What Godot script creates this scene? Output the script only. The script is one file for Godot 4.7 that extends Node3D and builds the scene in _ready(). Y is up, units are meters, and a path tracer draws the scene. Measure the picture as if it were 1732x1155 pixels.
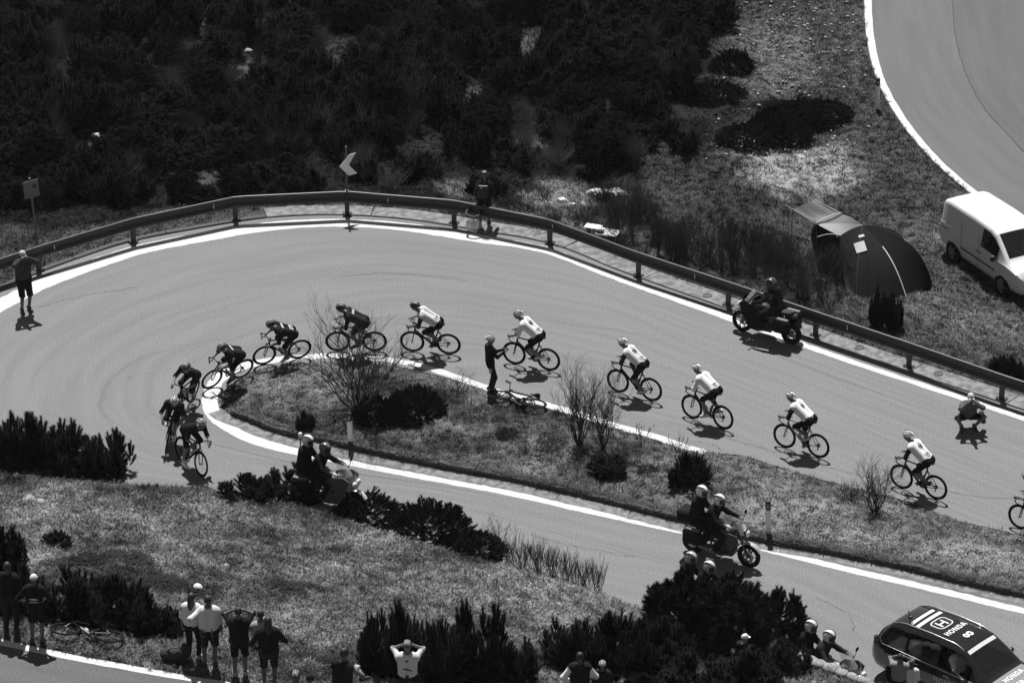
extends Node3D
# A mountain hairpin seen from the slope above it: riders, motorbikes, team car, onlookers.

const FOC := 6930.0          # focal length in photo pixels (photo is 1732 x 1155)
const PITCH := 26.0
const CAM := Vector3(0, 48.22, 98.87)
var M := {}
var rng := RandomNumberGenerator.new()
var taken := {}
var cache := {}
var noi := FastNoiseLite.new()
var noi2 := FastNoiseLite.new()
var outer_w: PackedVector2Array   # outer kerb line, world x z
var inner_w: PackedVector2Array
var near_w: PackedVector2Array
var lane_w: PackedVector2Array
var up_w: PackedVector2Array
var low_w: PackedVector2Array
var road_poly: PackedVector2Array
var island_poly: PackedVector2Array
var near_poly: PackedVector2Array
var far_w: PackedVector2Array
var far_poly: PackedVector2Array
var shelf_w: PackedVector2Array
var shelf_h: PackedFloat32Array

# ---------- mesh collector ----------
class MB:
	var v := PackedVector3Array()
	var n := PackedVector3Array()
	var c := PackedColorArray()
	var uv := PackedVector2Array()
	var uv2 := PackedVector2Array()
	var ix := PackedInt32Array()
	func tri(a: Vector3, b: Vector3, d: Vector3) -> void:
		var nn := (d - a).cross(b - a).normalized()
		var k := v.size()
		v.append(a); v.append(b); v.append(d)
		n.append(nn); n.append(nn); n.append(nn)
		ix.append(k); ix.append(k + 1); ix.append(k + 2)
	func quad(a: Vector3, b: Vector3, d: Vector3, e: Vector3) -> void:
		var nn := (e - a).cross(b - a)
		if nn.length_squared() < 1e-14:
			nn = (d - b).cross(a - b) * -1.0
		nn = nn.normalized()
		var k := v.size()
		v.append(a); v.append(b); v.append(d); v.append(e)
		for i in 4: n.append(nn)
		ix.append_array([k, k + 1, k + 2, k, k + 2, k + 3])
	# box with chamfered edges
	func box(c0: Vector3, s: Vector3, bs := Basis(), ch := 0.0) -> void:
		var h := s * 0.5
		if ch <= 0.0:
			var p := []
			for i in 8:
				p.append(c0 + bs * Vector3(h.x if i & 1 else -h.x, h.y if i & 2 else -h.y, h.z if i & 4 else -h.z))
			quad(p[0], p[2], p[3], p[1]); quad(p[4], p[5], p[7], p[6])
			quad(p[0], p[4], p[6], p[2]); quad(p[1], p[3], p[7], p[5])
			quad(p[2], p[6], p[7], p[3]); quad(p[0], p[1], p[5], p[4])
			return
		var q := Vector3(h.x - ch, h.y - ch, h.z - ch)
		for s0 in [-1.0, 1.0]:
			quad(c0 + bs * Vector3(s0 * h.x, -q.y, -q.z), c0 + bs * Vector3(s0 * h.x, q.y, -q.z), c0 + bs * Vector3(s0 * h.x, q.y, q.z), c0 + bs * Vector3(s0 * h.x, -q.y, q.z))
			quad(c0 + bs * Vector3(-q.x, s0 * h.y, -q.z), c0 + bs * Vector3(q.x, s0 * h.y, -q.z), c0 + bs * Vector3(q.x, s0 * h.y, q.z), c0 + bs * Vector3(-q.x, s0 * h.y, q.z))
			quad(c0 + bs * Vector3(-q.x, -q.y, s0 * h.z), c0 + bs * Vector3(q.x, -q.y, s0 * h.z), c0 + bs * Vector3(q.x, q.y, s0 * h.z), c0 + bs * Vector3(-q.x, q.y, s0 * h.z))
		for s0 in [-1.0, 1.0]:
			for s1 in [-1.0, 1.0]:
				quad(c0 + bs * Vector3(s0 * h.x, s1 * q.y, -q.z), c0 + bs * Vector3(s0 * q.x, s1 * h.y, -q.z), c0 + bs * Vector3(s0 * q.x, s1 * h.y, q.z), c0 + bs * Vector3(s0 * h.x, s1 * q.y, q.z))
				quad(c0 + bs * Vector3(s0 * h.x, -q.y, s1 * q.z), c0 + bs * Vector3(s0 * q.x, -q.y, s1 * h.z), c0 + bs * Vector3(s0 * q.x, q.y, s1 * h.z), c0 + bs * Vector3(s0 * h.x, q.y, s1 * q.z))
				quad(c0 + bs * Vector3(-q.x, s0 * h.y, s1 * q.z), c0 + bs * Vector3(-q.x, s0 * q.y, s1 * h.z), c0 + bs * Vector3(q.x, s0 * q.y, s1 * h.z), c0 + bs * Vector3(q.x, s0 * h.y, s1 * q.z))
				for s2 in [-1.0, 1.0]:
					tri(c0 + bs * Vector3(s0 * h.x, s1 * q.y, s2 * q.z), c0 + bs * Vector3(s0 * q.x, s1 * h.y, s2 * q.z), c0 + bs * Vector3(s0 * q.x, s1 * q.y, s2 * h.z))
	func grid(p: Array, w: int, closed := false) -> void:   # p: rows of w points, smooth normals
		var rows := p.size() / w
		var k := v.size()
		for r in rows:
			for i in w:
				var l: Vector3 = p[r * w + (i - 1 if i > 0 else (w - 2 if closed else 0))]
				var rr: Vector3 = p[r * w + (i + 1 if i < w - 1 else (1 if closed else w - 1))]
				var u: Vector3 = p[maxi(r - 1, 0) * w + i]
				var d: Vector3 = p[mini(r + 1, rows - 1) * w + i]
				var nn := (d - u).cross(rr - l)
				v.append(p[r * w + i])
				n.append(nn.normalized() if nn.length_squared() > 1e-16 else Vector3.UP)
		for r in rows - 1:
			for i in w - 1:
				var a := k + r * w + i
				ix.append_array([a, a + 1, a + w + 1, a, a + w + 1, a + w])
	func tube(p: Array, r, sides := 6, caps := true) -> void:
		var pts := []
		var m := p.size()
		var side := Vector3.ZERO
		for i in m:
			var d: Vector3 = (p[mini(i + 1, m - 1)] - p[maxi(i - 1, 0)]).normalized()
			if side == Vector3.ZERO:
				side = d.cross(Vector3.UP if absf(d.y) < 0.9 else Vector3.RIGHT).normalized()
			else:
				side = (side - d * side.dot(d)).normalized()
			var up := side.cross(d)
			var rad: float = r[i] if r is Array else r
			for j in sides + 1:
				var a := TAU * j / sides
				pts.append(p[i] + (side * cos(a) + up * sin(a)) * rad)
		grid(pts, sides + 1, true)
		if caps:
			for e in [0, m - 1]:
				for j in range(1, sides - 1):
					tri(pts[e * (sides + 1)], pts[e * (sides + 1) + j], pts[e * (sides + 1) + j + 1])
	func ring(c0: Vector3, ax: Vector3, R: float, r: float, seg := 28, sides := 6) -> void:
		var s := ax.cross(Vector3.UP if absf(ax.y) < 0.9 else Vector3.RIGHT).normalized()
		var u := s.cross(ax)
		var pts := []
		for i in seg + 1:
			var a := TAU * i / seg
			var d := s * cos(a) + u * sin(a)
			for j in sides + 1:
				var b := TAU * j / sides
				pts.append(c0 + d * (R + r * cos(b)) + ax * (r * sin(b)))
		grid(pts, sides + 1, true)
	# lathe: profile of (radius, height along ax)
	func lathe(c0: Vector3, ax: Vector3, prof: Array, seg := 12) -> void:
		var s := ax.cross(Vector3.UP if absf(ax.y) < 0.9 else Vector3.RIGHT).normalized()
		var u := s.cross(ax)
		var pts := []
		for q in prof:
			for j in seg + 1:
				var a := TAU * j / seg
				pts.append(c0 + ax * q.y + (s * cos(a) + u * sin(a)) * q.x)
		grid(pts, seg + 1, true)
	func ball(c0: Vector3, s: Vector3, bs := Basis(), seg := 12, rows := 8, t0 := -1.0, t1 := 1.0) -> void:
		var pts := []
		for i in rows + 1:
			var t := lerpf(asin(t0), asin(t1), float(i) / rows)
			for j in seg + 1:
				var a := TAU * j / seg
				pts.append(c0 + bs * (Vector3(cos(a) * cos(t), sin(t), sin(a) * cos(t)) * s))
		grid(pts, seg + 1, true)
	func plate(poly: PackedVector2Array, xf: Transform3D, thick: float) -> void:   # extruded outline in xy
		var idx := Geometry2D.triangulate_polygon(poly)
		for f in [0.0, thick]:
			for i in range(0, idx.size(), 3):
				tri(xf * Vector3(poly[idx[i]].x, poly[idx[i]].y, f), xf * Vector3(poly[idx[i + 1]].x, poly[idx[i + 1]].y, f), xf * Vector3(poly[idx[i + 2]].x, poly[idx[i + 2]].y, f))
		for i in poly.size():
			var a := poly[i]
			var b := poly[(i + 1) % poly.size()]
			quad(xf * Vector3(a.x, a.y, 0), xf * Vector3(b.x, b.y, 0), xf * Vector3(b.x, b.y, thick), xf * Vector3(a.x, a.y, thick))
	func take(o: MB, xf: Transform3D, col := Color(-1, 0, 0)) -> void:
		var k := v.size()
		for i in o.v.size():
			v.append(xf * o.v[i])
			n.append((xf.basis * o.n[i]).normalized())
		for i in o.ix: ix.append(k + i)
		if col.r >= 0.0:
			for i in o.v.size(): c.append(col)
	func mesh() -> ArrayMesh:
		var a := []
		a.resize(Mesh.ARRAY_MAX)
		a[Mesh.ARRAY_VERTEX] = v
		a[Mesh.ARRAY_NORMAL] = n
		a[Mesh.ARRAY_INDEX] = ix
		if c.size() == v.size() and v.size(): a[Mesh.ARRAY_COLOR] = c
		if uv.size() == v.size() and v.size(): a[Mesh.ARRAY_TEX_UV] = uv
		if uv2.size() == v.size() and v.size(): a[Mesh.ARRAY_TEX_UV2] = uv2
		var m := ArrayMesh.new()
		if v.size() and ix.size(): m.add_surface_from_arrays(Mesh.PRIMITIVE_TRIANGLES, a)
		return m

# ---------- nodes ----------
func numbered(called: String) -> String:
	var k: int = taken.get(called, 0)
	taken[called] = k + 1
	return called if k == 0 else "%s_%03d" % [called, k]

func meta(o: Node3D, label: String, category: String, group := "", kind := "") -> Node3D:
	if label: o.set_meta("label", label)
	if category: o.set_meta("category", category)
	if group: o.set_meta("group", group)
	if kind: o.set_meta("kind", kind)
	return o

func thing(called: String, label: String, category: String, xf := Transform3D(), group := "") -> Node3D:
	var o := Node3D.new()
	o.name = numbered(called)
	add_child(o)
	o.transform = xf
	return meta(o, label, category, group)

func part(parent: Node3D, called: String, mb, m: Material, xf := Transform3D()) -> MeshInstance3D:
	var o := MeshInstance3D.new()
	o.name = called
	o.mesh = mb.mesh() if mb is MB else mb
	o.material_override = m
	parent.add_child(o, true)
	o.transform = xf
	return o

func solo(called: String, label: String, category: String, mb, m: Material, xf := Transform3D(), group := "", kind := "") -> MeshInstance3D:
	var o := MeshInstance3D.new()
	o.name = numbered(called)
	o.mesh = mb.mesh() if mb is MB else mb
	o.material_override = m
	add_child(o)
	o.transform = xf
	meta(o, label, category, group, kind)
	return o

func copy(o: Node3D, label := "") -> Node3D:
	var base := String(o.name)
	var k := base.rfind("_")
	if k > 0 and base.length() - k == 4 and base.substr(k + 1).is_valid_int(): base = base.substr(0, k)
	var c := o.duplicate()
	c.name = numbered(base)
	add_child(c)
	if label: c.set_meta("label", label)
	return c

# ---------- materials ----------
func grey(g: float, rough := 0.75, metal := 0.0) -> StandardMaterial3D:
	var key := "g%.4f_%.2f_%.2f" % [g, rough, metal]
	if cache.has(key): return cache[key]
	var m := StandardMaterial3D.new()
	m.albedo_color = Color(g, g, g).linear_to_srgb()
	m.roughness = rough
	m.metallic = metal
	if rough > 0.84: m.metallic_specular = 0.15
	m.cull_mode = BaseMaterial3D.CULL_DISABLED
	cache[key] = m
	return m

func tex(size: int, freq: float, lo: float, hi: float, sd: int, oct := 4, kind := FastNoiseLite.TYPE_SIMPLEX_SMOOTH, gain := 1.0) -> ImageTexture:
	var f := FastNoiseLite.new()
	f.seed = sd; f.frequency = freq; f.noise_type = kind; f.fractal_octaves = oct
	var im := f.get_seamless_image(size, size)
	im.convert(Image.FORMAT_L8)
	var d := im.get_data()
	var lut := PackedByteArray()
	for i in 256:
		var t := clampf((i / 255.0 - 0.5) * gain + 0.5, 0, 1)
		var g := lerpf(lo, hi, t)
		lut.append(int(round(Color(g, g, g).linear_to_srgb().r * 255)))
	for i in d.size(): d[i] = lut[d[i]]
	return ImageTexture.create_from_image(Image.create_from_data(size, size, false, Image.FORMAT_L8, d))

func textured(g: float, t: Texture2D, scale: float, rough := 0.9, world := true) -> StandardMaterial3D:
	var m := StandardMaterial3D.new()
	m.albedo_color = Color(g, g, g).linear_to_srgb()
	m.albedo_texture = t
	m.uv1_triplanar = true
	m.uv1_world_triplanar = world
	m.uv1_scale = Vector3.ONE * scale
	m.roughness = rough
	m.cull_mode = BaseMaterial3D.CULL_DISABLED
	return m

# ---------- photo pixels to directions, directions to places ----------
func ray(px: float, py: float) -> Vector3:
	var a := deg_to_rad(-PITCH)
	var dx := (px - 866.0) / FOC
	var dy := -(py - 577.5) / FOC
	return Vector3(dx, dy * cos(a) + sin(a), dy * sin(a) - cos(a))

func proj(p: Vector3) -> Vector2:   # world point to photo pixel
	var a := deg_to_rad(-PITCH)
	var d := p - CAM
	var y := d.y * cos(a) + d.z * sin(a)
	var z := -d.y * sin(a) + d.z * cos(a)
	return Vector2(866.0 + FOC * d.x / -z, 577.5 - FOC * y / -z)

func G(px: float, py: float, h := 0.0) -> Vector3:
	var d := ray(px, py)
	return CAM + d * ((h - CAM.y) / d.y)

func g2(px: float, py: float, h := 0.0) -> Vector2:
	var p := G(px, py, h)
	return Vector2(p.x, p.z)

func on(px: float, py: float) -> Vector3:   # where the ray meets the ground
	var d := ray(px, py)
	var t := (9.0 - CAM.y) / d.y
	for i in 400:
		var p := CAM + d * t
		if p.y <= height(p.x, p.z): break
		t += 0.12
	var a := t - 0.12
	for i in 10:
		var m := (a + t) * 0.5
		var p := CAM + d * m
		if p.y <= height(p.x, p.z): t = m
		else: a = m
	return CAM + d * t

func smooth(p: Array, h: float, n: int) -> PackedVector2Array:   # pixel list to an evenly resampled world line
	var cv := Curve2D.new()
	for i in p.size():
		var a := g2(p[maxi(i - 1, 0)][0], p[maxi(i - 1, 0)][1], h)
		var b := g2(p[i][0], p[i][1], h)
		var c := g2(p[mini(i + 1, p.size() - 1)][0], p[mini(i + 1, p.size() - 1)][1], h)
		var tg := (c - a).normalized()
		cv.add_point(b, -tg * a.distance_to(b) / 3.0, tg * c.distance_to(b) / 3.0)
	cv.bake_interval = 0.1
	var out := PackedVector2Array()
	for i in n: out.append(cv.sample_baked(cv.get_baked_length() * i / (n - 1)))
	return out

func dist(p: Vector2, l: PackedVector2Array) -> float:
	var best := 1e9
	for i in l.size() - 1:
		best = minf(best, p.distance_squared_to(Geometry2D.get_closest_point_to_segment(p, l[i], l[i + 1])))
	return sqrt(best)

func shift(l: PackedVector2Array, d) -> PackedVector2Array:   # sideways copy of a line; d > 0 to its right side in x z
	var o := PackedVector2Array()
	for i in l.size():
		var t := (l[mini(i + 1, l.size() - 1)] - l[maxi(i - 1, 0)]).normalized()
		o.append(l[i] + Vector2(-t.y, t.x) * (d[i] if d is Array else d))
	return o

func thin(l: PackedVector2Array, k: int) -> PackedVector2Array:
	var o := PackedVector2Array()
	for i in range(0, l.size(), k): o.append(l[i])
	if o[o.size() - 1] != l[l.size() - 1]: o.append(l[l.size() - 1])
	return o

# ---------- terrain ----------
var t_outer: PackedVector2Array
var t_near: PackedVector2Array
var t_up: PackedVector2Array
var t_low: PackedVector2Array
var t_far: PackedVector2Array
const SHELF_ON := true

func zone(p: Vector2) -> int:   # 0 road, 1 island, 2 near bank, 3 beyond the guardrail
	if p.y < -9.5: return 3
	if Geometry2D.is_point_in_polygon(p, island_poly): return 1
	if Geometry2D.is_point_in_polygon(p, road_poly): return 0
	if Geometry2D.is_point_in_polygon(p, near_poly): return 2
	return 3

func bank(d: float, p: Vector2) -> float:
	var k := smoothstep(3.0, 7.0, p.x)
	var e := lerpf(0.5, 1.15, k) * smoothstep(0.0, lerpf(0.7, 0.35, k), d) + 0.1
	var r := maxf(d - 0.7, 0.0)
	return minf(e + lerpf(0.26, 0.22, k) * r, 26.0)

func height(x: float, z: float) -> float:
	var p := Vector2(x, z)
	var nz := noi.get_noise_2d(x, z)
	match zone(p):
		0: return -0.03
		1:
			var du := dist(p, t_up)
			var dl := dist(p, t_low)
			var m := minf(du, dl)
			return 0.0 + 0.06 * smoothstep(0.0, 1.2, du) + (0.10 * smoothstep(0.15, 0.6, dl) + 0.12 * smoothstep(0.3, 2.0, m)) * smoothstep(0.0, 1.5, du) + nz * 0.12 * smoothstep(0.2, 0.9, m)
		2:
			var d := dist(p, t_near)
			var h := bank(d, p) + nz * 0.16 * smoothstep(0.2, 1.5, d)
			if SHELF_ON and shelf_w.size():
				var best := 1e9
				var bh := 0.0
				var side := 0.0
				for i in shelf_w.size() - 1:
					var q := Geometry2D.get_closest_point_to_segment(p, shelf_w[i], shelf_w[i + 1])
					var dd := q.distance_squared_to(p)
					if dd < best:
						best = dd
						var L := shelf_w[i].distance_to(shelf_w[i + 1])
						bh = lerpf(shelf_h[i], shelf_h[i + 1], q.distance_to(shelf_w[i]) / L)
						side = (shelf_w[i + 1] - shelf_w[i]).cross(p - shelf_w[i])
				best = sqrt(best)
				if side > 0.0 and best < 7.0: return bh - 0.06
				if side > 0.0: return bh + (best - 7.0) * 0.25
				if best < 2.5: h = lerpf(bh - 0.01, h, smoothstep(0.0, 2.5, best))
			if x < near_w[0].x + 1.0: h = lerpf(0.1, h, smoothstep(0.0, 8.0, z - near_w[0].y))
			return h
	var d3 := dist(p, t_outer)
	var base := 0.0 + 0.06 * smoothstep(0.55, 1.1, d3) - 1.9 * smoothstep(1.2, 9.0, d3)
	base -= 0.05 * minf(maxf(0.0, d3 - 9.0), 60.0) * smoothstep(4.0, -2.0, x)
	var k := clampf((d3 - 1.0) / 2.0, 0, 1)
	var h3 := base + (nz * 0.3 + noi2.get_noise_2d(x, z) * 0.5) * k
	var df := dist(p, t_far)
	if Geometry2D.is_point_in_polygon(p, far_poly): return -1.82
	return lerpf(-1.76, h3, smoothstep(0.0, 4.0, df))

# ---------- the setting ----------
const OUT_PX := [[2600, 985], [1900, 751], [1732, 694], [1558, 637], [1440, 598], [1236, 525], [1050, 459], [930, 412.5], [800, 389], [700, 373], [620, 366], [540, 364], [441, 370], [312, 391], [221, 409], [156, 429], [52, 467], [0, 492], [-90, 545], [-160, 605], [-190, 680]]
const NEAR_PX := [[-190, 680], [-165, 745], [-70, 800], [80, 828], [230, 838], [400, 850], [560, 888], [800, 960], [1050, 1030], [1200, 1095], [1370, 1180], [1500, 1235], [1700, 1315], [1900, 1395], [2600, 1680]]
const UP_PX := [[2600, 1140], [1900, 957], [1732, 907], [1677, 893], [1622, 881], [1577, 863], [1537, 848], [1432, 822], [1361, 803], [1307, 786], [1253, 770], [1197, 765], [1113, 745], [1040, 724], [967, 702], [896, 682], [842, 667], [801, 653], [728, 632], [660, 618], [600, 613], [505, 614], [440, 624], [400, 643], [378, 666], [373, 688]]
const LOW_PX := [[373, 688], [382, 700], [420, 715], [467, 734], [555, 753], [656, 776], [760, 797], [860, 815], [1000, 847], [1100, 872], [1190, 894], [1290, 919], [1400, 939], [1530, 965], [1620, 988], [1732, 1012], [1900, 1047], [2600, 1190]]
const UPLINE_PX := [[1197, 762], [1162, 752], [1113, 735], [1040, 715], [967, 692], [896, 672.5], [842, 658], [801, 643.5], [728, 619], [680, 608], [620, 601], [560, 598], [505, 600.5], [471, 603], [422, 611], [379, 624], [352, 645], [341, 673], [344, 695], [358, 714], [379, 728], [408, 744], [465, 762], [557, 781], [691, 807], [860, 838.5], [1000, 870], [1100, 892], [1165, 905.5], [1267, 926.5], [1400, 960], [1560, 997], [1732, 1038.5], [1900, 1078], [2600, 1240]]
const FAR_PX := [[1461, -160], [1459, -60], [1461, 0], [1465, 60], [1481, 130], [1515, 195], [1560, 253], [1615, 306], [1690, 362], [1790, 425], [1950, 500], [2300, 620]]
const SHELF_PX := [[-500, 990], [-150, 1055], [0, 1081], [48, 1091], [144, 1111], [289, 1137], [384, 1153], [500, 1175], [700, 1216], [1000, 1290]]

func lines() -> void:
	noi.seed = 5; noi.frequency = 0.45; noi.fractal_octaves = 4
	noi2.seed = 9; noi2.frequency = 0.09; noi2.fractal_octaves = 3
	outer_w = smooth(OUT_PX, 0, 260)
	near_w = smooth(NEAR_PX, 0, 260)
	up_w = smooth(UP_PX, 0, 260)
	low_w = smooth(LOW_PX, 0, 260)
	far_w = smooth(FAR_PX, -1.76, 120)
	t_outer = thin(outer_w, 7); t_near = thin(near_w, 7); t_up = thin(up_w, 6); t_low = thin(low_w, 6); t_far = thin(far_w, 6)
	road_poly = t_outer.duplicate()
	road_poly.append_array(t_near)
	island_poly = t_up.duplicate()
	island_poly.append_array(t_low)
	near_poly = t_near.duplicate()
	near_poly.append(Vector2(600, 60)); near_poly.append(Vector2(600, 600)); near_poly.append(Vector2(-600, 600)); near_poly.append(Vector2(-600, near_w[0].y))
	far_poly = t_far.duplicate()
	far_poly.append_array([Vector2(60, t_far[t_far.size() - 1].y), Vector2(60, -60), Vector2(t_far[0].x, -60)])
	shelf_w = PackedVector2Array(); shelf_h = PackedFloat32Array()
	var sw := PackedVector2Array()
	for p in SHELF_PX:
		var q := on(p[0], p[1])
		sw.append(Vector2(q.x, q.z))
		shelf_h.append(q.y)
	for k in 3:
		for i in range(1, shelf_h.size() - 1): shelf_h[i] = (shelf_h[i - 1] + shelf_h[i] * 2.0 + shelf_h[i + 1]) / 4.0
	for i in SHELF_PX.size():
		sw[i] = g2(SHELF_PX[i][0], SHELF_PX[i][1], shelf_h[i])
	shelf_w = sw

# bright and dark ground patches: photo x, y, half sizes in px, albedo, strength
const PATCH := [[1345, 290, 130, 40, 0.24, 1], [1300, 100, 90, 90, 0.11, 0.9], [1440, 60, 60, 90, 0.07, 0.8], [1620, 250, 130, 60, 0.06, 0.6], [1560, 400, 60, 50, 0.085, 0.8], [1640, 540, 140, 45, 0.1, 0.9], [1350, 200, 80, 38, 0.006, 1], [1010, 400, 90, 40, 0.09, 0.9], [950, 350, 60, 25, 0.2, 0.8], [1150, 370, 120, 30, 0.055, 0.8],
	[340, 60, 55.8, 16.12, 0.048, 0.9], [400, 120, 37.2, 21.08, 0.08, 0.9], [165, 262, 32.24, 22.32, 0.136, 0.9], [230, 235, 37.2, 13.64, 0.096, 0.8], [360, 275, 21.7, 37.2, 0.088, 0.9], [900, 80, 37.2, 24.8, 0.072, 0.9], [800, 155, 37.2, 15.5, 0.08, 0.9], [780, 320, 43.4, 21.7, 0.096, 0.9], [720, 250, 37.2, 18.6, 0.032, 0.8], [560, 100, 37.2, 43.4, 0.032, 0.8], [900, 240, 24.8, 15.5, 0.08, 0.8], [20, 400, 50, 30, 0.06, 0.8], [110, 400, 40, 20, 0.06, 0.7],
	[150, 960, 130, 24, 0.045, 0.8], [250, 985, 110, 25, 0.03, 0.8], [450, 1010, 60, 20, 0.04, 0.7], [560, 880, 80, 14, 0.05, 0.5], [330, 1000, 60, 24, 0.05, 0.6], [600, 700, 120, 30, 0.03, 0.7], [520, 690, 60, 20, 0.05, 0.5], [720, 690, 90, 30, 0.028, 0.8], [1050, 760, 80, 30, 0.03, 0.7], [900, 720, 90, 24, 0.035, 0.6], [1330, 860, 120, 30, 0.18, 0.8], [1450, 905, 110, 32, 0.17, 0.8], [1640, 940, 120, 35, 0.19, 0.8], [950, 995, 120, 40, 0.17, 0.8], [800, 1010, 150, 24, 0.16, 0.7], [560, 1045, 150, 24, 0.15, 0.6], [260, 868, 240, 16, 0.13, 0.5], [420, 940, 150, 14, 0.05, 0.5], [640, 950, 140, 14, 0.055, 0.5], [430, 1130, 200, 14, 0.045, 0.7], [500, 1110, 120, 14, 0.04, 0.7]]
var patch_w := []

func ground_albedo(x: float, z: float, zn: int) -> float:
	var n1 := noi.get_noise_2d(x * 2.3 + 40.0, z * 2.3)
	var n2 := noi2.get_noise_2d(x * 3.0, z * 3.0 + 70.0)
	var g := 0.075
	match zn:
		2: g = 0.10 + 0.11 * n2 + 0.07 * n1
		1: g = 0.09 + 0.10 * n2 + 0.06 * n1
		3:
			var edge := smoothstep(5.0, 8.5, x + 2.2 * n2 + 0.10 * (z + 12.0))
			g = lerpf(0.013, 0.055, edge) + (0.03 * n1 + 0.02 * n2) * (0.25 + 0.75 * edge)  # base colour near black across the slope beyond the bend, paler past the edge
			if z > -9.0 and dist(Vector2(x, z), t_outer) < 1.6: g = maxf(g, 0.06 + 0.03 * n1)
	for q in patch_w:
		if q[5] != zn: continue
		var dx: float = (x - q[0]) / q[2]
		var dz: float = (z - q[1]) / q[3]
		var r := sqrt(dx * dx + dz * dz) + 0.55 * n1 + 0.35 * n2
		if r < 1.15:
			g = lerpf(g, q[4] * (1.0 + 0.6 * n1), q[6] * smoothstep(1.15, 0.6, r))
	return maxf(g, 0.006)

func axis(a: float, b: float, step: float) -> PackedFloat32Array:
	var l := PackedFloat32Array()
	var s := 2.0
	var e := a
	var pre := []
	for i in 14:
		e -= s
		pre.append(e)
		s *= 1.5
	pre.reverse()
	for q in pre: l.append(q)
	var m := int(round((b - a) / step))
	for i in m + 1: l.append(a + (b - a) * i / m)
	s = 2.0
	e = b
	for i in 14:
		e += s
		l.append(e)
		s *= 1.5
	return l

func build_ground() -> void:
	for p in PATCH:
		var q := on(p[0], p[1])
		var a := on(p[0] + p[2], p[1])
		var b := on(p[0], p[1] + p[3])
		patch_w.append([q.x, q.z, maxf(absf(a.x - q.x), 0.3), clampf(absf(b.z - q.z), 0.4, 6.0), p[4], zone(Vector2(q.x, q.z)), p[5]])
	var xs := axis(-18.5, 18.5, 0.18)
	var zs := axis(-46.0, 29.0, 0.18)
	var mb := MB.new()
	var w := xs.size()
	for z in zs:
		for x in xs:
			var h := height(x, z)
			mb.v.append(Vector3(x, h, z))
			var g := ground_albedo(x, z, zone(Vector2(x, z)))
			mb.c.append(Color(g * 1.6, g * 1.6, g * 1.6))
	for r in zs.size():
		for i in w:
			var l := mb.v[r * w + maxi(i - 1, 0)]
			var rr := mb.v[r * w + mini(i + 1, w - 1)]
			var u := mb.v[maxi(r - 1, 0) * w + i]
			var d := mb.v[mini(r + 1, zs.size() - 1) * w + i]
			mb.n.append((d - u).cross(rr - l).normalized())
	for r in zs.size() - 1:
		for i in w - 1:
			var a := r * w + i
			mb.ix.append_array([a, a + 1, a + w + 1, a, a + w + 1, a + w])
	var m := textured(1.0, tex(1024, 0.03, 0.25, 1.0, 3, 6, FastNoiseLite.TYPE_SIMPLEX_SMOOTH, 1.7), 0.45, 1.0)
	m.vertex_color_use_as_albedo = true
	m.metallic_specular = 0.1
	solo("ground", "alpine meadow ground of dry grass around the road, much darker beyond the guardrail", "ground", mb, m, Transform3D(), "", "structure")

func strip(a: PackedVector2Array, b: PackedVector2Array, ya, yb, across := 1, v_scale := 1.0) -> MB:   # sheet between two lines of the same count
	var mb := MB.new()
	var along := 0.0
	for i in a.size():
		if i: along += ((a[i] + b[i]) * 0.5).distance_to((a[i - 1] + b[i - 1]) * 0.5)
		for k in across + 1:
			var t := float(k) / across
			var q := a[i].lerp(b[i], t)
			var y := lerpf(ya[i] if ya is Array or ya is PackedFloat32Array else ya, yb[i] if yb is Array or yb is PackedFloat32Array else yb, t)
			mb.v.append(Vector3(q.x, y, q.y))
			mb.n.append(Vector3.UP)
			mb.uv.append(Vector2(t * a[i].distance_to(b[i]) * 0.12, along * 0.12 * v_scale))
			mb.uv2.append(q)
	var w := across + 1
	var flip := (a[1] - a[0]).cross(b[0] - a[0]) > 0.0
	for i in a.size() - 1:
		for k in across:
			var c := i * w + k
			if flip: mb.ix.append_array([c, c + w + 1, c + 1, c, c + w, c + w + 1])
			else: mb.ix.append_array([c, c + 1, c + w + 1, c, c + w + 1, c + w])
	return mb

func asphalt(g: float, sd: int) -> StandardMaterial3D:
	var m := StandardMaterial3D.new()
	m.albedo_color = Color(g, g, g).linear_to_srgb()
	m.albedo_texture = tex(512, 0.012, 0.88, 1.0, sd, 5, FastNoiseLite.TYPE_SIMPLEX_SMOOTH, 1.6)
	m.uv1_scale = Vector3(2.2, 0.22, 1)
	m.detail_enabled = true
	m.detail_blend_mode = BaseMaterial3D.BLEND_MODE_MUL
	m.detail_albedo = tex(512, 0.07, 0.74, 1.0, 12, 4, FastNoiseLite.TYPE_SIMPLEX, 2.2)
	m.detail_uv_layer = BaseMaterial3D.DETAIL_UV_2
	m.uv2_scale = Vector3(0.42, 0.42, 1)
	m.roughness = 0.95
	m.metallic_specular = 0.2
	m.cull_mode = BaseMaterial3D.CULL_DISABLED
	return m

func paint_mat() -> StandardMaterial3D:
	var m := textured(0.66, tex(512, 0.05, 0.40, 1.0, 31, 5, FastNoiseLite.TYPE_SIMPLEX, 1.8), 0.8, 0.85)
	return m

func ragged(l: PackedVector2Array, amp: float, sd: float) -> PackedVector2Array:
	var d := []
	for i in l.size(): d.append(noi.get_noise_2d(l[i].x * 6.0 + sd, l[i].y * 6.0) * amp)
	return shift(l, d)

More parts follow.
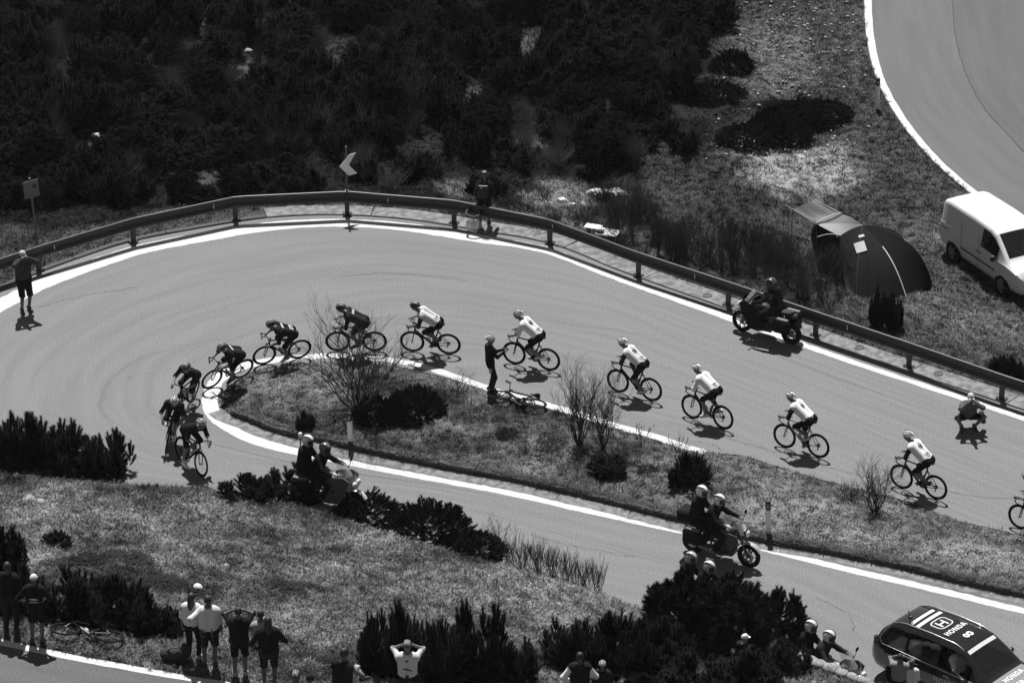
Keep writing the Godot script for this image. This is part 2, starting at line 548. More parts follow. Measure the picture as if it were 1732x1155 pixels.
func build_roads() -> void:
	var asph := asphalt(0.198, 11)
	var a := smooth(OUT_PX, 0, 200)
	a.append_array(smooth(NEAR_PX, 0, 200).slice(1))
	var b := smooth(UP_PX, 0, 200)
	b.append_array(smooth(LOW_PX, 0, 200).slice(1))
	var road := strip(a, b, 0.0, 0.0, 6)
	var o := meta(Node3D.new(), "pale worn asphalt hairpin road bending round the grassy island", "road", "", "structure")
	o.name = "hairpin_road"
	add_child(o)
	part(o, "asphalt_surface", road, asph)
	var paint := paint_mat()
	# outer edge line, wider round the bend
	var wid := []
	var ol := thin(outer_w, 1)
	var off := []
	for i in ol.size():
		var px := clampf(inverse_lerp(14.0, 1.0, ol[i].x), 0, 1)
		wid.append(lerpf(0.23, 0.30, smoothstep(10.0, 4.0, ol[i].x)) + 0.22 * smoothstep(3.0, -1.5, ol[i].x) + 0.08 * smoothstep(-3.0, -9.0, ol[i].x))
		off.append(lerpf(0.28, 0.24, smoothstep(0.3, 0.95, px)) + 0.06 * smoothstep(-3.0, -8.0, ol[i].x))
	var e0 := shift(ol, side_sign(ol, low_w, off))
	var ww := []
	for i in ol.size(): ww.append(off[i] + wid[i])
	var e1 := shift(ol, side_sign(ol, low_w, ww))
	part(o, "outer_edge_line", strip(ragged(e0, 0.05, 3.0), ragged(e1, 0.04, 9.0), 0.004, 0.004), paint)
	var il := smooth(UPLINE_PX, 0, 420)
	var w2 := []
	for i in il.size():
		var t := float(i) / il.size()
		var bend := smoothstep(0.20, 0.30, t) * smoothstep(0.42, 0.36, t)
		w2.append(lerpf(0.27, 0.42, bend))
	part(o, "inner_edge_line", strip(ragged(il, 0.03, 5.0), ragged(shift(il, side_sign(il, PackedVector2Array([g2(800, 720), g2(1200, 850)]), w2, true)), 0.045, 12.0), 0.004, 0.004), paint)
	# hairline cracks sealed in the upper leg
	var cm := grey(0.06, 1.0)
	for cr in [[[1130, 715], [1180, 722], [1215, 736], [1260, 750], [1310, 763], [1345, 768], [1400, 790], [1440, 800], [1500, 812], [1560, 820], [1640, 838], [1732, 845]], [[1180, 746], [1210, 752], [1226, 768], [1240, 775]], [[560, 470], [640, 462], [720, 466], [790, 474]], [[215, 640], [240, 632], [262, 634]], [[60, 520], [140, 500], [230, 486]], [[900, 905], [980, 925], [1075, 942]], [[1380, 1010], [1430, 1035], [1450, 1075]]]:
		var l := smooth(cr, 0, 70)
		part(o, "crack", strip(ragged(l, 0.10, 1.0), ragged(shift(l, 0.012), 0.10, 1.0), 0.003, 0.003), cm)
	# rubber laid down through the bend
	var tm := grey(0.07, 1.0).duplicate()
	tm.transparency = BaseMaterial3D.TRANSPARENCY_ALPHA
	tm.albedo_color.a = 0.08
	rng.seed = 19
	for k in 12:
		var fr := rng.randf_range(0.18, 0.86)
		var i0 := rng.randi_range(60, 250)
		var i1 := mini(i0 + rng.randi_range(14, 70), 330)
		var l := PackedVector2Array()
		var dr := rng.randf_range(-0.06, 0.06)
		for i in range(i0, i1): l.append(a[i].lerp(b[i], clampf(fr + dr * (i - i0) / float(i1 - i0), 0.08, 0.93)))
		var wd := []
		for i in l.size(): wd.append(rng.randf_range(0.9, 1.1) * (0.03 + 0.05 * (k % 3)) * sin(PI * (i + 0.3) / (l.size() - 0.4)))
		part(o, "tyre_mark", strip(ragged(l, 0.05, k), ragged(shift(l, wd), 0.05, k), 0.0022 + 0.0001 * (k % 7), 0.0022 + 0.0001 * (k % 7)), tm)
	# far road below the verge
	var o2 := meta(Node3D.new(), "grey asphalt bend of the road beyond the parked van", "road", "", "structure")
	o2.name = "lower_road"
	add_child(o2)
	var fl := far_w
	var fr := shift(fl, side_sign(fl, PackedVector2Array([Vector2(40, -25), Vector2(41, -25)]), 11.0, true))
	part(o2, "asphalt_surface", strip(fl, fr, -1.755, -1.755, 6), asphalt(0.14, 51))
	var seam_px := [[1606, -60], [1613, 0], [1618, 60], [1634, 120], [1665, 180], [1700, 220], [1760, 280], [1860, 350]]
	var seam := smooth(seam_px, -1.75, 80)
	part(o2, "resurfaced_patch", strip(seam, shift(seam, side_sign(seam, PackedVector2Array([Vector2(40, -25), Vector2(41, -25)]), 5.0, true)), -1.751, -1.751, 3), asphalt(0.125, 61))
	part(o2, "seam", strip(ragged(seam, 0.04, 3.0), ragged(shift(seam, 0.035), 0.04, 3.0), -1.747, -1.747), grey(0.07, 1.0))
	var f0 := shift(fl, side_sign(fl, PackedVector2Array([Vector2(40, -25), Vector2(41, -25)]), 0.03, true))
	var f1 := shift(fl, side_sign(fl, PackedVector2Array([Vector2(40, -25), Vector2(41, -25)]), 0.27, true))
	part(o2, "edge_line", strip(ragged(f0, 0.02, 1.0), ragged(f1, 0.02, 4.0), -1.748, -1.748), paint)
	# road by the onlookers
	var o3 := meta(Node3D.new(), "asphalt road with white edge line where onlookers stand", "road", "", "structure")
	o3.name = "upper_road"
	add_child(o3)
	var sl := PackedVector2Array()
	var sh := []
	for i in shelf_w.size() - 1:
		for k in 8:
			sl.append(shelf_w[i].lerp(shelf_w[i + 1], k / 8.0))
			sh.append(lerpf(shelf_h[i], shelf_h[i + 1], k / 8.0))
	var sh2 := []
	for h in sh: sh2.append(h + 0.006)
	part(o3, "asphalt_surface", strip(sl, shift(sl, 6.5), sh, sh, 4), asphalt(0.125, 71))
	part(o3, "edge_line", strip(ragged(shift(sl, 0.02), 0.03, 2.0), ragged(shift(sl, 0.24), 0.02, 7.0), sh2, sh2), paint)

# offsets signed so that the copy lies towards (or away from) the line to
func side_sign(l: PackedVector2Array, to: PackedVector2Array, d, _same := false) -> Array:
	var out := []
	for i in l.size():
		var t := (l[mini(i + 1, l.size() - 1)] - l[maxi(i - 1, 0)]).normalized()
		var nrm := Vector2(-t.y, t.x)
		var best := 1e9
		var q := Vector2.ZERO
		for k in range(0, to.size(), 1 if to.size() < 10 else 12):
			var dd := to[k].distance_squared_to(l[i])
			if dd < best:
				best = dd
				q = to[k]
		for k in (to.size() - 1 if to.size() < 10 else 0):
			var c := Geometry2D.get_closest_point_to_segment(l[i], to[k], to[k + 1])
			if c.distance_squared_to(l[i]) < best:
				best = c.distance_squared_to(l[i])
				q = c
		var s := signf(nrm.dot(q - l[i]))
		out.append(s * (d[i] if d is Array else d))
	return out

func sub(l: PackedVector2Array, a: float, b: float, n: int) -> PackedVector2Array:   # piece of a line between arc lengths
	var o := PackedVector2Array()
	var L := PackedFloat32Array([0.0])
	for i in range(1, l.size()): L.append(L[i - 1] + l[i].distance_to(l[i - 1]))
	for k in n:
		var t := clampf(lerpf(a, b, float(k) / (n - 1)), 0, L[L.size() - 1])
		var i := clampi(L.bsearch(t) - 1, 0, l.size() - 2)
		o.append(l[i].lerp(l[i + 1], (t - L[i]) / maxf(L[i + 1] - L[i], 1e-5)))
	return o

func length(l: PackedVector2Array) -> float:
	var s := 0.0
	for i in range(1, l.size()): s += l[i].distance_to(l[i - 1])
	return s

func slab(a: PackedVector2Array, b: PackedVector2Array, y0: float, y1: float, ch := 0.02, wob := 0.0) -> MB:   # solid band between two lines
	var mb := MB.new()
	var n := a.size()
	for i in n - 1:
		var w0 := noi.get_noise_2d(a[i].x * 4, a[i].y * 4) * wob
		var w1 := noi.get_noise_2d(a[i + 1].x * 4, a[i + 1].y * 4) * wob
		var ia := a[i].lerp(b[i], ch / a[i].distance_to(b[i]))
		var ja := a[i + 1].lerp(b[i + 1], ch / a[i + 1].distance_to(b[i + 1]))
		mb.quad(Vector3(a[i].x, y0, a[i].y), Vector3(a[i + 1].x, y0, a[i + 1].y), Vector3(a[i + 1].x, y1 - ch + w1, a[i + 1].y), Vector3(a[i].x, y1 - ch + w0, a[i].y))
		mb.quad(Vector3(a[i].x, y1 - ch + w0, a[i].y), Vector3(a[i + 1].x, y1 - ch + w1, a[i + 1].y), Vector3(ja.x, y1 + w1, ja.y), Vector3(ia.x, y1 + w0, ia.y))
		mb.quad(Vector3(ia.x, y1 + w0, ia.y), Vector3(ja.x, y1 + w1, ja.y), Vector3(b[i + 1].x, y1 + w1, b[i + 1].y), Vector3(b[i].x, y1 + w0, b[i].y))
		mb.quad(Vector3(b[i].x, y0, b[i].y), Vector3(b[i + 1].x, y0, b[i + 1].y), Vector3(b[i + 1].x, y1 + w1, b[i + 1].y), Vector3(b[i].x, y1 + w0, b[i].y))
	for i in [0, n - 1]:
		mb.quad(Vector3(a[i].x, y0, a[i].y), Vector3(b[i].x, y0, b[i].y), Vector3(b[i].x, y1, b[i].y), Vector3(a[i].x, y1 - ch, a[i].y))
	return mb

func build_kerbs() -> void:
	var conc := textured(0.2, tex(512, 0.012, 0.5, 1.0, 21, 5, FastNoiseLite.TYPE_SIMPLEX_SMOOTH, 1.8), 0.5, 0.95)
	var conc2 := textured(0.19, tex(512, 0.012, 0.5, 1.0, 22, 5, FastNoiseLite.TYPE_SIMPLEX_SMOOTH, 1.8), 0.6, 0.95)
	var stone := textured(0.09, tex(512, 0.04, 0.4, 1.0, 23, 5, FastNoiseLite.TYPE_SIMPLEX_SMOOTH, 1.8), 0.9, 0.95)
	# outer kerb under the guardrail: slabs about 3 m long with open joints
	var o := meta(Node3D.new(), "cracked concrete kerb strip under the guardrail along the outer edge", "kerb", "", "structure")
	o.name = "outer_kerb"
	add_child(o)
	var L := length(outer_w)
	var at := 0.0
	rng.seed = 4
	while at < L - 3.0:
		var len := 3.0
		var p := sub(outer_w, at, at + len - 0.025, 9)
		var mid := p[4]
		var mpx := CAM
		var grassy := mid.x < -7.6
		if mid.x > -13.5:
			var back := shift(p, side_sign(p, PackedVector2Array([Vector2(0, 0), Vector2(6, 3)]), -0.62 if not grassy else -0.16, true))
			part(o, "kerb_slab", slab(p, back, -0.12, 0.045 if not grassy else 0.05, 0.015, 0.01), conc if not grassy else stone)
		at += len
	# kerb and gutter on the island side of the lower leg
	var k := meta(Node3D.new(), "low stone kerb with concrete gutter along the foot of the grassy island", "kerb", "", "structure")
	k.name = "island_kerb"
	add_child(k)
	L = length(low_w)
	at = 0.6
	while at < 22.5:
		var len := rng.randf_range(0.8, 1.25)
		var p := sub(low_w, at, at + len - 0.02, 5)
		var back := shift(p, side_sign(p, PackedVector2Array([g2(800, 700), g2(1300, 850)]), 0.10 + rng.randf() * 0.04, true))
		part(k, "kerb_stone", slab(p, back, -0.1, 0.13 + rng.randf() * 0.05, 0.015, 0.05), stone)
		at += len
	at = 0.2
	while at < 22.5:
		var p := sub(low_w, at, at + 1.98, 7)
		var wd := 0.40 if at < 14.0 else 0.3
		var front := shift(p, side_sign(p, PackedVector2Array([g2(800, 700), g2(1300, 850)]), -wd, true))
		part(k, "gutter_slab", strip(ragged(front, 0.05, at), p, 0.008, 0.03), conc2)
		at += 2.0
	# rough boulders edging the near bank by the team car
	rng.seed = 77
	var bw := meta(Node3D.new(), "row of pale edging stones on the bank beside the dark car", "stone edging", "")
	bw.name = "stone_edging"
	add_child(bw)
	var pale := textured(0.3, tex(256, 0.04, 0.4, 1.0, 24, 5, FastNoiseLite.TYPE_SIMPLEX_SMOOTH, 1.8), 0.9, 0.95)
	var i0 := 0
	var i1 := 0
	for i in near_w.size():
		if near_w[i].x < 6.6: i0 = i
		if near_w[i].x < 9.8: i1 = i
	var run := near_w.slice(i0, i1)
	var RL := length(run)
	var cnt := int(RL / 0.3)
	for i in cnt:
		var q2 := sub(run, i * 0.3, i * 0.3 + 0.1, 2)
		var tt := (q2[1] - q2[0]).normalized()
		var at2 := q2[0] + Vector2(-tt.y, tt.x) * rng.randf_range(0.30, 0.42)
		part(bw, "stone", rock(0.13 + rng.randf() * 0.09, 200 + i), pale, Transform3D(Basis(Vector3.UP, atan2(-tt.y, tt.x) + rng.randf_range(-0.3, 0.3)), Vector3(at2.x, height(at2.x, at2.y) + 0.03, at2.y)))

func rock(r: float, sd: int) -> MB:
	var mb := MB.new()
	var f := FastNoiseLite.new()
	f.seed = sd; f.frequency = 0.9
	var pts := []
	for i in 6:
		var t := lerpf(-PI / 2, PI / 2, i / 5.0)
		for j in 9:
			var a := TAU * (j % 8) / 8.0
			var d := Vector3(cos(a) * cos(t), sin(t), sin(a) * cos(t))
			var k := 1.0 + 0.5 * f.get_noise_3dv(d * 1.4)
			pts.append(d * Vector3(1.25, 0.62, 0.9) * r * k)
	mb.grid(pts, 9, true)
	return mb

func build_guardrail() -> void:
	var steel := grey(0.30, 0.5, 0.75)
	var galv := textured(0.045, tex(256, 0.03, 0.6, 1.0, 33, 4), 0.7, 0.42)
	galv.metallic = 0.4
	var px := [[-230, 560], [-90, 507], [65, 456], [225, 408], [398, 371], [587, 362], [768, 377], [930, 410], [1080, 466], [1232, 516], [1380, 567], [1538, 620], [1695, 675], [1850, 726], [2010, 780]]
	var base := []
	for p in px:
		base.append(G(p[0], p[1], 0.045))
	var o := thing("guardrail", "long steel guardrail on posts following the outside of the hairpin", "guardrail")
	var post := MB.new()
	post.box(Vector3(0, 0.21, 0), Vector3(0.13, 0.9, 0.10), Basis(), 0.012)
	post.box(Vector3(0, 0.02, 0), Vector3(0.26, 0.025, 0.2))
	for s in [-1, 1]: post.box(Vector3(s * 0.10, 0.045, 0.06), Vector3(0.025, 0.03, 0.025))
	var pm := post.mesh()
	for i in base.size():
		var d: Vector3 = base[mini(i + 1, base.size() - 1)] - base[maxi(i - 1, 0)]
		part(o, "post", pm, galv, Transform3D(Basis(Vector3.UP, -atan2(d.z, d.x)), base[i]))
	# W-beam profile (out towards the road, height)
	var prof := [Vector2(0.0, 0.78), Vector2(0.035, 0.795), Vector2(0.075, 0.785), Vector2(0.085, 0.755), Vector2(0.08, 0.715), Vector2(0.02, 0.665), Vector2(0.005, 0.62), Vector2(0.02, 0.575), Vector2(0.08, 0.525), Vector2(0.085, 0.485), Vector2(0.07, 0.455), Vector2(0.03, 0.445), Vector2(0.0, 0.46)]
	var rail := PackedVector2Array()
	var cv := Curve2D.new()
	for i in base.size():
		var a: Vector3 = base[maxi(i - 1, 0)]
		var b: Vector3 = base[i]
		var c: Vector3 = base[mini(i + 1, base.size() - 1)]
		var tg := Vector2(c.x - a.x, c.z - a.z).normalized()
		cv.add_point(Vector2(b.x, b.z), -tg * Vector2(b.x - a.x, b.z - a.z).length() / 3.0, tg * Vector2(c.x - b.x, c.z - b.z).length() / 3.0)
	for i in 300: rail.append(cv.sample_baked(cv.get_baked_length() * i / 299.0))
	rail = shift(rail, 0.03)
	var L := length(rail)
	var at := 0.0
	while at < L - 0.5:
		var p := sub(rail, at, minf(at + 4.02, L), 14)
		var pts := []
		for i in p.size():
			var t := (p[mini(i + 1, p.size() - 1)] - p[maxi(i - 1, 0)]).normalized()
			var nn := Vector2(-t.y, t.x)
			for q in prof:
				pts.append(Vector3(p[i].x + nn.x * q.x, q.y + 0.01 + (0.003 if int(at / 4.0) % 2 else 0.0), p[i].y + nn.y * q.x))
		var mb := MB.new()
		mb.grid(pts, prof.size())
		part(o, "beam", mb, galv)
		at += 4.0
	# reflectors clipped in the beam
	for i in 6:
		var p := sub(rail, 6.3 + i * 5.1, 6.4 + i * 5.1, 2)
		var t := (p[1] - p[0]).normalized()
		var rb := MB.new()
		rb.box(Vector3.ZERO, Vector3(0.02, 0.12, 0.03))
		part(o, "reflector", rb, grey(0.6, 0.4), Transform3D(Basis(), Vector3(p[0].x - t.y * 0.05, 0.63, p[0].y + t.x * 0.05)))

# ---------- plants ----------
func brush(len: float, rad: float, rings: int, per: int) -> MB:   # one needle-covered shoot standing on the origin
	var mb := MB.new()
	for i in rings:
		var t := float(i) / (rings - 1)
		var y := len * (0.06 + 0.9 * t)
		var rr := rad * (0.75 + 0.35 * sin(t * 2.6)) * (1.0 if t < 0.85 else 0.75)
		for k in per:
			var a := TAU * (k + 0.5 * (i % 2)) / per + rng.randf_range(-0.3, 0.3)
			var d := Vector3(cos(a), 0, sin(a))
			var s := Vector3(-d.z, 0, d.x) * 0.009
			var b := Vector3(0, y, 0) + d * 0.008
			var tip := b + d * rr * rng.randf_range(0.8, 1.15) + Vector3(0, rr * rng.randf_range(0.5, 1.1), 0)
			mb.tri(b - s, tip, b + s)
	mb.tube([Vector3.ZERO, Vector3(0, len * 0.6, 0), Vector3(0, len, 0)], [rad * 0.28, rad * 0.34, 0.01], 4, false)
	return mb

func basis_to(d: Vector3, roll := 0.0) -> Basis:   # y axis along d
	var y := d.normalized()
	var x := y.cross(Vector3.FORWARD if absf(y.z) < 0.9 else Vector3.RIGHT).normalized()
	var b := Basis(x, y, x.cross(y))
	return b * Basis(Vector3.UP, roll)

# kinds: 0 upright candles, 1 rounded clumps, 2 low creeping mound
func pine_mesh(kind: int, sd: int) -> Array:
	rng.seed = sd
	var br := []
	for i in 4:
		match kind:
			0: br.append(brush(0.24 + 0.03 * i, 0.07, 10, 8))
			1: br.append(brush(0.20 + 0.02 * i, 0.07, 8, 8))
			2: br.append(brush(0.15 + 0.02 * i, 0.04, 7, 6))
	var crown := MB.new()
	var trunk := MB.new()
	for i in 7:
		var a := TAU * i / 7.0 + rng.randf_range(-0.4, 0.4)
		var r := rng.randf_range(0.3, 0.55)
		var h := rng.randf_range(0.35, 0.8) * (1.0 if kind < 2 else 0.4)
		var p := []
		for k in 4:
			var t := k / 3.0
			p.append(Vector3(cos(a) * r * pow(t, 0.7), -0.05 + h * pow(t, 1.3), sin(a) * r * pow(t, 0.7)))
		trunk.tube(p, [0.035, 0.03, 0.022, 0.012], 5)
	match kind:
		0:
			for i in 19:
				var a := rng.randf() * TAU
				var q := sqrt(rng.randf())
				var foot := Vector3(cos(a), 0, sin(a)) * q * 0.45
				var h := rng.randf_range(0.75, 1.3) * (1.0 - 0.38 * q * q)
				var top := Vector3(cos(a), 0, sin(a)) * q * 0.72 + Vector3(rng.randf_range(-0.1, 0.1), h, rng.randf_range(-0.1, 0.1))
				var m := int(20 * h)
				for k in m:
					var t := 0.04 + 0.96 * k / (m - 1.0)
					var ax := foot.lerp(top, t) + Vector3(cos(a), 0, sin(a)) * 0.12 * sin(t * PI)
					var b := k * 2.4 + rng.randf()
					var rad := Vector3(cos(b), 0, sin(b))
					var wide := lerpf(1.6, 0.35, t)
					crown.take(br[rng.randi() % 4], Transform3D(basis_to(rad * 0.75 * wide + Vector3.UP * (0.55 + t), rng.randf() * TAU).scaled(Vector3.ONE * rng.randf_range(0.8, 1.2) * lerpf(1.25, 0.95, t)), ax + rad * 0.05 * wide))
		1:
			for i in 34:
				var a := rng.randf() * TAU
				var el := asin(rng.randf_range(0.0, 1.0))
				var d0 := Vector3(cos(a) * cos(el), sin(el), sin(a) * cos(el))
				var c := d0 * Vector3(0.66, 0.78, 0.66) * rng.randf_range(0.75, 1.08) + Vector3(0, 0.22, 0)
				for k in 11:
					var dd := (d0 * 0.9 + Vector3(rng.randf_range(-1, 1), rng.randf_range(-0.4, 1.2), rng.randf_range(-1, 1))).normalized()
					crown.take(br[rng.randi() % 4], Transform3D(basis_to(dd, rng.randf() * TAU).scaled(Vector3.ONE * rng.randf_range(0.75, 1.1)), c + dd * 0.05))
			for i in 120:
				var a := rng.randf() * TAU
				var q := sqrt(rng.randf()) * 0.6
				crown.take(br[rng.randi() % 4], Transform3D(basis_to(Vector3(cos(a), 1.0, sin(a)), 0.0), Vector3(cos(a) * q, rng.randf_range(0.05, 0.75) * (1.0 - q), sin(a) * q)))
		2:
			for i in 520:
				var a := rng.randf() * TAU
				var q := sqrt(rng.randf())
				var rr := 0.8 * q
				var hh := (0.55 - 0.52 * q * q) * (1.0 + 0.5 * noi.get_noise_2d(cos(a) * rr * 5, sin(a) * rr * 5 + sd))
				var p := Vector3(cos(a) * rr, hh * rng.randf_range(0.55, 1.0), sin(a) * rr)
				var d := Vector3(cos(a) * (0.4 + q), 0.7, sin(a) * (0.4 + q)) + Vector3(rng.randf_range(-0.8, 0.8), rng.randf_range(-0.3, 0.3), rng.randf_range(-0.8, 0.8))
				crown.take(br[rng.randi() % 4], Transform3D(basis_to(d, rng.randf() * TAU).scaled(Vector3.ONE * rng.randf_range(0.7, 1.25)), p))
	return [crown.mesh(), trunk.mesh()]

func twig_mesh(sd: int, stems: int, spread: float, dense: int) -> ArrayMesh:   # leafless shrub about 1 m tall
	rng.seed = sd
	var mb := MB.new()
	for i in stems:
		var a := TAU * i / stems + rng.randf_range(-0.4, 0.4)
		var out := rng.randf_range(0.15, 1.0) * spread
		var h := rng.randf_range(0.7, 1.05) * (1.0 - 0.25 * out / maxf(spread, 0.01))
		var p := []
		var ph := rng.randf() * 6.0
		var root := Vector3(rng.randf_range(-1, 1), 0, rng.randf_range(-1, 1)) * spread * 0.28
		var bow := rng.randf_range(0.5, 1.3)
		for k in 6:
			var t := k / 5.0
			p.append(root + Vector3(cos(a) * out * pow(t, bow) + sin(t * 6 + ph) * 0.035 * t, h * t, sin(a) * out * pow(t, bow) + cos(t * 5 + ph) * 0.035 * t))
		mb.tube(p, [0.010, 0.008, 0.0065, 0.005, 0.0035, 0.0015], 3, false)
		for j in dense:
			var t := rng.randf_range(0.25, 0.92)
			var s := int(t * 5)
			var b: Vector3 = (p[s] as Vector3).lerp(p[s + 1], t * 5 - s)
			var aa := a + rng.randf_range(-1.6, 1.6)
			var L := rng.randf_range(0.12, 0.34) * (1.15 - t * 0.6)
			var d := Vector3(cos(aa) * 0.45, 1.0, sin(aa) * 0.45).normalized()
			var e := b + d * L
			var mid := b.lerp(e, 0.5) + Vector3(cos(aa), 0, sin(aa)) * 0.03
			mb.tube([b, mid, e], [0.006, 0.0045, 0.0015], 3, false)
			for m in 2:
				var a2 := aa + rng.randf_range(-1.5, 1.5)
				var b2 := b.lerp(e, rng.randf_range(0.35, 0.85))
				mb.tube([b2, b2 + Vector3(cos(a2) * 0.06, 0.11, sin(a2) * 0.06) * rng.randf_range(0.6, 1.3)], [0.0035, 0.001], 3, false)
	return mb.mesh()

func grow(mb: MB, b: Vector3, d: Vector3, L: float, r: float, depth: int) -> void:
	var bend := Vector3(rng.randf_range(-1, 1), rng.randf_range(-0.3, 0.6), rng.randf_range(-1, 1)) * 0.16 * L
	var e := b + d * L
	var mid := b.lerp(e, 0.5) + bend
	mb.tube([b, mid, e], [r, r * 0.8, r * 0.55], 3, false)
	if depth == 0: return
	for i in (3 if depth > 1 else 2):
		var t := rng.randf_range(0.45, 1.0)
		var p := mid.lerp(e, (t - 0.5) * 2.0) if t > 0.5 else b.lerp(mid, t * 2.0)
		var dd := (d + Vector3(rng.randf_range(-1, 1), rng.randf_range(-0.25, 0.75), rng.randf_range(-1, 1)) * 0.75).normalized()
		grow(mb, p, dd, L * rng.randf_range(0.5, 0.78), r * 0.55, depth - 1)

func branchy_mesh(sd: int, stems: int, fan: float, depth: int) -> ArrayMesh:   # tangled leafless bush about 1 m tall and wide
	rng.seed = sd
	var mb := MB.new()
	for i in stems:
		var a := TAU * i / stems + rng.randf_range(-0.5, 0.5)
		var k := rng.randf_range(0.15, 1.0) * fan
		grow(mb, Vector3(cos(a) * 0.06 * k, 0, sin(a) * 0.06 * k), Vector3(cos(a) * k, 1.0, sin(a) * k).normalized(), rng.randf_range(0.34, 0.5), 0.0085, depth)
	return mb.mesh()

var pines := []
var twigs := []

func near_of(px: float, py: float) -> String:
	var near := "deep in the mass beyond the bend"
	var bd := 9e9
	for an in [[588, 300, "behind the bend sign"], [60, 360, "behind the grey road sign"], [805, 300, "behind the person at the guardrail"], [418, 87, "around the larger lone white stone"], [897, 131, "around the smaller lone white stone"], [168, 230, "around the scrap of old snow"], [1020, 290, "above the thin strip of old snow"], [1200, 90, "along the edge of the scree slope"], [250, 320, "over the rail between sign and kerb grass"], [700, 40, "at the top of the dark slope"], [200, 60, "at the dark upper end of the slope"]]:
		var dd := Vector2((px - an[0]), (py - an[1]) * 1.6).length()
		if dd < bd and dd < 190.0:
			bd = dd
			near = an[2]
	return near

func plant_pine(kind: int, v: int, px: float, py: float, w: float, h: float, label: String, group := "", name := "dwarf_pine") -> void:
	var pool: Array = pines[kind]
	var m: Array = pool[v % pool.size()]
	var q := on(px, py)
	var bs := Basis(Vector3.UP, rng.randf() * TAU).scaled(Vector3(w / 1.6, h / ([1.55, 1.25, 0.62][kind]), w / 1.6))
	var o := thing(name, label, "pine shrub" if kind < 2 else ("heather" if name == "heather_cushion" else "juniper"), Transform3D(bs, q + Vector3(0, -0.03, 0)), group)
	part(o, "crown", m[0], M.needle[v % 3] if name != "heather_cushion" else grey(0.04, 0.95))
	part(o, "trunk", m[1], M.bark)

func plant_twig(v: int, px: float, py: float, w: float, h: float, label: String, group := "", m = null) -> void:
	var q := on(px, py)
	var bs := Basis(Vector3.UP, rng.randf() * TAU).scaled(Vector3(w / 1.1, h, w / 1.1))
	solo("bare_shrub", label, "shrub", twigs[v % twigs.size()], m if m else M.twig, Transform3D(bs, q + Vector3(0, -0.03, 0)), group)

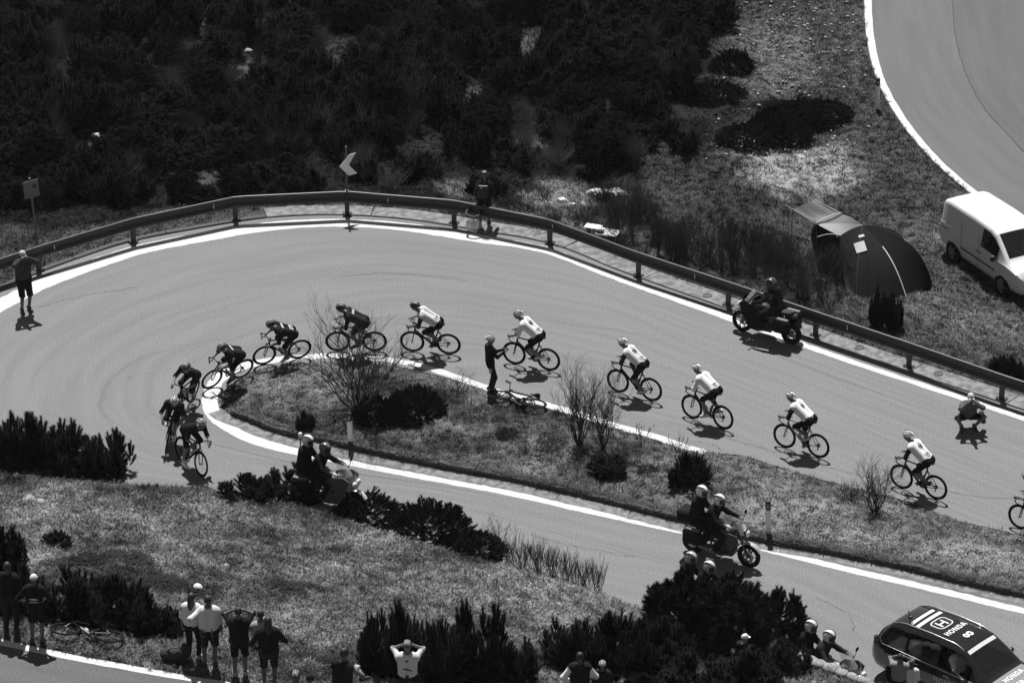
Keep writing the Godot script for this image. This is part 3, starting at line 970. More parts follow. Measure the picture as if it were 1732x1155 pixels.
func build_plants() -> void:
	M.needle = [grey(0.009, 0.9), grey(0.012, 0.9), grey(0.008, 0.9)]
	M.bark = grey(0.06, 0.95)
	M.twig = grey(0.045, 0.9)
	M.twig_pale = grey(0.2, 0.9)
	M.dry = grey(0.10, 0.9)
	M.dry2 = grey(0.06, 0.9)
	pines = [[], [], []]
	for i in 4: pines[0].append(pine_mesh(0, 100 + i))
	for i in 2: pines[1].append(pine_mesh(1, 200 + i))
	for i in 2: pines[2].append(pine_mesh(2, 300 + i))
	twigs = [twig_mesh(1, 24, 0.62, 11), twig_mesh(2, 30, 0.40, 9), twig_mesh(3, 9, 0.6, 6), twig_mesh(4, 30, 0.5, 4), branchy_mesh(5, 21, 0.95, 4), branchy_mesh(6, 18, 0.42, 4), branchy_mesh(7, 9, 0.7, 3)]
	rng.seed = 900
	var g := "pines along the crest of the near bank"
	for p in [[35, 790, 1.7, 1.75, "tallest dark pine of the clump on the bank crest beside the bend"], [112, 796, 1.6, 1.5, "middle dark pine of the clump on the bank crest beside the bend"], [182, 803, 1.3, 1.35, "end pine of the bank clump, its shoots leaning over the asphalt"], [418, 846, 1.3, 0.75, "low dark pine beside the police motorbike, shorter of the two"], [488, 852, 1.6, 1.1, "dark pine hiding the rear of the police motorbike"],
		[8, 968, 1.1, 1.4, "dark pine on the slope above the spectator in the striped top"], [95, 924, 0.7, 0.45, "tiny sparse pine alone on the grassy slope"], [120, 1052, 1.7, 1.5, "broad dark pine behind the bicycle lying in the grass"], [196, 1064, 1.7, 1.35, "dark pine between the lying bicycle and the couple in white"], [268, 1078, 1.2, 0.85, "smallest pine of the row, next to the black duffel bag"], [30, 1040, 1.2, 1.3, "dark pine right behind the two spectators by the road line"]]:
		plant_pine(0, rng.randi(), p[0], p[1], p[2], p[3], p[4], g)
	g = "pines on the slope above the lower leg"
	for p in [[655, 1140, 1.3, 1.9, "spiky tall pine beside the grass slope, behind the filming cyclist's shoulder"], [728, 1152, 1.5, 1.75, "spiky pine directly behind the cyclist filming in white jersey"], [805, 1148, 1.5, 2.1, "tallest spiky pine next to the cyclist filming in white jersey"], [868, 1152, 1.2, 1.3, "shorter pine filling the gap between spiky pines and dark thicket"], [970, 1128, 1.4, 1.35, "pine at the open end of the dark thicket below the grass slope"], [1040, 1130, 1.5, 1.5, "pine in the middle of the dark thicket below the grass slope"], [1108, 1140, 1.6, 1.5, "pine of the dark thicket touching the big round pine"], [1175, 1182, 1.8, 1.2, "low pine growing in front of the big round pine"], [1262, 1192, 1.9, 1.4, "low pine in front of the round pine with a face behind it"], [1328, 1135, 1.1, 0.85, "small pine between the round pine and the edging stones"], [1088, 1175, 0.8, 0.55, "small pine tip sticking up by the two seated spectators"]]:
		plant_pine(0, rng.randi(), p[0], p[1], p[2], p[3], p[4], g)
	g = "round pines at the edge of the lower leg"
	for p in [[1155, 1082, 2.0, 2.0, "rounded dark pine in front of the two half hidden motorcyclists"], [1240, 1092, 2.2, 2.05, "largest rounded dark pine at the edge of the lower leg"], [1315, 1082, 1.5, 1.5, "rounded dark pine with lobes reaching toward the motorcyclists by the stones"]]:
		plant_pine(1, rng.randi(), p[0], p[1], p[2], p[3], p[4], g, "round_pine")
	plant_pine(2, 0, 622, 876, 1.6, 0.62, "small dark juniper at the front wheel of the police motorbike", "", "juniper_bush")
	plant_pine(2, 1, 728, 915, 2.1, 1.0, "large dark juniper mound hanging over the lower leg", "", "juniper_bush")
	plant_pine(2, 0, 800, 935, 1.5, 0.5, "low juniper trailing down from the large juniper mound", "", "juniper_bush")
	plant_pine(2, 1, 700, 700, 1.5, 0.75, "dark low evergreen at the foot of the big leafless shrub", "", "juniper_bush")
	plant_pine(2, 0, 640, 705, 1.3, 0.55, "dark evergreen cushion beside the white marker post on the island", "", "juniper_bush")
	plant_pine(0, 1, 515, 728, 0.5, 0.6, "tiny dark pine alone on the tip of the island", "", "dwarf_pine")
	plant_pine(0, 2, 1165, 820, 1.1, 0.95, "small sparse pine on the island above the motorcycle pair", "", "dwarf_pine")
	plant_pine(0, 3, 1030, 800, 1.0, 0.5, "dark pine tangled in pale twigs on the island", "", "dwarf_pine")
	for p in [[150, 962], [205, 952], [260, 994], [300, 1004], [470, 1004], [505, 1120], [560, 1126]]:
		plant_pine(2, rng.randi(), p[0], p[1], rng.randf_range(0.7, 1.4), rng.randf_range(0.08, 0.18), "low dark heather cushion in the grass of the near slope", "heather cushions on the near slope", "heather_cushion")
	for p in [[800, 704], [860, 735], [930, 750], [1100, 796]]:
		plant_pine(2, rng.randi(), p[0], p[1], rng.randf_range(0.5, 1.1), rng.randf_range(0.08, 0.16), "low dark heather cushion in the grass of the island", "heather cushions on the island", "heather_cushion")
	g = "leafless shrubs on the island"
	plant_twig(4, 610, 697, 2.9, 2.9, "biggest leafless shrub, fanning up in front of a cyclist on the island", g)
	plant_twig(5, 980, 754, 2.2, 2.35, "tall upright leafless shrub on the island beside the white line", g)
	plant_twig(5, 1020, 758, 1.8, 2.0, "second upright leafless shrub, touching the tall one on the island", g)
	plant_twig(6, 770, 672, 1.5, 0.95, "low fine leafless shrub between the big shrub and standing cyclist", g)
	plant_twig(6, 1050, 802, 1.6, 1.15, "leafless shrub with crooked twigs around a dark pine on the island", g)
	plant_twig(6, 890, 768, 1.3, 0.8, "thin leafless shrub in the middle of the island grass", g)
	plant_twig(5, 1480, 868, 1.9, 1.45, "dense upright leafless shrub at the road edge by a climbing cyclist", g)
	plant_twig(3, 1440, 848, 0.9, 0.6, "low brushy shrub beside the dense upright leafless shrub", g)
	plant_twig(2, 1150, 770, 0.8, 0.7, "wispy leafless shrub poking over the end of the inner white line", g)
	plant_twig(2, 1085, 752, 0.8, 0.7, "wispy leafless shrub poking over the inner white line", g)
	plant_twig(6, 838, 930, 1.2, 1.15, "leafless shrub with curved twigs at the end of the juniper mound", "", M.twig)
	g = "tall dead stalks on the bank crest"
	for i in 13: plant_twig([3, 2][i % 2], 860 + i * 12.5, 950 + i * 4.4, 0.7, rng.randf_range(0.7, 1.15), "clump of tall dead stalks on the crest of the near bank", g)
	# beyond the guardrail: leafless thicket between kerb and tent
	g = "leafless thicket behind the guardrail"
	for i in 52:
		var px := rng.randf_range(1030, 1425)
		var py := 392 + (px - 1040) * 0.30 + rng.randf_range(-34, 26)
		var w := rng.randf_range(0.7, 1.4)
		var h := rng.randf_range(0.7, 1.7)
		var near := "the tent door" if px > 1360 else ("the black touring motorcycle" if px > 1230 else ("the first drain cover" if px > 1130 else "the white picnic board"))
		var size := "tall" if h > 1.35 else ("middling" if h > 1.0 else "low")
		plant_twig([5, 6, 3, 4][i % 4], px, py, w, h, "%s dark leafless shrub in the thicket behind the rail by %s" % [size, near], g)
	for i in 14:
		plant_twig([2, 3][i % 2], rng.randf_range(850, 1040), rng.randf_range(335, 400), 0.9, rng.randf_range(0.4, 0.8), "thin dry shrub around the white picnic board behind the guardrail", "dry shrubs behind the guardrail")
	for p in [[1484, 552, 0.5, 1.0, "narrow young spruce in front of the tent, taller of two"], [1512, 556, 0.6, 0.95, "narrow young spruce in front of the tent, shorter of two"]]:
		plant_pine(0, 1, p[0], p[1], p[2], p[3] * 1.25, p[4], "young spruces in front of the tent", "young_spruce")
	for i in 5:
		plant_pine(0, i, 1690 + i * 14, 628 + i * 6, 0.5, rng.randf_range(0.5, 0.8), "dark little pine of the clump behind the guardrail below the van", "pine clump below the van")
	# dark mass of pines on the slope beyond
	g = "pines of the dark slope beyond the guardrail"
	var placed := 0
	var row := 0
	var y := -70.0
	while y < 372.0:
		var x := -60.0 + (row % 2) * 30.0
		while x < 1290.0:
			var px := x + rng.randf_range(-26, 26)
			var py := y + rng.randf_range(-11, 11)
			x += 54.5
			var lim := 1240.0 - maxf(0.0, py) * 0.5 if py < 250 else 930.0 - (py - 250) * 0.8
			if py > 250 and px > 930 and px < 1210 and py < 285: lim = 1190.0 - (py - 250) * 1.2
			if px > lim: continue
			var rail_y := 326.0 if px > 400 and px < 700 else (326.0 + (400 - px) * 0.29 if px <= 400 else 326.0 + (px - 700) * 0.17)
			if py > rail_y + 4: continue
			var skip := false
			for q in PATCH:
				if q[4] > 0.03 and pow((px - q[0]) / (q[2] * 0.9), 2) + pow((py - 10 - q[1]) / (q[3] + 16.0), 2) < 1.0: skip = true
			if skip: continue
			var n := noi2.get_noise_2d(px * 0.05, py * 0.12)
			if rng.randf() < 0.12 + (0.45 if n > 0.22 else 0.0): continue
			var s := rng.randf_range(0.7, 1.35) + 0.4 * n
			var kind := 0 if rng.randf() < 0.72 else 1
			var h := 1.15 * s * rng.randf_range(0.7, 1.35)
			var look := ("tall" if h > 1.5 else ("low" if h < 0.95 else "middling")) + (" spiky" if kind == 0 else " rounded")
			var near := near_of(px, py)
			plant_pine(kind, rng.randi(), px, py, 1.5 * s, h, "%s dark dwarf pine %s" % [look, near], g)
			placed += 1
		y += 23.5
		row += 1
	print("pines beyond: ", placed)
	for p in [[1350, 205], [1300, 225], [1390, 200], [1330, 235], [1260, 240], [1240, 120], [1215, 170]]:
		plant_pine(2, rng.randi(), p[0], p[1], rng.randf_range(1.2, 2.0), rng.randf_range(0.5, 0.8), "dark creeping evergreen patch on the stony slope below the far road", "creeping evergreens below the far road", "juniper_bush")
	# pale dead branches
	for p in [[620, 235, 0.9, 1.0], [655, 140, 0.7, 0.8], [490, 190, 0.8, 0.7], [170, 290, 0.8, 0.7], [280, 275, 0.7, 0.7], [760, 120, 0.6, 0.7], [960, 200, 0.6, 0.6], [530, 110, 0.7, 0.6], [90, 300, 0.7, 0.5], [850, 265, 0.6, 0.6]]:
		plant_twig(6, p[0], p[1], p[2], p[3] * 1.6, "pale dead branch showing among the dark pines", "dead branches among the dark pines", M.twig_pale)

func build_dry() -> void:
	rng.seed = 515
	for i in 150:
		var px := rng.randf_range(-20, 1180)
		var py := rng.randf_range(0, 330)
		var lim := 326.0 if px > 400 and px < 700 else (326.0 + (400 - px) * 0.29 if px <= 400 else 326.0 + (px - 700) * 0.17)
		if py > lim or px > 1230 - py * 0.5: continue
		var h := rng.randf_range(0.6, 1.5)
		plant_twig([6, 4, 5][i % 3], px, py, rng.randf_range(0.6, 1.2), h, "%s dry pale shrub among pines %s" % [("tall" if h > 1.2 else ("middling" if h > 0.9 else "low")), near_of(px, py)], "dry shrubs through the dark pines", [M.dry, M.dry2][i % 2])

func tuft(blades: int, h: float, lean: float) -> MB:
	var mb := MB.new()
	for i in blades:
		var a := rng.randf() * TAU
		var d := Vector3(cos(a), 0, sin(a))
		var s := Vector3(-d.z, 0, d.x) * 0.0065
		var b := d * rng.randf_range(0.0, 0.07)
		var hh := h * rng.randf_range(0.5, 1.1)
		var mid := b + d * lean * hh * 0.4 + Vector3(0, hh * 0.6, 0)
		var tip := b + d * lean * hh * rng.randf_range(0.8, 1.5) + Vector3(0, hh * 0.85, 0)
		mb.quad(b - s, mid - s * 0.7, mid + s * 0.7, b + s)
		mb.tri(mid - s * 0.7, tip, mid + s * 0.7)
	return mb

func build_grass() -> void:
	rng.seed = 33
	var gm := StandardMaterial3D.new()
	gm.vertex_color_use_as_albedo = true
	gm.roughness = 1.0
	gm.metallic_specular = 0.1
	gm.cull_mode = BaseMaterial3D.CULL_DISABLED
	gm.backlight_enabled = true
	gm.backlight = Color(0.14, 0.14, 0.14)
	var kinds := [tuft(16, 0.08, 0.9).mesh(), tuft(13, 0.12, 0.6).mesh(), tuft(15, 0.055, 1.3).mesh()]
	var areas := [["bank_grass", 2, Rect2(-16, 6, 32, 24), 105000, "dry tufted grass covering the near bank and slope"], ["island_grass", 1, Rect2(-9, 0, 26, 17), 46000, "short dry grass covering the island inside the hairpin"], ["verge_grass", 3, Rect2(-18, -46, 36, 54), 150000, "rough grass on the verges and slope beyond the guardrail"]]
	for ar in areas:
		var xf := [[], [], []]
		var co := [[], [], []]
		var rc: Rect2 = ar[2]
		for i in ar[3]:
			var p2 := rc.position + Vector2(rng.randf(), rng.randf()) * rc.size
			var q := Vector3(p2.x, 0.0, p2.y)
			var c0 := proj(Vector3(p2.x, 1.0, p2.y))
			if c0.x < -60 or c0.x > 1790 or c0.y < -330 or c0.y > 1440: continue
			if zone(p2) != ar[1]: continue
			if ar[1] == 3 and (Geometry2D.is_point_in_polygon(p2, far_poly) or dist(p2, t_outer) < (0.66 if q.x > -7.6 else 0.2)): continue
			if ar[1] == 2 and dist(p2, t_near) < 0.03: continue
			var g := ground_albedo(q.x, q.z, ar[1])
			if ar[1] == 3 and g < 0.025 and rng.randf() < 0.35: continue
			var y := height(q.x, q.z)
			if ar[1] == 2:
				var sd := -1.0
				for k in shelf_w.size() - 1:
					if q.x >= shelf_w[k].x and q.x <= shelf_w[k + 1].x: sd = (shelf_w[k + 1] - shelf_w[k]).cross(p2 - shelf_w[k])
				if sd > -0.03: continue
			var k: int = rng.randi() % 3
			var s := rng.randf_range(0.6, 1.25) * (0.8 if ar[1] == 1 else 1.0)
			xf[k].append(Transform3D(Basis(Vector3.UP, rng.randf() * TAU).scaled(Vector3(s * 1.2, s, s * 1.2)), Vector3(q.x, y - 0.01, q.z)))
			var c := clampf(g * (0.35 + 2.7 * pow(rng.randf(), 2.2)), 0.004, 0.5)
			co[k].append(Color(c, c, c))
		if ar[1] == 1:   # grass hanging over the island kerb
			for i in 2600:
				var at := rng.randf_range(0.7, 22.4)
				var pp := sub(low_w, at, at + 0.05, 2)
				var tt := (pp[1] - pp[0]).normalized()
				var q := pp[0] + Vector2(tt.y, -tt.x) * rng.randf_range(0.05, 0.24)
				var k: int = rng.randi() % 3
				var s := rng.randf_range(0.7, 1.2)
				xf[k].append(Transform3D(Basis(Vector3.UP, rng.randf() * TAU).scaled(Vector3(s * 1.2, s, s * 1.2)), Vector3(q.x, 0.12, q.y)))
				var c := rng.randf_range(0.03, 0.16)
				co[k].append(Color(c, c, c))
		var root := Node3D.new()
		root.name = ar[0]
		add_child(root)
		meta(root, ar[4], "grass", "", "stuff")
		for k in 3:
			var mm := MultiMesh.new()
			mm.transform_format = MultiMesh.TRANSFORM_3D
			mm.use_colors = true
			mm.mesh = kinds[k]
			mm.instance_count = xf[k].size()
			for i in xf[k].size():
				mm.set_instance_transform(i, xf[k][i])
				mm.set_instance_color(i, co[k][i])
			var mi := MultiMeshInstance3D.new()
			mi.name = "tufts"
			mi.multimesh = mm
			mi.material_override = gm
			root.add_child(mi, true)
			mi.set_meta("kind", "stuff")

# ---------- figures ----------
# limb labels: 1 torso 2 upper arm 3 forearm 5 thigh 6 calf 7 foot 8 neck 9 hips
const CELL := 0.023

func ik(a: Vector3, b: Vector3, l1: float, l2: float, bend: Vector3) -> Vector3:
	var d := b - a
	var L := minf(d.length(), (l1 + l2) * 0.999)
	var u := d.normalized()
	var x := (L * L + l1 * l1 - l2 * l2) / (2.0 * L)
	var y := sqrt(maxf(l1 * l1 - x * x, 0.0))
	var n := (bend - u * bend.dot(u)).normalized()
	return a + u * x + n * y

func figure(key: String, s: Dictionary) -> Dictionary:   # joints, bones and the field of a posed body, cached
	if cache.has(key): return cache[key]
	var pel: Vector3 = s.pel
	var chest: Vector3 = s.chest
	var head: Vector3 = s.head
	var spine := (chest - pel).normalized()
	var girth: float = s.get("girth", 1.0)
	var bones := []
	var neck := chest + spine * 0.07
	var waist := pel.lerp(chest, 0.42)
	var j := {"neck": neck, "spine": spine, "pel": pel, "chest": chest, "head": head}
	var lat: Vector3 = s.get("lat", Vector3(0, 0, 1))
	for sd in [-1.0, 1.0]:
		var w := "l" if sd < 0 else "r"
		var hip: Vector3 = pel + lat * 0.095 * sd
		var sh: Vector3 = chest + lat * 0.185 * sd - spine * 0.01
		var ank: Vector3 = s["foot_" + w]
		var knee: Vector3 = s["knee_" + w] if s.has("knee_" + w) else ik(hip, ank, 0.44, 0.43, s.get("knee_dir", Vector3(1, 0.15, 0)) + Vector3(0, 0, 0.12 * sd))
		var wr: Vector3 = s["hand_" + w]
		var el := ik(sh, wr, 0.29, 0.26, s.get("elbow_" + w, Vector3(-0.3, -0.7, 0.6 * sd)))
		var toe_d: Vector3 = s.get("toe", Vector3(1, -0.12, 0))
		toe_d = (toe_d + Vector3(0, 0, 0.12 * sd)).normalized()
		bones.append([hip, pel.lerp(chest, 0.16) + lat * 0.08 * sd, 0.108 * girth, 0.105 * girth, 9])
		bones.append([pel.lerp(chest, 0.15) + lat * 0.078 * sd, chest + lat * 0.105 * sd, 0.108 * girth, 0.108, 1])
		bones.append([neck - spine * 0.03, sh, 0.06, 0.062, 1])
		bones.append([sh, el, 0.056, 0.043, 2])
		bones.append([el, wr, 0.042, 0.028, 3])
		bones.append([hip, knee, 0.092 * girth, 0.058, 5])
		bones.append([knee, ank, 0.058, 0.038, 6])
		bones.append([ank + Vector3(0, -0.01, 0) - toe_d * 0.05, ank + toe_d * 0.16 + Vector3(0, -0.04, 0), 0.043, 0.033, 7])
		j["sh_" + w] = sh; j["el_" + w] = el; j["wr_" + w] = wr; j["knee_" + w] = knee
	bones.append([neck - spine * 0.04, head - Vector3(0, 0.05, 0), 0.058, 0.052, 8])
	# field
	var lo := Vector3.ONE * 99.0
	var hi := -lo
	for b in bones:
		for q in [b[0], b[1]]:
			lo = lo.min(q - Vector3.ONE * 0.2)
			hi = hi.max(q + Vector3.ONE * 0.2)
	var n := Vector3i(((hi - lo) / CELL).ceil())
	var F := PackedFloat32Array()
	F.resize(n.x * n.y * n.z)
	F.fill(0.2)
	var D := F.duplicate()
	var Lb := PackedByteArray()
	Lb.resize(F.size())
	var k := 0.04
	for b in bones:
		var a: Vector3 = b[0]
		var e: Vector3 = b[1]
		var ra: float = b[2]
		var rb: float = b[3]
		var m := maxf(ra, rb) + 0.055
		var c0 := Vector3i(((a.min(e) - Vector3.ONE * m - lo) / CELL).floor()).clamp(Vector3i.ZERO, n - Vector3i.ONE)
		var c1 := Vector3i(((a.max(e) + Vector3.ONE * m - lo) / CELL).ceil()).clamp(Vector3i.ZERO, n - Vector3i.ONE)
		var ae := e - a
		var il := 1.0 / maxf(ae.length_squared(), 1e-6)
		for z in range(c0.z, c1.z + 1):
			for y in range(c0.y, c1.y + 1):
				var at := (z * n.y + y) * n.x
				for x in range(c0.x, c1.x + 1):
					var p := lo + Vector3(x, y, z) * CELL - a
					var t := clampf(p.dot(ae) * il, 0.0, 1.0)
					var d := (p - ae * t).length() - ra - (rb - ra) * t
					if d > 0.055: continue
					var i := at + x
					var f := F[i]
					var h := maxf(k - absf(f - d), 0.0)
					F[i] = minf(f, d) - h * h / (4.0 * k)
					if d < D[i]:
						D[i] = d
						Lb[i] = b[4]
	var r := {"F": F, "L": Lb, "n": n, "lo": lo, "j": j, "s": s, "cloth": {}, "key": key}
	cache[key] = r
	return r

func nets(r: Dictionary, iso: float, want: Array, mb: MB) -> void:
	var F: PackedFloat32Array = r.F
	var Lb: PackedByteArray = r.L
	var n: Vector3i = r.n
	var lo: Vector3 = r.lo
	var sx := 1
	var sy := n.x
	var sz := n.x * n.y
	var off := [0, sx, sy, sx + sy, sz, sx + sz, sy + sz, sx + sy + sz]
	var cpos := [Vector3(0, 0, 0), Vector3(1, 0, 0), Vector3(0, 1, 0), Vector3(1, 1, 0), Vector3(0, 0, 1), Vector3(1, 0, 1), Vector3(0, 1, 1), Vector3(1, 1, 1)]
	var edges := [[0, 1], [2, 3], [4, 5], [6, 7], [0, 2], [1, 3], [4, 6], [5, 7], [0, 4], [1, 5], [2, 6], [3, 7]]
	var id := PackedInt32Array()
	id.resize(F.size())
	id.fill(-1)
	var far := CELL * 2.2
	var k0 := mb.v.size()
	var cells := PackedInt32Array()
	var val := PackedFloat32Array()
	val.resize(8)
	for z in n.z - 1:
		for y in n.y - 1:
			var at := z * sz + y * sy
			for x in n.x - 1:
				var i := at + x
				var f0 := F[i] - iso
				if f0 > far or f0 < -far: continue
				var mask := 0
				for c in 8:
					var f := F[i + off[c]] - iso
					val[c] = f
					if f < 0.0: mask |= 1 << c
				if mask == 0 or mask == 255: continue
				var p := Vector3.ZERO
				var m := 0
				for e in edges:
					var a := val[e[0]]
					var b := val[e[1]]
					if (a < 0.0) != (b < 0.0):
						p += (cpos[e[0]] as Vector3).lerp(cpos[e[1]], a / (a - b))
						m += 1
				p /= m
				id[i] = mb.v.size()
				cells.append(i)
				mb.v.append(lo + (Vector3(x, y, z) + p) * CELL)
				mb.n.append(Vector3(val[1] + val[3] + val[5] + val[7] - val[0] - val[2] - val[4] - val[6], val[2] + val[3] + val[6] + val[7] - val[0] - val[1] - val[4] - val[5], val[4] + val[5] + val[6] + val[7] - val[0] - val[1] - val[2] - val[3]).normalized())
	var str := [sx, sy, sz]
	for i in cells:
		for ax in 3:
			var u: int = str[(ax + 1) % 3]
			var v: int = str[(ax + 2) % 3]
			if i - u - v < 0: continue
			var a := F[i] - iso
			var b := F[i + str[ax]] - iso
			if (a < 0.0) == (b < 0.0): continue
			var q := [id[i], id[i - u], id[i - u - v], id[i - v]]
			if q[1] < 0 or q[2] < 0 or q[3] < 0: continue
			if want.size():
				var lab := Lb[i] if a < b else Lb[i + str[ax]]
				if not lab in want: continue
			if a < 0.0: mb.ix.append_array([q[0], q[2], q[1], q[0], q[3], q[2]])
			else: mb.ix.append_array([q[0], q[1], q[2], q[0], q[2], q[3]])

func finger(mb: MB, b: Vector3, d: Vector3, curl: Vector3, len: float, c: float) -> void:
	var p1 := b + d * len * 0.45
	var d2 := (d + curl * c).normalized()
	var p2 := p1 + d2 * len * 0.32
	var d3 := (d2 + curl * c).normalized()
	mb.tube([b, p1, p2, p2 + d3 * len * 0.26], [0.0095, 0.009, 0.0082, 0.005], 5)

func hand(mb: MB, wr: Vector3, d: Vector3, palm: Vector3, sd: float, c: float) -> void:   # palm: direction the palm faces
	d = d.normalized()
	palm = (palm - d * palm.dot(d)).normalized()
	var across := d.cross(palm) * sd
	var bs := Basis(d, palm, d.cross(palm))
	mb.ball(wr + d * 0.045, Vector3(0.056, 0.018, 0.04), bs, 8, 5)
	var lens := [0.072, 0.082, 0.076, 0.06]
	for i in 4:
		finger(mb, wr + d * 0.085 + across * (0.028 - 0.019 * i), d, palm, lens[i], c)
	finger(mb, wr + d * 0.03 + across * 0.035, (d * 0.6 + across * 0.8).normalized(), palm, 0.062, c * 0.6)

func head_shape() -> MB:   # x forward, y up
	var mb := MB.new()
	var pts := []
	for i in 15:
		var t := lerpf(-PI / 2, PI / 2, i / 14.0)
		for q in 21:
			var a := TAU * (q % 20) / 20.0
			var d := Vector3(cos(a) * cos(t), sin(t), sin(a) * cos(t))
			var p := d * Vector3(0.097, 0.122, 0.076)
			if d.y < -0.1 and d.x < 0.2: p *= Vector3(0.82, 0.9, 0.85)   # nape
			if d.y < -0.25 and d.x > 0.0: p.z *= 0.8                       # jaw
			var nose := exp(-pow((d.y + 0.12) / 0.17, 2) - pow(d.z / 0.16, 2)) if d.x > 0.5 else 0.0
			p.x += nose * 0.026
			var eye := exp(-pow((d.y - 0.08) / 0.1, 2) - pow((absf(d.z) - 0.38) / 0.14, 2)) if d.x > 0.4 else 0.0
			p.x -= eye * 0.010
			var lip := exp(-pow((d.y + 0.48) / 0.09, 2) - pow(d.z / 0.3, 2)) if d.x > 0.4 else 0.0
			p.x += lip * 0.006
			pts.append(p)
	mb.grid(pts, 21, true)
	for s in [-1, 1]: mb.ball(Vector3(-0.012, -0.005, s * 0.077), Vector3(0.018, 0.03, 0.01), Basis(), 6, 5)
	return mb

func head_xf(r: Dictionary) -> Transform3D:
	var s: Dictionary = r.s
	var f: Vector3 = s.get("look", Vector3(1, -0.1, 0)).normalized()
	var z := f.cross(Vector3.UP).normalized()
	return Transform3D(Basis(f, z.cross(f), z), s.head)

func body_mesh(r: Dictionary) -> ArrayMesh:
	if r.has("body"): return r.body
	var mb := MB.new()
	nets(r, 0.0, [], mb)
	mb.take(cached_mb("head"), head_xf(r))
	var s: Dictionary = r.s
	for sd in [-1.0, 1.0]:
		var w := "l" if sd < 0 else "r"
		var fd: Vector3 = (r.j["wr_" + w] - r.j["el_" + w]).normalized()
		var hd: Vector3 = s.get("hand_dir", Vector3.ZERO)
		hand(mb, r.j["wr_" + w] - fd * 0.01, (fd + hd).normalized(), s.get("palm_" + w, Vector3(0, -0.3, -sd)), sd, s.get("curl", 0.5))
	r.body = mb.mesh()
	return r.body

func cached_mb(which: String) -> MB:
	if not cache.has("mb_" + which):
		cache["mb_" + which] = head_shape()
	return cache["mb_" + which]

func cloth(r: Dictionary, want: Array, iso := 0.012) -> ArrayMesh:
	var key := str(want) + str(iso)
	if not r.cloth.has(key):
		var mb := MB.new()
		nets(r, iso, want, mb)
		r.cloth[key] = mb.mesh()
	return r.cloth[key]

func gear(which: String) -> ArrayMesh:
	if cache.has("gear_" + which): return cache["gear_" + which]
	var mb := MB.new()
	match which:
		"race_shell":
			var pts := []
			for i in 8:
				var t := lerpf(-0.05, PI / 2, i / 7.0)
				for q in 21:
					var a := TAU * (q % 20) / 20.0
					var tail := 1.18 if cos(a) < 0 else 1.0
					pts.append(Vector3(cos(a) * cos(t) * 0.135 * tail - 0.01, sin(t) * 0.125 + 0.028 + (0.012 if cos(a) > 0.3 else -0.012 * cos(a)) * cos(t), sin(a) * cos(t) * 0.104))
			mb.grid(pts, 21, true)
		"race_vent0", "race_vent1", "race_vent2":
			var z0 := (int(which.right(1)) - 1) * 0.042
			var p := []
			for i in 7:
				var t := lerpf(0.45, 2.6, i / 6.0)
				p.append(Vector3(cos(t) * 0.132 * (1.15 if cos(t) < 0 else 1.0) - 0.01, sin(t) * 0.127 * sqrt(1.0 - pow(z0 / 0.11, 2)) + 0.028, z0))
			mb.tube(p, [0.006, 0.011, 0.012, 0.012, 0.012, 0.011, 0.006], 6)
		"glasses":
			var pts := []
			for i in 3:
				for q in 13:
					var a := lerpf(-1.25, 1.25, q / 12.0)
					pts.append(Vector3(cos(a) * 0.103, 0.038 - i * 0.019, sin(a) * 0.083))
			mb.grid(pts, 13)
		"moto_shell":
			var pts := []
			for i in 12:
				var t := lerpf(-0.9, PI / 2, i / 11.0)
				for q in 25:
					var a := TAU * (q % 24) / 24.0
					var d := Vector3(cos(a) * cos(t), sin(t), sin(a) * cos(t))
					var k := 1.0
					if d.x > 0.45 and d.y < 0.28 and d.y > -0.42: k = 0.93
					pts.append(d * Vector3(0.158, 0.152, 0.132) * k + Vector3(0.0, 0.01, 0))
			mb.grid(pts, 25, true)
		"moto_visor":
			var pts := []
			for i in 4:
				for q in 13:
					var a := lerpf(-1.15, 1.15, q / 12.0)
					var y := lerpf(0.07, -0.065, i / 3.0)
					pts.append(Vector3(cos(a) * 0.16 * sqrt(1.0 - pow(y / 0.152, 2)), y + 0.008, sin(a) * 0.137))
			mb.grid(pts, 13)
		"moto_stripe":
			for z in [-0.05, 0.05]:
				var p := []
				for i in 8:
					var t := lerpf(0.45, 2.9, i / 7.0)
					p.append(Vector3(cos(t) * 0.158 * 0.93, sin(t) * 0.152 * 0.93 + 0.01, z * (1.0 + 0.5 * sin(t))))
				mb.tube(p, 0.011, 5)
			mb.box(Vector3(0.13, -0.09, 0), Vector3(0.05, 0.03, 0.1), Basis(), 0.008)
		"hair":
			mb.ball(Vector3(-0.012, 0.022, 0), Vector3(0.104, 0.118, 0.087), Basis(Vector3(0, 0, 1), 0.35), 14, 8, -0.1, 1.0)
		"long_hair":
			mb.ball(Vector3(-0.012, 0.022, 0), Vector3(0.106, 0.12, 0.09), Basis(Vector3(0, 0, 1), 0.35), 14, 8, -0.1, 1.0)
			mb.tube([Vector3(-0.05, 0.04, 0), Vector3(-0.085, -0.05, 0.0), Vector3(-0.09, -0.17, 0.0), Vector3(-0.085, -0.27, 0.0)], [0.08, 0.082, 0.075, 0.03], 10)
		"cap":
			mb.ball(Vector3(-0.008, 0.03, 0), Vector3(0.108, 0.108, 0.09), Basis(), 14, 6, 0.0, 1.0)
			mb.plate(PackedVector2Array([Vector2(0.06, -0.075), Vector2(0.15, -0.06), Vector2(0.178, 0.0), Vector2(0.15, 0.06), Vector2(0.06, 0.075)]), Transform3D(Basis(Vector3(1, -0.15, 0), Vector3(0, 0, 1), Vector3(0, 1, 0)), Vector3(0, 0.035, 0)), 0.006)
	cache["gear_" + which] = mb.mesh()
	return cache["gear_" + which]

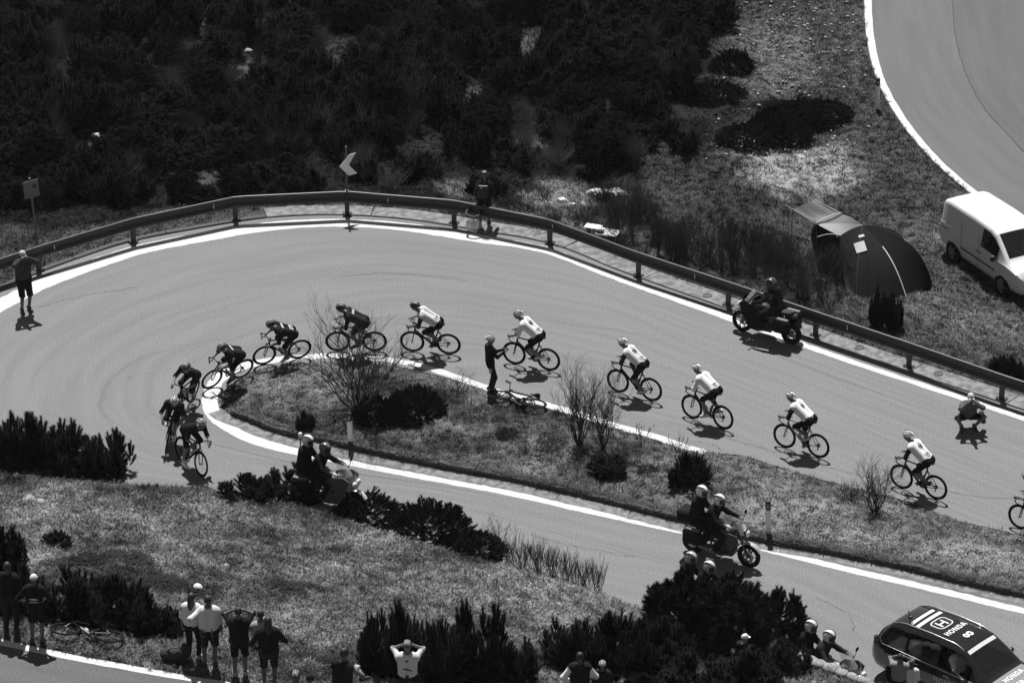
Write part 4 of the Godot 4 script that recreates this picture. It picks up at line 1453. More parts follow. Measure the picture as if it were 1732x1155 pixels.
# look: skin, wear [[name, labels, albedo]], head (race, moto, hair, long_hair, cap), head_g, shoes
func person(r: Dictionary, look: Dictionary, xf: Transform3D, label: String, group := "") -> Node3D:
	var o := thing("person", label, "person", xf, group)
	part(o, "body", body_mesh(r), grey(look.get("skin", 0.2), 0.7))
	for w in look.get("wear", []):
		part(o, w[0], cloth(r, w[1], w[3] if w.size() > 3 else 0.012), grey(w[2], 0.9))
	part(o, "footwear", cloth(r, [7], 0.01), grey(look.get("shoes", 0.03), 0.6))
	var hx := head_xf(r)
	var hg: float = look.get("head_g", 0.02)
	match look.get("head", "hair"):
		"race":
			var h := part(o, "helmet", gear("race_shell"), grey(hg, 0.35), hx)
			for i in 3: part(h, "vent", gear("race_vent%d" % i), grey(0.02 if hg > 0.1 else 0.25, 0.5))
			part(o, "glasses", gear("glasses"), grey(0.01, 0.15), hx)
		"moto":
			var h := part(o, "helmet", gear("moto_shell"), grey(hg, 0.25), hx)
			part(h, "visor", gear("moto_visor"), grey(0.012, 0.08))
			part(h, "stripe", gear("moto_stripe"), grey(0.04 if hg > 0.1 else 0.3, 0.5))
		"cap": part(o, "cap", gear("cap"), grey(hg, 0.85), hx)
		"long_hair": part(o, "hair", gear("long_hair"), grey(hg, 0.6), hx)
		"hair": part(o, "hair", gear("hair"), grey(hg, 0.6), hx)
	return o

# ---------- bicycles ----------
const BB := Vector3(-0.075, 0.27, 0)

func bike_meshes() -> Dictionary:
	if cache.has("bike"): return cache.bike
	var d := {}
	var fr := MB.new()
	var ht := Vector3(0.375, 0.86, 0)
	var hb := Vector3(0.42, 0.70, 0)
	var st := Vector3(-0.235, 0.80, 0)
	fr.tube([ht, hb], 0.024, 8)
	fr.tube([ht + Vector3(0.006, -0.03, 0), st + Vector3(0.005, -0.01, 0)], 0.019, 7)
	fr.tube([hb + Vector3(-0.005, 0.02, 0), BB], [0.026, 0.03], 8)
	fr.tube([BB, st], 0.02, 7)
	fr.tube([st, Vector3(-0.27, 0.93, 0)], 0.014, 6)
	fr.lathe(BB - Vector3(0, 0, 0.04), Vector3(0, 0, 1), [Vector2(0.026, 0), Vector2(0.026, 0.08)], 10)
	for s in [-1, 1]:
		fr.tube([BB + Vector3(-0.02, 0, s * 0.035), Vector3(-0.30, 0.30, s * 0.055), Vector3(-0.485, 0.336, s * 0.065)], [0.013, 0.011, 0.009], 6)
		fr.tube([st + Vector3(0.01, -0.08, s * 0.015), Vector3(-0.36, 0.52, s * 0.05), Vector3(-0.485, 0.336, s * 0.065)], [0.011, 0.009, 0.008], 6)
	d.frame = fr.mesh()
	var fk := MB.new()
	fk.tube([ht + Vector3(-0.015, 0.05, 0), hb], 0.017, 6)
	for s in [-1, 1]: fk.tube([hb + Vector3(0.004, -0.01, s * 0.03), Vector3(0.46, 0.52, s * 0.05), Vector3(0.50, 0.336, s * 0.05)], [0.016, 0.014, 0.009], 6)
	d.fork = fk.mesh()
	var hd := MB.new()
	hd.tube([ht + Vector3(-0.015, 0.05, 0), Vector3(0.45, 0.925, 0)], 0.016, 6)
	var pts := []
	hd.tube([Vector3(0.45, 0.925, -0.2), Vector3(0.45, 0.925, 0.2)], 0.013, 6)
	for s in [-1, 1]:
		hd.tube([Vector3(0.45, 0.925, s * 0.195), Vector3(0.50, 0.925, s * 0.21), Vector3(0.53, 0.91, s * 0.212), Vector3(0.545, 0.86, s * 0.214), Vector3(0.52, 0.81, s * 0.216), Vector3(0.47, 0.795, s * 0.218), Vector3(0.41, 0.795, s * 0.22)], 0.012, 6)
	d.handlebar = hd.mesh()
	var ho := MB.new()
	ho.tube([Vector3(0.51, 0.925, 0), Vector3(0.565, 0.94, 0), Vector3(0.585, 0.965, 0)], [0.018, 0.02, 0.012], 6)
	ho.tube([Vector3(0.575, 0.945, 0), Vector3(0.585, 0.88, 0), Vector3(0.565, 0.82, 0)], [0.008, 0.006, 0.005], 5)
	d.hood = ho.mesh()
	var sa := MB.new()
	var sp := []
	for i in 9:
		var t := i / 8.0
		var w := lerpf(0.07, 0.02, smoothstep(0.25, 0.75, t)) * (0.8 if i == 0 else 1.0) * (0.5 if i == 8 else 1.0)
		for q in 9:
			var a := TAU * (q % 8) / 8.0
			sp.append(Vector3(-0.40 + 0.27 * t, 0.955 + sin(a) * 0.022 + 0.008 * cos(t * 5.0), cos(a) * w))
	sa.grid(sp, 9, true)
	d.saddle = sa.mesh()
	var ty := MB.new()
	ty.ring(Vector3.ZERO, Vector3(0, 0, 1), 0.320, 0.016, 40, 6)
	d.tyre = ty.mesh()
	var ri := MB.new()
	var rp := []
	for i in 41:
		var a := TAU * i / 40.0
		var dd := Vector3(cos(a), sin(a), 0)
		for q in [Vector2(0.312, -0.012), Vector2(0.285, -0.014), Vector2(0.258, 0.0), Vector2(0.285, 0.014), Vector2(0.312, 0.012)]:
			rp.append(dd * q.x + Vector3(0, 0, q.y))
	ri.grid(rp, 5)
	d.rim = ri.mesh()
	var sk := MB.new()
	for i in 18:
		var a := TAU * i / 18.0
		var dd := Vector3(cos(a), sin(a), 0)
		sk.tube([Vector3(0, 0, 0.025 if i % 2 else -0.025) + Vector3(cos(a + 0.8), sin(a + 0.8), 0) * 0.015, dd * 0.275], 0.0016, 3, false)
	d.spokes = sk.mesh()
	var hu := MB.new()
	hu.lathe(Vector3(0, 0, -0.05), Vector3(0, 0, 1), [Vector2(0.004, 0), Vector2(0.018, 0.005), Vector2(0.012, 0.05), Vector2(0.018, 0.095), Vector2(0.004, 0.1)], 8)
	d.hub = hu.mesh()
	var ca := MB.new()
	ca.lathe(Vector3(0, 0, 0.02), Vector3(0, 0, 1), [Vector2(0.01, 0), Vector2(0.052, 0.002), Vector2(0.045, 0.02), Vector2(0.03, 0.03), Vector2(0.01, 0.032)], 12)
	d.cassette = ca.mesh()
	var de := MB.new()
	de.tube([Vector3(-0.48, 0.33, 0.05), Vector3(-0.46, 0.25, 0.05), Vector3(-0.44, 0.18, 0.05)], [0.014, 0.018, 0.014], 5)
	d.derailleur = de.mesh()
	var cr := MB.new()
	cr.lathe(Vector3(0, 0, 0.045), Vector3(0, 0, 1), [Vector2(0.07, 0), Vector2(0.103, 0.002), Vector2(0.103, 0.006), Vector2(0.07, 0.008)], 20)
	for i in 5:
		var a := TAU * i / 5.0
		cr.tube([Vector3(0, 0, 0.049), Vector3(cos(a) * 0.085, sin(a) * 0.085, 0.049)], 0.008, 4)
	cr.tube([Vector3(0, 0, 0.06), Vector3(0.17, 0, 0.07)], [0.016, 0.011], 5)
	cr.tube([Vector3(0, 0, -0.06), Vector3(-0.17, 0, -0.07)], [0.016, 0.011], 5)
	cr.box(Vector3(0.17, 0, 0.11), Vector3(0.075, 0.014, 0.06))
	cr.box(Vector3(-0.17, 0, -0.11), Vector3(0.075, 0.014, 0.06))
	d.crank = cr.mesh()
	var ch := MB.new()
	ch.tube([Vector3(-0.075, 0.372, 0.05), Vector3(-0.485, 0.385, 0.05)], 0.0045, 4)
	ch.tube([Vector3(-0.075, 0.17, 0.05), Vector3(-0.44, 0.17, 0.05)], 0.0045, 4)
	d.chain = ch.mesh()
	var bo := MB.new()
	bo.lathe(Vector3.ZERO, Vector3(0, 1, 0), [Vector2(0.0, 0), Vector2(0.035, 0.005), Vector2(0.036, 0.13), Vector2(0.018, 0.16), Vector2(0.012, 0.185), Vector2(0.0, 0.187)], 10)
	d.bottle = bo.mesh()
	cache.bike = d
	return d

func bicycle(xf: Transform3D, crank: float, label: String, group := "", frame_g := 0.015, rim_g := 0.012, steer := 0.0) -> Node3D:
	var d := bike_meshes()
	var o := thing("racing_bicycle", label, "bicycle", xf, group)
	part(o, "frame", d.frame, grey(frame_g, 0.85))
	part(o, "saddle", d.saddle, grey(0.012, 0.85))
	for i in 2:
		var w := Node3D.new()
		w.name = "wheel"
		o.add_child(w, true)
		w.position = Vector3(0.50 if i == 0 else -0.485, 0.336, 0)
		part(w, "tyre", d.tyre, grey(0.012, 0.95))
		part(w, "rim", d.rim, grey(rim_g, 0.9))
		part(w, "spoke_set", d.spokes, grey(0.05, 0.4, 0.5))
		part(w, "hub", d.hub, grey(0.02, 0.4))
		if i == 1: part(w, "cassette", d.cassette, grey(0.08, 0.4, 0.6))
	part(o, "fork", d.fork, grey(frame_g, 0.85))
	part(o, "handlebar", d.handlebar, grey(0.012, 0.9))
	for s in [-1, 1]: part(o, "brake_lever", d.hood, grey(0.015, 0.5), Transform3D(Basis(), Vector3(0, 0, s * 0.212)))
	part(o, "crankset", d.crank, grey(0.03, 0.4, 0.4), Transform3D(Basis(Vector3(0, 0, 1), crank), BB))
	part(o, "chain", d.chain, grey(0.04, 0.5, 0.5))
	part(o, "derailleur", d.derailleur, grey(0.03, 0.5, 0.4))
	part(o, "bottle", d.bottle, grey(0.35, 0.5), Transform3D(basis_to(Vector3(0.62, 0.78, 0)), Vector3(0.0, 0.40, 0)))
	part(o, "bottle", d.bottle, grey(0.2, 0.5), Transform3D(basis_to(Vector3(-0.29, 0.95, 0)), Vector3(-0.085, 0.40, 0)))
	return o

func ride_pose(key: String, crank: float, tuck: float, look: Vector3) -> Dictionary:
	var s := {}
	s.pel = Vector3(-0.25, 0.99 + 0.01 * tuck, 0)
	s.chest = Vector3(0.18 + 0.03 * tuck, 1.33 - 0.10 * tuck, 0)
	s.head = s.chest + Vector3(0.20, 0.185 - 0.03 * tuck, 0)
	s.look = look
	for sd in [-1.0, 1.0]:
		var w := "l" if sd < 0 else "r"
		var a := crank + (0.0 if sd > 0 else PI)
		var ped := BB + Vector3(cos(a), sin(a), 0) * 0.17 + Vector3(0, 0, 0.11 * sd)
		s["foot_" + w] = ped + Vector3(-0.10, 0.10, 0)
		s["hand_" + w] = Vector3(0.50, 0.985, 0.205 * sd) if tuck < 0.7 else Vector3(0.46, 0.86, 0.21 * sd)
		s["elbow_" + w] = Vector3(-0.2, -0.7, 0.45 * sd)
	s.toe = Vector3(1, -0.28, 0)
	s.palm_l = Vector3(0.1, -0.9, 0.5); s.palm_r = Vector3(0.1, -0.9, -0.5)
	s.curl = 1.0
	return figure(key, s)

func between(fp: Vector3, rp: Vector3, lean: float) -> Transform3D:   # x axis from rear to front contact, rolled about it
	var f := (fp - rp).normalized()
	var z := f.cross(Vector3.UP).normalized()
	var b := Basis(f, z.cross(f), z)
	return Transform3D(b * Basis(Vector3(1, 0, 0), lean), (fp + rp) * 0.5)

func build_riders() -> void:
	var white := 0.7
	var A := ride_pose("ride_a", 0.5, 0.35, Vector3(1, -0.12, 0))
	var B := ride_pose("ride_b", -1.2, 0.35, Vector3(1, -0.12, 0.1))
	var C := ride_pose("ride_c", 2.0, 0.9, Vector3(1, -0.3, 0))
	var D := ride_pose("ride_d", -1.57, 0.95, Vector3(1, -0.25, -0.3))
	var E := ride_pose("ride_e", -0.5, 0.1, Vector3(1, -0.05, -0.25))
	var F := ride_pose("ride_f", 2.7, 0.55, Vector3(1, -0.2, 0.15))
	var P := {"e": [E, -0.5], "f": [F, 2.7], "a": [A, 0.5], "b": [B, -1.2], "c": [C, 2.0], "d": [D, -1.57]}
	# front px, rear px, lean, pose, jersey torso, sleeves, shorts, helmet, shoes, skin, label
	var L := [
		[[335, 803], [308, 782], -0.10, "d", 0.015, 0.015, 0.012, 0.35, 0.6, 0.16, "dark clad cyclist with white shoe leading the line out of the bend"],
		[[280, 764], [288, 735], -0.18, "c", 0.02, 0.02, 0.015, 0.4, 0.6, 0.16, "dark clad cyclist with pale spotted helmet riding second in line"],
		[[297, 702], [319, 682], -0.24, "a", 0.02, 0.02, 0.015, 0.03, 0.03, 0.14, "dark clad cyclist riding third, just behind the pale spotted helmet"],
		[[357, 656], [405, 640], -0.34, "c", 0.02, 0.02, 0.012, 0.02, 0.03, 0.16, "dark clad cyclist crossing the white line at the tip of the island"],
		[[443.5, 617], [507, 606], -0.30, "c", 0.02, 0.02, 0.012, 0.03, 0.5, 0.15, "dark clad cyclist with pale hip panel beside the leafless shrub"],
		[[571, 594], [635, 594], -0.22, "f", 0.025, 0.02, 0.012, 0.015, 0.03, 0.15, "dark clad cyclist seen through the big leafless shrub"],
		[[698, 595], [760, 599.5], -0.16, "b", 0.55, 0.03, 0.012, 0.04, 0.03, 0.13, "cyclist in white jersey with checked lines and dark helmet"],
		[[871, 616.5], [928, 627], -0.04, "e", white, white, 0.012, 0.6, 0.5, 0.16, "cyclist in plain white jersey passing the standing cyclist"],
		[[1043, 663], [1104, 679], 0.0, "a", 0.6, 0.03, 0.012, 0.7, 0.5, 0.14, "cyclist in pale jersey with dark sleeves passing the tall leafless shrub"],
		[[1170, 707.6], [1223, 726], 0.02, "f", white, white, 0.012, 0.65, 0.5, 0.15, "cyclist in white jersey with white shoes behind the leafless shrub rider"],
		[[1328, 757.6], [1383, 774], 0.02, "b", 0.7, 0.02, 0.012, 0.65, 0.4, 0.15, "cyclist in white jersey with two dark bars on the back"],
		[[1527, 827], [1581, 844], 0.0, "e", white, 0.015, 0.012, 0.75, 0.02, 0.15, "cyclist in white topped dark jersey with white helmet, by the brushy shrub"],
		[[1728.4, 895.5], [1782, 913], 0.0, "a", 0.5, 0.4, 0.012, 0.5, 0.03, 0.15, "last cyclist of the line, following the white topped dark jersey"],
	]
	var bl := ["leading racing bicycle of the line, under the cyclist with a white shoe", "racing bicycle under the cyclist with pale spotted helmet", "racing bicycle under the third dark clad cyclist", "racing bicycle leaning over the white line at the island tip", "racing bicycle under the dark clad cyclist beside the leafless shrub", "racing bicycle seen through the big leafless shrub", "racing bicycle under the white jersey with checked lines", "racing bicycle under the plain white jersey near the standing cyclist", "racing bicycle under the pale jersey with dark sleeves", "racing bicycle under the cyclist with white jersey and white shoes", "racing bicycle with pale top tube under the jersey with two bars", "racing bicycle at the brushy shrub under the white topped jersey", "last racing bicycle of the line following up the road"]
	for i in L.size():
		var q: Array = L[i]
		var xf := between(G(q[0][0], q[0][1]), G(q[1][0], q[1][1]), q[2])
		xf.origin.y += 0.002
		var po: Array = P[q[3]]
		bicycle(xf, po[1], bl[i], "racing bicycles in the line of riders", 0.015 if i != 10 else 0.2, 0.012)
		var head := "race"
		var wear := [["jersey", [1], q[4]], ["sleeve", [2], q[5]], ["shorts", [5, 9], q[6]]]
		var o := person(po[0], {"skin": q[9], "wear": wear, "shoes": q[8], "head": head, "head_g": q[7]}, xf, q[10], "line of racing cyclists")
		# number bib on the lower back, marks on the shoulders
		var j: Dictionary = po[0].j
		var sp: Vector3 = j.spine
		var bn := Vector3(-sp.y, sp.x, 0)
		var bx := Basis(Vector3(0, 0, 1), sp, Vector3(0, 0, 1).cross(sp))
		if i in [4, 6, 7, 8, 9, 11]:
			var bm := MB.new()
			bm.box(Vector3.ZERO, Vector3(0.17, 0.12, 0.006), Basis(), 0.002)
			var pb: Vector3 = j.pel.lerp(j.chest, 0.30) + bn * 0.135
			var bib := part(o, "race_number", bm, grey(0.62, 0.9), Transform3D(bx, pb))
			var dm := MB.new()
			for k in 2:
				dm.box(Vector3(-0.035 + k * 0.06, 0, -0.005), Vector3(0.035, 0.07, 0.003))
				dm.box(Vector3(-0.035 + k * 0.06, 0, 0.005), Vector3(0.035, 0.07, 0.003))
			part(bib, "digit_print", dm, grey(0.03, 0.9))
		if i in [7, 8, 10, 11]:
			var mm := MB.new()
			if i == 10:
				for k in 2: mm.box(Vector3(-0.03 + k * 0.06, 0, 0), Vector3(0.03, 0.11, 0.005))
			else:
				for k in 2:
					mm.box(Vector3(-0.05 + k * 0.10, 0, 0), Vector3(0.022, 0.10, 0.005))
					mm.box(Vector3(0, -0.045 + k * 0.09, 0), Vector3(0.078, 0.02, 0.005))
			part(o, "back_print", mm, grey(0.02, 0.9), Transform3D(bx, j.pel.lerp(j.chest, 0.78) + bn * 0.122))
		if i in [3, 4, 5]:
			var sm := MB.new()
			sm.box(Vector3.ZERO, Vector3(0.2, 0.07, 0.006), Basis(), 0.002)
			part(o, "shoulder_panel", sm, grey(0.45, 0.9), Transform3D(bx, j.pel.lerp(j.chest, 0.85) + bn * 0.122))
	# standing cyclist and the bicycle laid on the verge
	var st := figure("clap", {"pel": Vector3(0, 0.92, 0), "chest": Vector3(-0.02, 1.38, 0), "head": Vector3(0.02, 1.61, 0), "look": Vector3(1, -0.15, 0.1), "foot_l": Vector3(0, 0.08, -0.09), "foot_r": Vector3(0.03, 0.08, 0.09), "hand_l": Vector3(0.40, 1.28, -0.07), "hand_r": Vector3(0.40, 1.27, 0.07), "elbow_l": Vector3(0, -1, -0.3), "elbow_r": Vector3(0, -1, 0.3), "curl": 0.25})
	var sc := person(st, {"skin": 0.16, "wear": [["jacket", [1, 2, 3], 0.014], ["shorts", [5, 9], 0.015], ["leg_warmers", [6], 0.03]], "shoes": 0.02, "head": "race", "head_g": 0.55}, Transform3D(Basis(Vector3.UP, 0.12).scaled(Vector3.ONE * 0.93), on(829, 663)), "standing cyclist in dark kit and white helmet clapping at the line")
	var pn := MB.new()
	pn.box(Vector3(-0.01, 0.76, 0.195), Vector3(0.09, 0.12, 0.008), Basis(), 0.003)
	part(sc, "thigh_panel", pn, grey(0.45, 0.9))
	var fb := on(840, 686)
	var rb := on(893, 699)
	var fx := between(fb, rb, 1.74)
	bicycle(Transform3D(fx.basis, fx.origin + Vector3(0, 0.2, 0)), 0.4, "racing bicycle laid on the verge beside the standing cyclist")

# ---------- motorcycles ----------
func moto_meshes() -> Dictionary:
	if cache.has("moto"): return cache.moto
	var d := {}
	for e in [["front", 0.058], ["rear", 0.075]]:
		var t := MB.new()
		t.ring(Vector3.ZERO, Vector3(0, 0, 1), 0.31 - e[1], e[1], 30, 9)
		d["tyre_" + e[0]] = t.mesh()
	var r := MB.new()
	r.ring(Vector3.ZERO, Vector3(0, 0, 1), 0.205, 0.02, 26, 6)
	for i in 6:
		var a := TAU * i / 6.0
		r.tube([Vector3.ZERO, Vector3(cos(a), sin(a), 0) * 0.2], [0.028, 0.016], 5)
	r.lathe(Vector3(0, 0, -0.06), Vector3(0, 0, 1), [Vector2(0.03, 0), Vector2(0.04, 0.06), Vector2(0.03, 0.12)], 10)
	d.rim = r.mesh()
	var di := MB.new()
	di.lathe(Vector3(0, 0, 0.055), Vector3(0, 0, 1), [Vector2(0.09, 0), Vector2(0.15, 0.002), Vector2(0.15, 0.006), Vector2(0.09, 0.008)], 20)
	d.disc = di.mesh()
	var f := MB.new()
	for s in [-1, 1]:
		f.tube([Vector3(0.75, 0.31, s * 0.095), Vector3(0.62, 0.62, s * 0.095), Vector3(0.48, 0.97, s * 0.095)], [0.032, 0.026, 0.022], 8)
	f.box(Vector3(0.50, 0.93, 0), Vector3(0.07, 0.04, 0.24), Basis(), 0.01)
	f.box(Vector3(0.55, 0.80, 0), Vector3(0.07, 0.04, 0.24), Basis(), 0.01)
	d.fork = f.mesh()
	var fe := MB.new()
	var fp := []
	for i in 9:
		var a := lerpf(0.5, 2.5, i / 8.0)
		for q in 5:
			var b := lerpf(-1.2, 1.2, q / 4.0)
			fp.append(Vector3(0.75 + cos(a) * (0.335 + 0.03 * cos(b)), 0.31 + sin(a) * (0.335 + 0.03 * cos(b)), sin(b) * 0.075))
	fe.grid(fp, 5)
	d.fender = fe.mesh()
	var en := MB.new()
	en.box(Vector3(0.10, 0.42, 0), Vector3(0.46, 0.26, 0.32), Basis(), 0.05)
	en.box(Vector3(0.20, 0.60, 0), Vector3(0.24, 0.20, 0.30), Basis(Vector3(0, 0, 1), -0.3), 0.03)
	for s in [-1, 1]: en.lathe(Vector3(0.05, 0.40, s * 0.16), Vector3(0, 0, s), [Vector2(0.12, 0), Vector2(0.115, 0.03), Vector2(0.08, 0.045), Vector2(0.0, 0.05)], 14)
	en.box(Vector3(0.08, 0.33, 0), Vector3(0.62, 0.20, 0.34), Basis(), 0.05)
	for sd in [-1, 1]:
		en.box(Vector3(-0.28, 0.66, sd * 0.13), Vector3(0.34, 0.24, 0.06), Basis(Vector3(0, 0, 1), -0.2), 0.03)
		en.tube([Vector3(0.42, 0.72, sd * 0.2), Vector3(0.46, 0.5, sd * 0.25), Vector3(0.3, 0.34, sd * 0.24), Vector3(0.05, 0.3, sd * 0.22)], 0.018, 5)
	d.engine = en.mesh()
	var sr := MB.new()
	for sd in [-1, 1]:
		sr.plate(PackedVector2Array([Vector2(0.10, 0.92), Vector2(0.56, 0.90), Vector2(0.60, 0.72), Vector2(0.42, 0.50), Vector2(0.26, 0.62)]), Transform3D(Basis(Vector3.UP, -0.12 * sd), Vector3(0, 0, sd * 0.19)), 0.02)
	d.shroud = sr.mesh()
	var fr := MB.new()
	for s in [-1, 1]:
		fr.tube([Vector3(0.50, 0.86, s * 0.06), Vector3(0.20, 0.74, s * 0.15), Vector3(-0.15, 0.68, s * 0.15), Vector3(-0.22, 0.42, s * 0.13)], 0.026, 6)
		fr.tube([Vector3(-0.15, 0.68, s * 0.14), Vector3(-0.75, 0.80, s * 0.1)], 0.018, 6)
		fr.tube([Vector3(-0.22, 0.40, s * 0.12), Vector3(-0.75, 0.31, s * 0.12)], [0.032, 0.024], 6)
	d.frame = fr.mesh()
	var ta := MB.new()
	var tp := []
	for i in 9:
		var t := i / 8.0
		var h := sin(t * PI) * 0.10 + 0.06
		var w := lerpf(0.11, 0.17, sin(t * 2.4))
		for q in 13:
			var a := TAU * (q % 12) / 12.0
			tp.append(Vector3(-0.16 + 0.58 * t, 0.84 + 0.05 * t + sin(a) * h * (1.0 if sin(a) > 0 else 0.7), cos(a) * w * (0.35 if i == 0 or i == 8 else 1.0)))
	ta.grid(tp, 13, true)
	d.tank = ta.mesh()
	var se := MB.new()
	var ep := []
	for i in 9:
		var t := i / 8.0
		for q in 11:
			var a := TAU * (q % 10) / 10.0
			ep.append(Vector3(-0.12 - 0.68 * t, 0.82 + 0.09 * smoothstep(0.35, 0.6, t) + sin(a) * 0.055, cos(a) * lerpf(0.11, 0.15, sin(t * PI)) * (0.5 if i in [0, 8] else 1.0)))
	se.grid(ep, 11, true)
	d.seat = se.mesh()
	var tl := MB.new()
	tl.box(Vector3(-0.78, 0.82, 0), Vector3(0.30, 0.12, 0.2), Basis(Vector3(0, 0, 1), -0.2), 0.03)
	tl.box(Vector3(-0.98, 0.62, 0), Vector3(0.02, 0.22, 0.20), Basis(Vector3(0, 0, 1), -0.35))
	d.tail = tl.mesh()
	var ex := MB.new()
	ex.tube([Vector3(0.30, 0.50, 0.12), Vector3(0.32, 0.28, 0.14), Vector3(0.0, 0.22, 0.16), Vector3(-0.35, 0.30, 0.2)], 0.026, 7)
	ex.tube([Vector3(-0.33, 0.30, 0.2), Vector3(-0.45, 0.36, 0.22), Vector3(-0.86, 0.50, 0.24)], [0.03, 0.06, 0.055], 9)
	d.exhaust = ex.mesh()
	var hb := MB.new()
	hb.tube([Vector3(0.24, 1.06, -0.38), Vector3(0.38, 1.07, -0.26), Vector3(0.49, 1.0, -0.08), Vector3(0.49, 1.0, 0.08), Vector3(0.38, 1.07, 0.26), Vector3(0.24, 1.06, 0.38)], 0.014, 6)
	for s in [-1, 1]: hb.tube([Vector3(0.31, 1.066, s * 0.32), Vector3(0.23, 1.06, s * 0.39)], 0.02, 6)
	d.handlebar = hb.mesh()
	var mi := MB.new()
	mi.tube([Vector3(0.42, 1.06, 0), Vector3(0.44, 1.16, 0.05), Vector3(0.45, 1.24, 0.08)], 0.008, 5)
	mi.ball(Vector3(0.45, 1.27, 0.10), Vector3(0.02, 0.05, 0.075), Basis(), 10, 6)
	d.mirror = mi.mesh()
	var mi2 := MB.new()
	mi2.take(mi, Transform3D(Basis().scaled(Vector3(1, 1, -1)), Vector3.ZERO))
	d.mirror2 = mi2.mesh()
	var hl := MB.new()
	hl.ball(Vector3(0.64, 0.90, 0), Vector3(0.10, 0.11, 0.12), Basis(), 12, 8)
	d.headlight = hl.mesh()
	var le := MB.new()
	le.ball(Vector3(0.70, 0.90, 0), Vector3(0.055, 0.085, 0.095), Basis(), 12, 8)
	d.lens = le.mesh()
	var ws := MB.new()
	var wp := []
	for i in 6:
		for q in 9:
			var a := lerpf(-1.0, 1.0, q / 8.0)
			wp.append(Vector3(0.66 - 0.05 * i - 0.16 * a * a, 1.0 + 0.075 * i, sin(a) * (0.26 - 0.02 * i)))
	ws.grid(wp, 9)
	d.windscreen = ws.mesh()
	var co := MB.new()   # small nose cowl of the naked bike
	var cp := []
	for i in 5:
		for q in 9:
			var a := lerpf(-1.3, 1.3, q / 8.0)
			cp.append(Vector3(0.55 + 0.16 * cos(a) - 0.035 * i, 0.90 + 0.055 * i, sin(a) * (0.17 - 0.01 * i)))
	co.grid(cp, 9)
	d.cowl = co.mesh()
	var fa := MB.new()
	fa.plate(PackedVector2Array([Vector2(0.72, 0.98), Vector2(0.55, 1.06), Vector2(0.20, 0.98), Vector2(0.0, 0.80), Vector2(-0.02, 0.42), Vector2(0.10, 0.26), Vector2(0.42, 0.30), Vector2(0.62, 0.66)]), Transform3D(Basis(), Vector3(0, 0, 0)), 0.03)
	d.fairing = fa.mesh()
	var no := MB.new()
	var np := []
	for i in 7:
		for q in 9:
			var a := lerpf(-1.45, 1.45, q / 8.0)
			np.append(Vector3(0.60 + (0.20 - 0.012 * i) * cos(a), 0.70 + 0.06 * i, sin(a) * (0.27 - 0.01 * i)))
	no.grid(np, 9)
	d.nose = no.mesh()
	var pa := MB.new()
	pa.box(Vector3.ZERO, Vector3(0.48, 0.38, 0.20), Basis(), 0.05)
	d.pannier = pa.mesh()
	var lid := MB.new()
	lid.box(Vector3.ZERO, Vector3(0.40, 0.05, 0.12), Basis(), 0.02)
	d.lid = lid.mesh()
	var tc := MB.new()
	tc.box(Vector3.ZERO, Vector3(0.38, 0.28, 0.46), Basis(), 0.05)
	d.topcase = tc.mesh()
	cache.moto = d
	return d

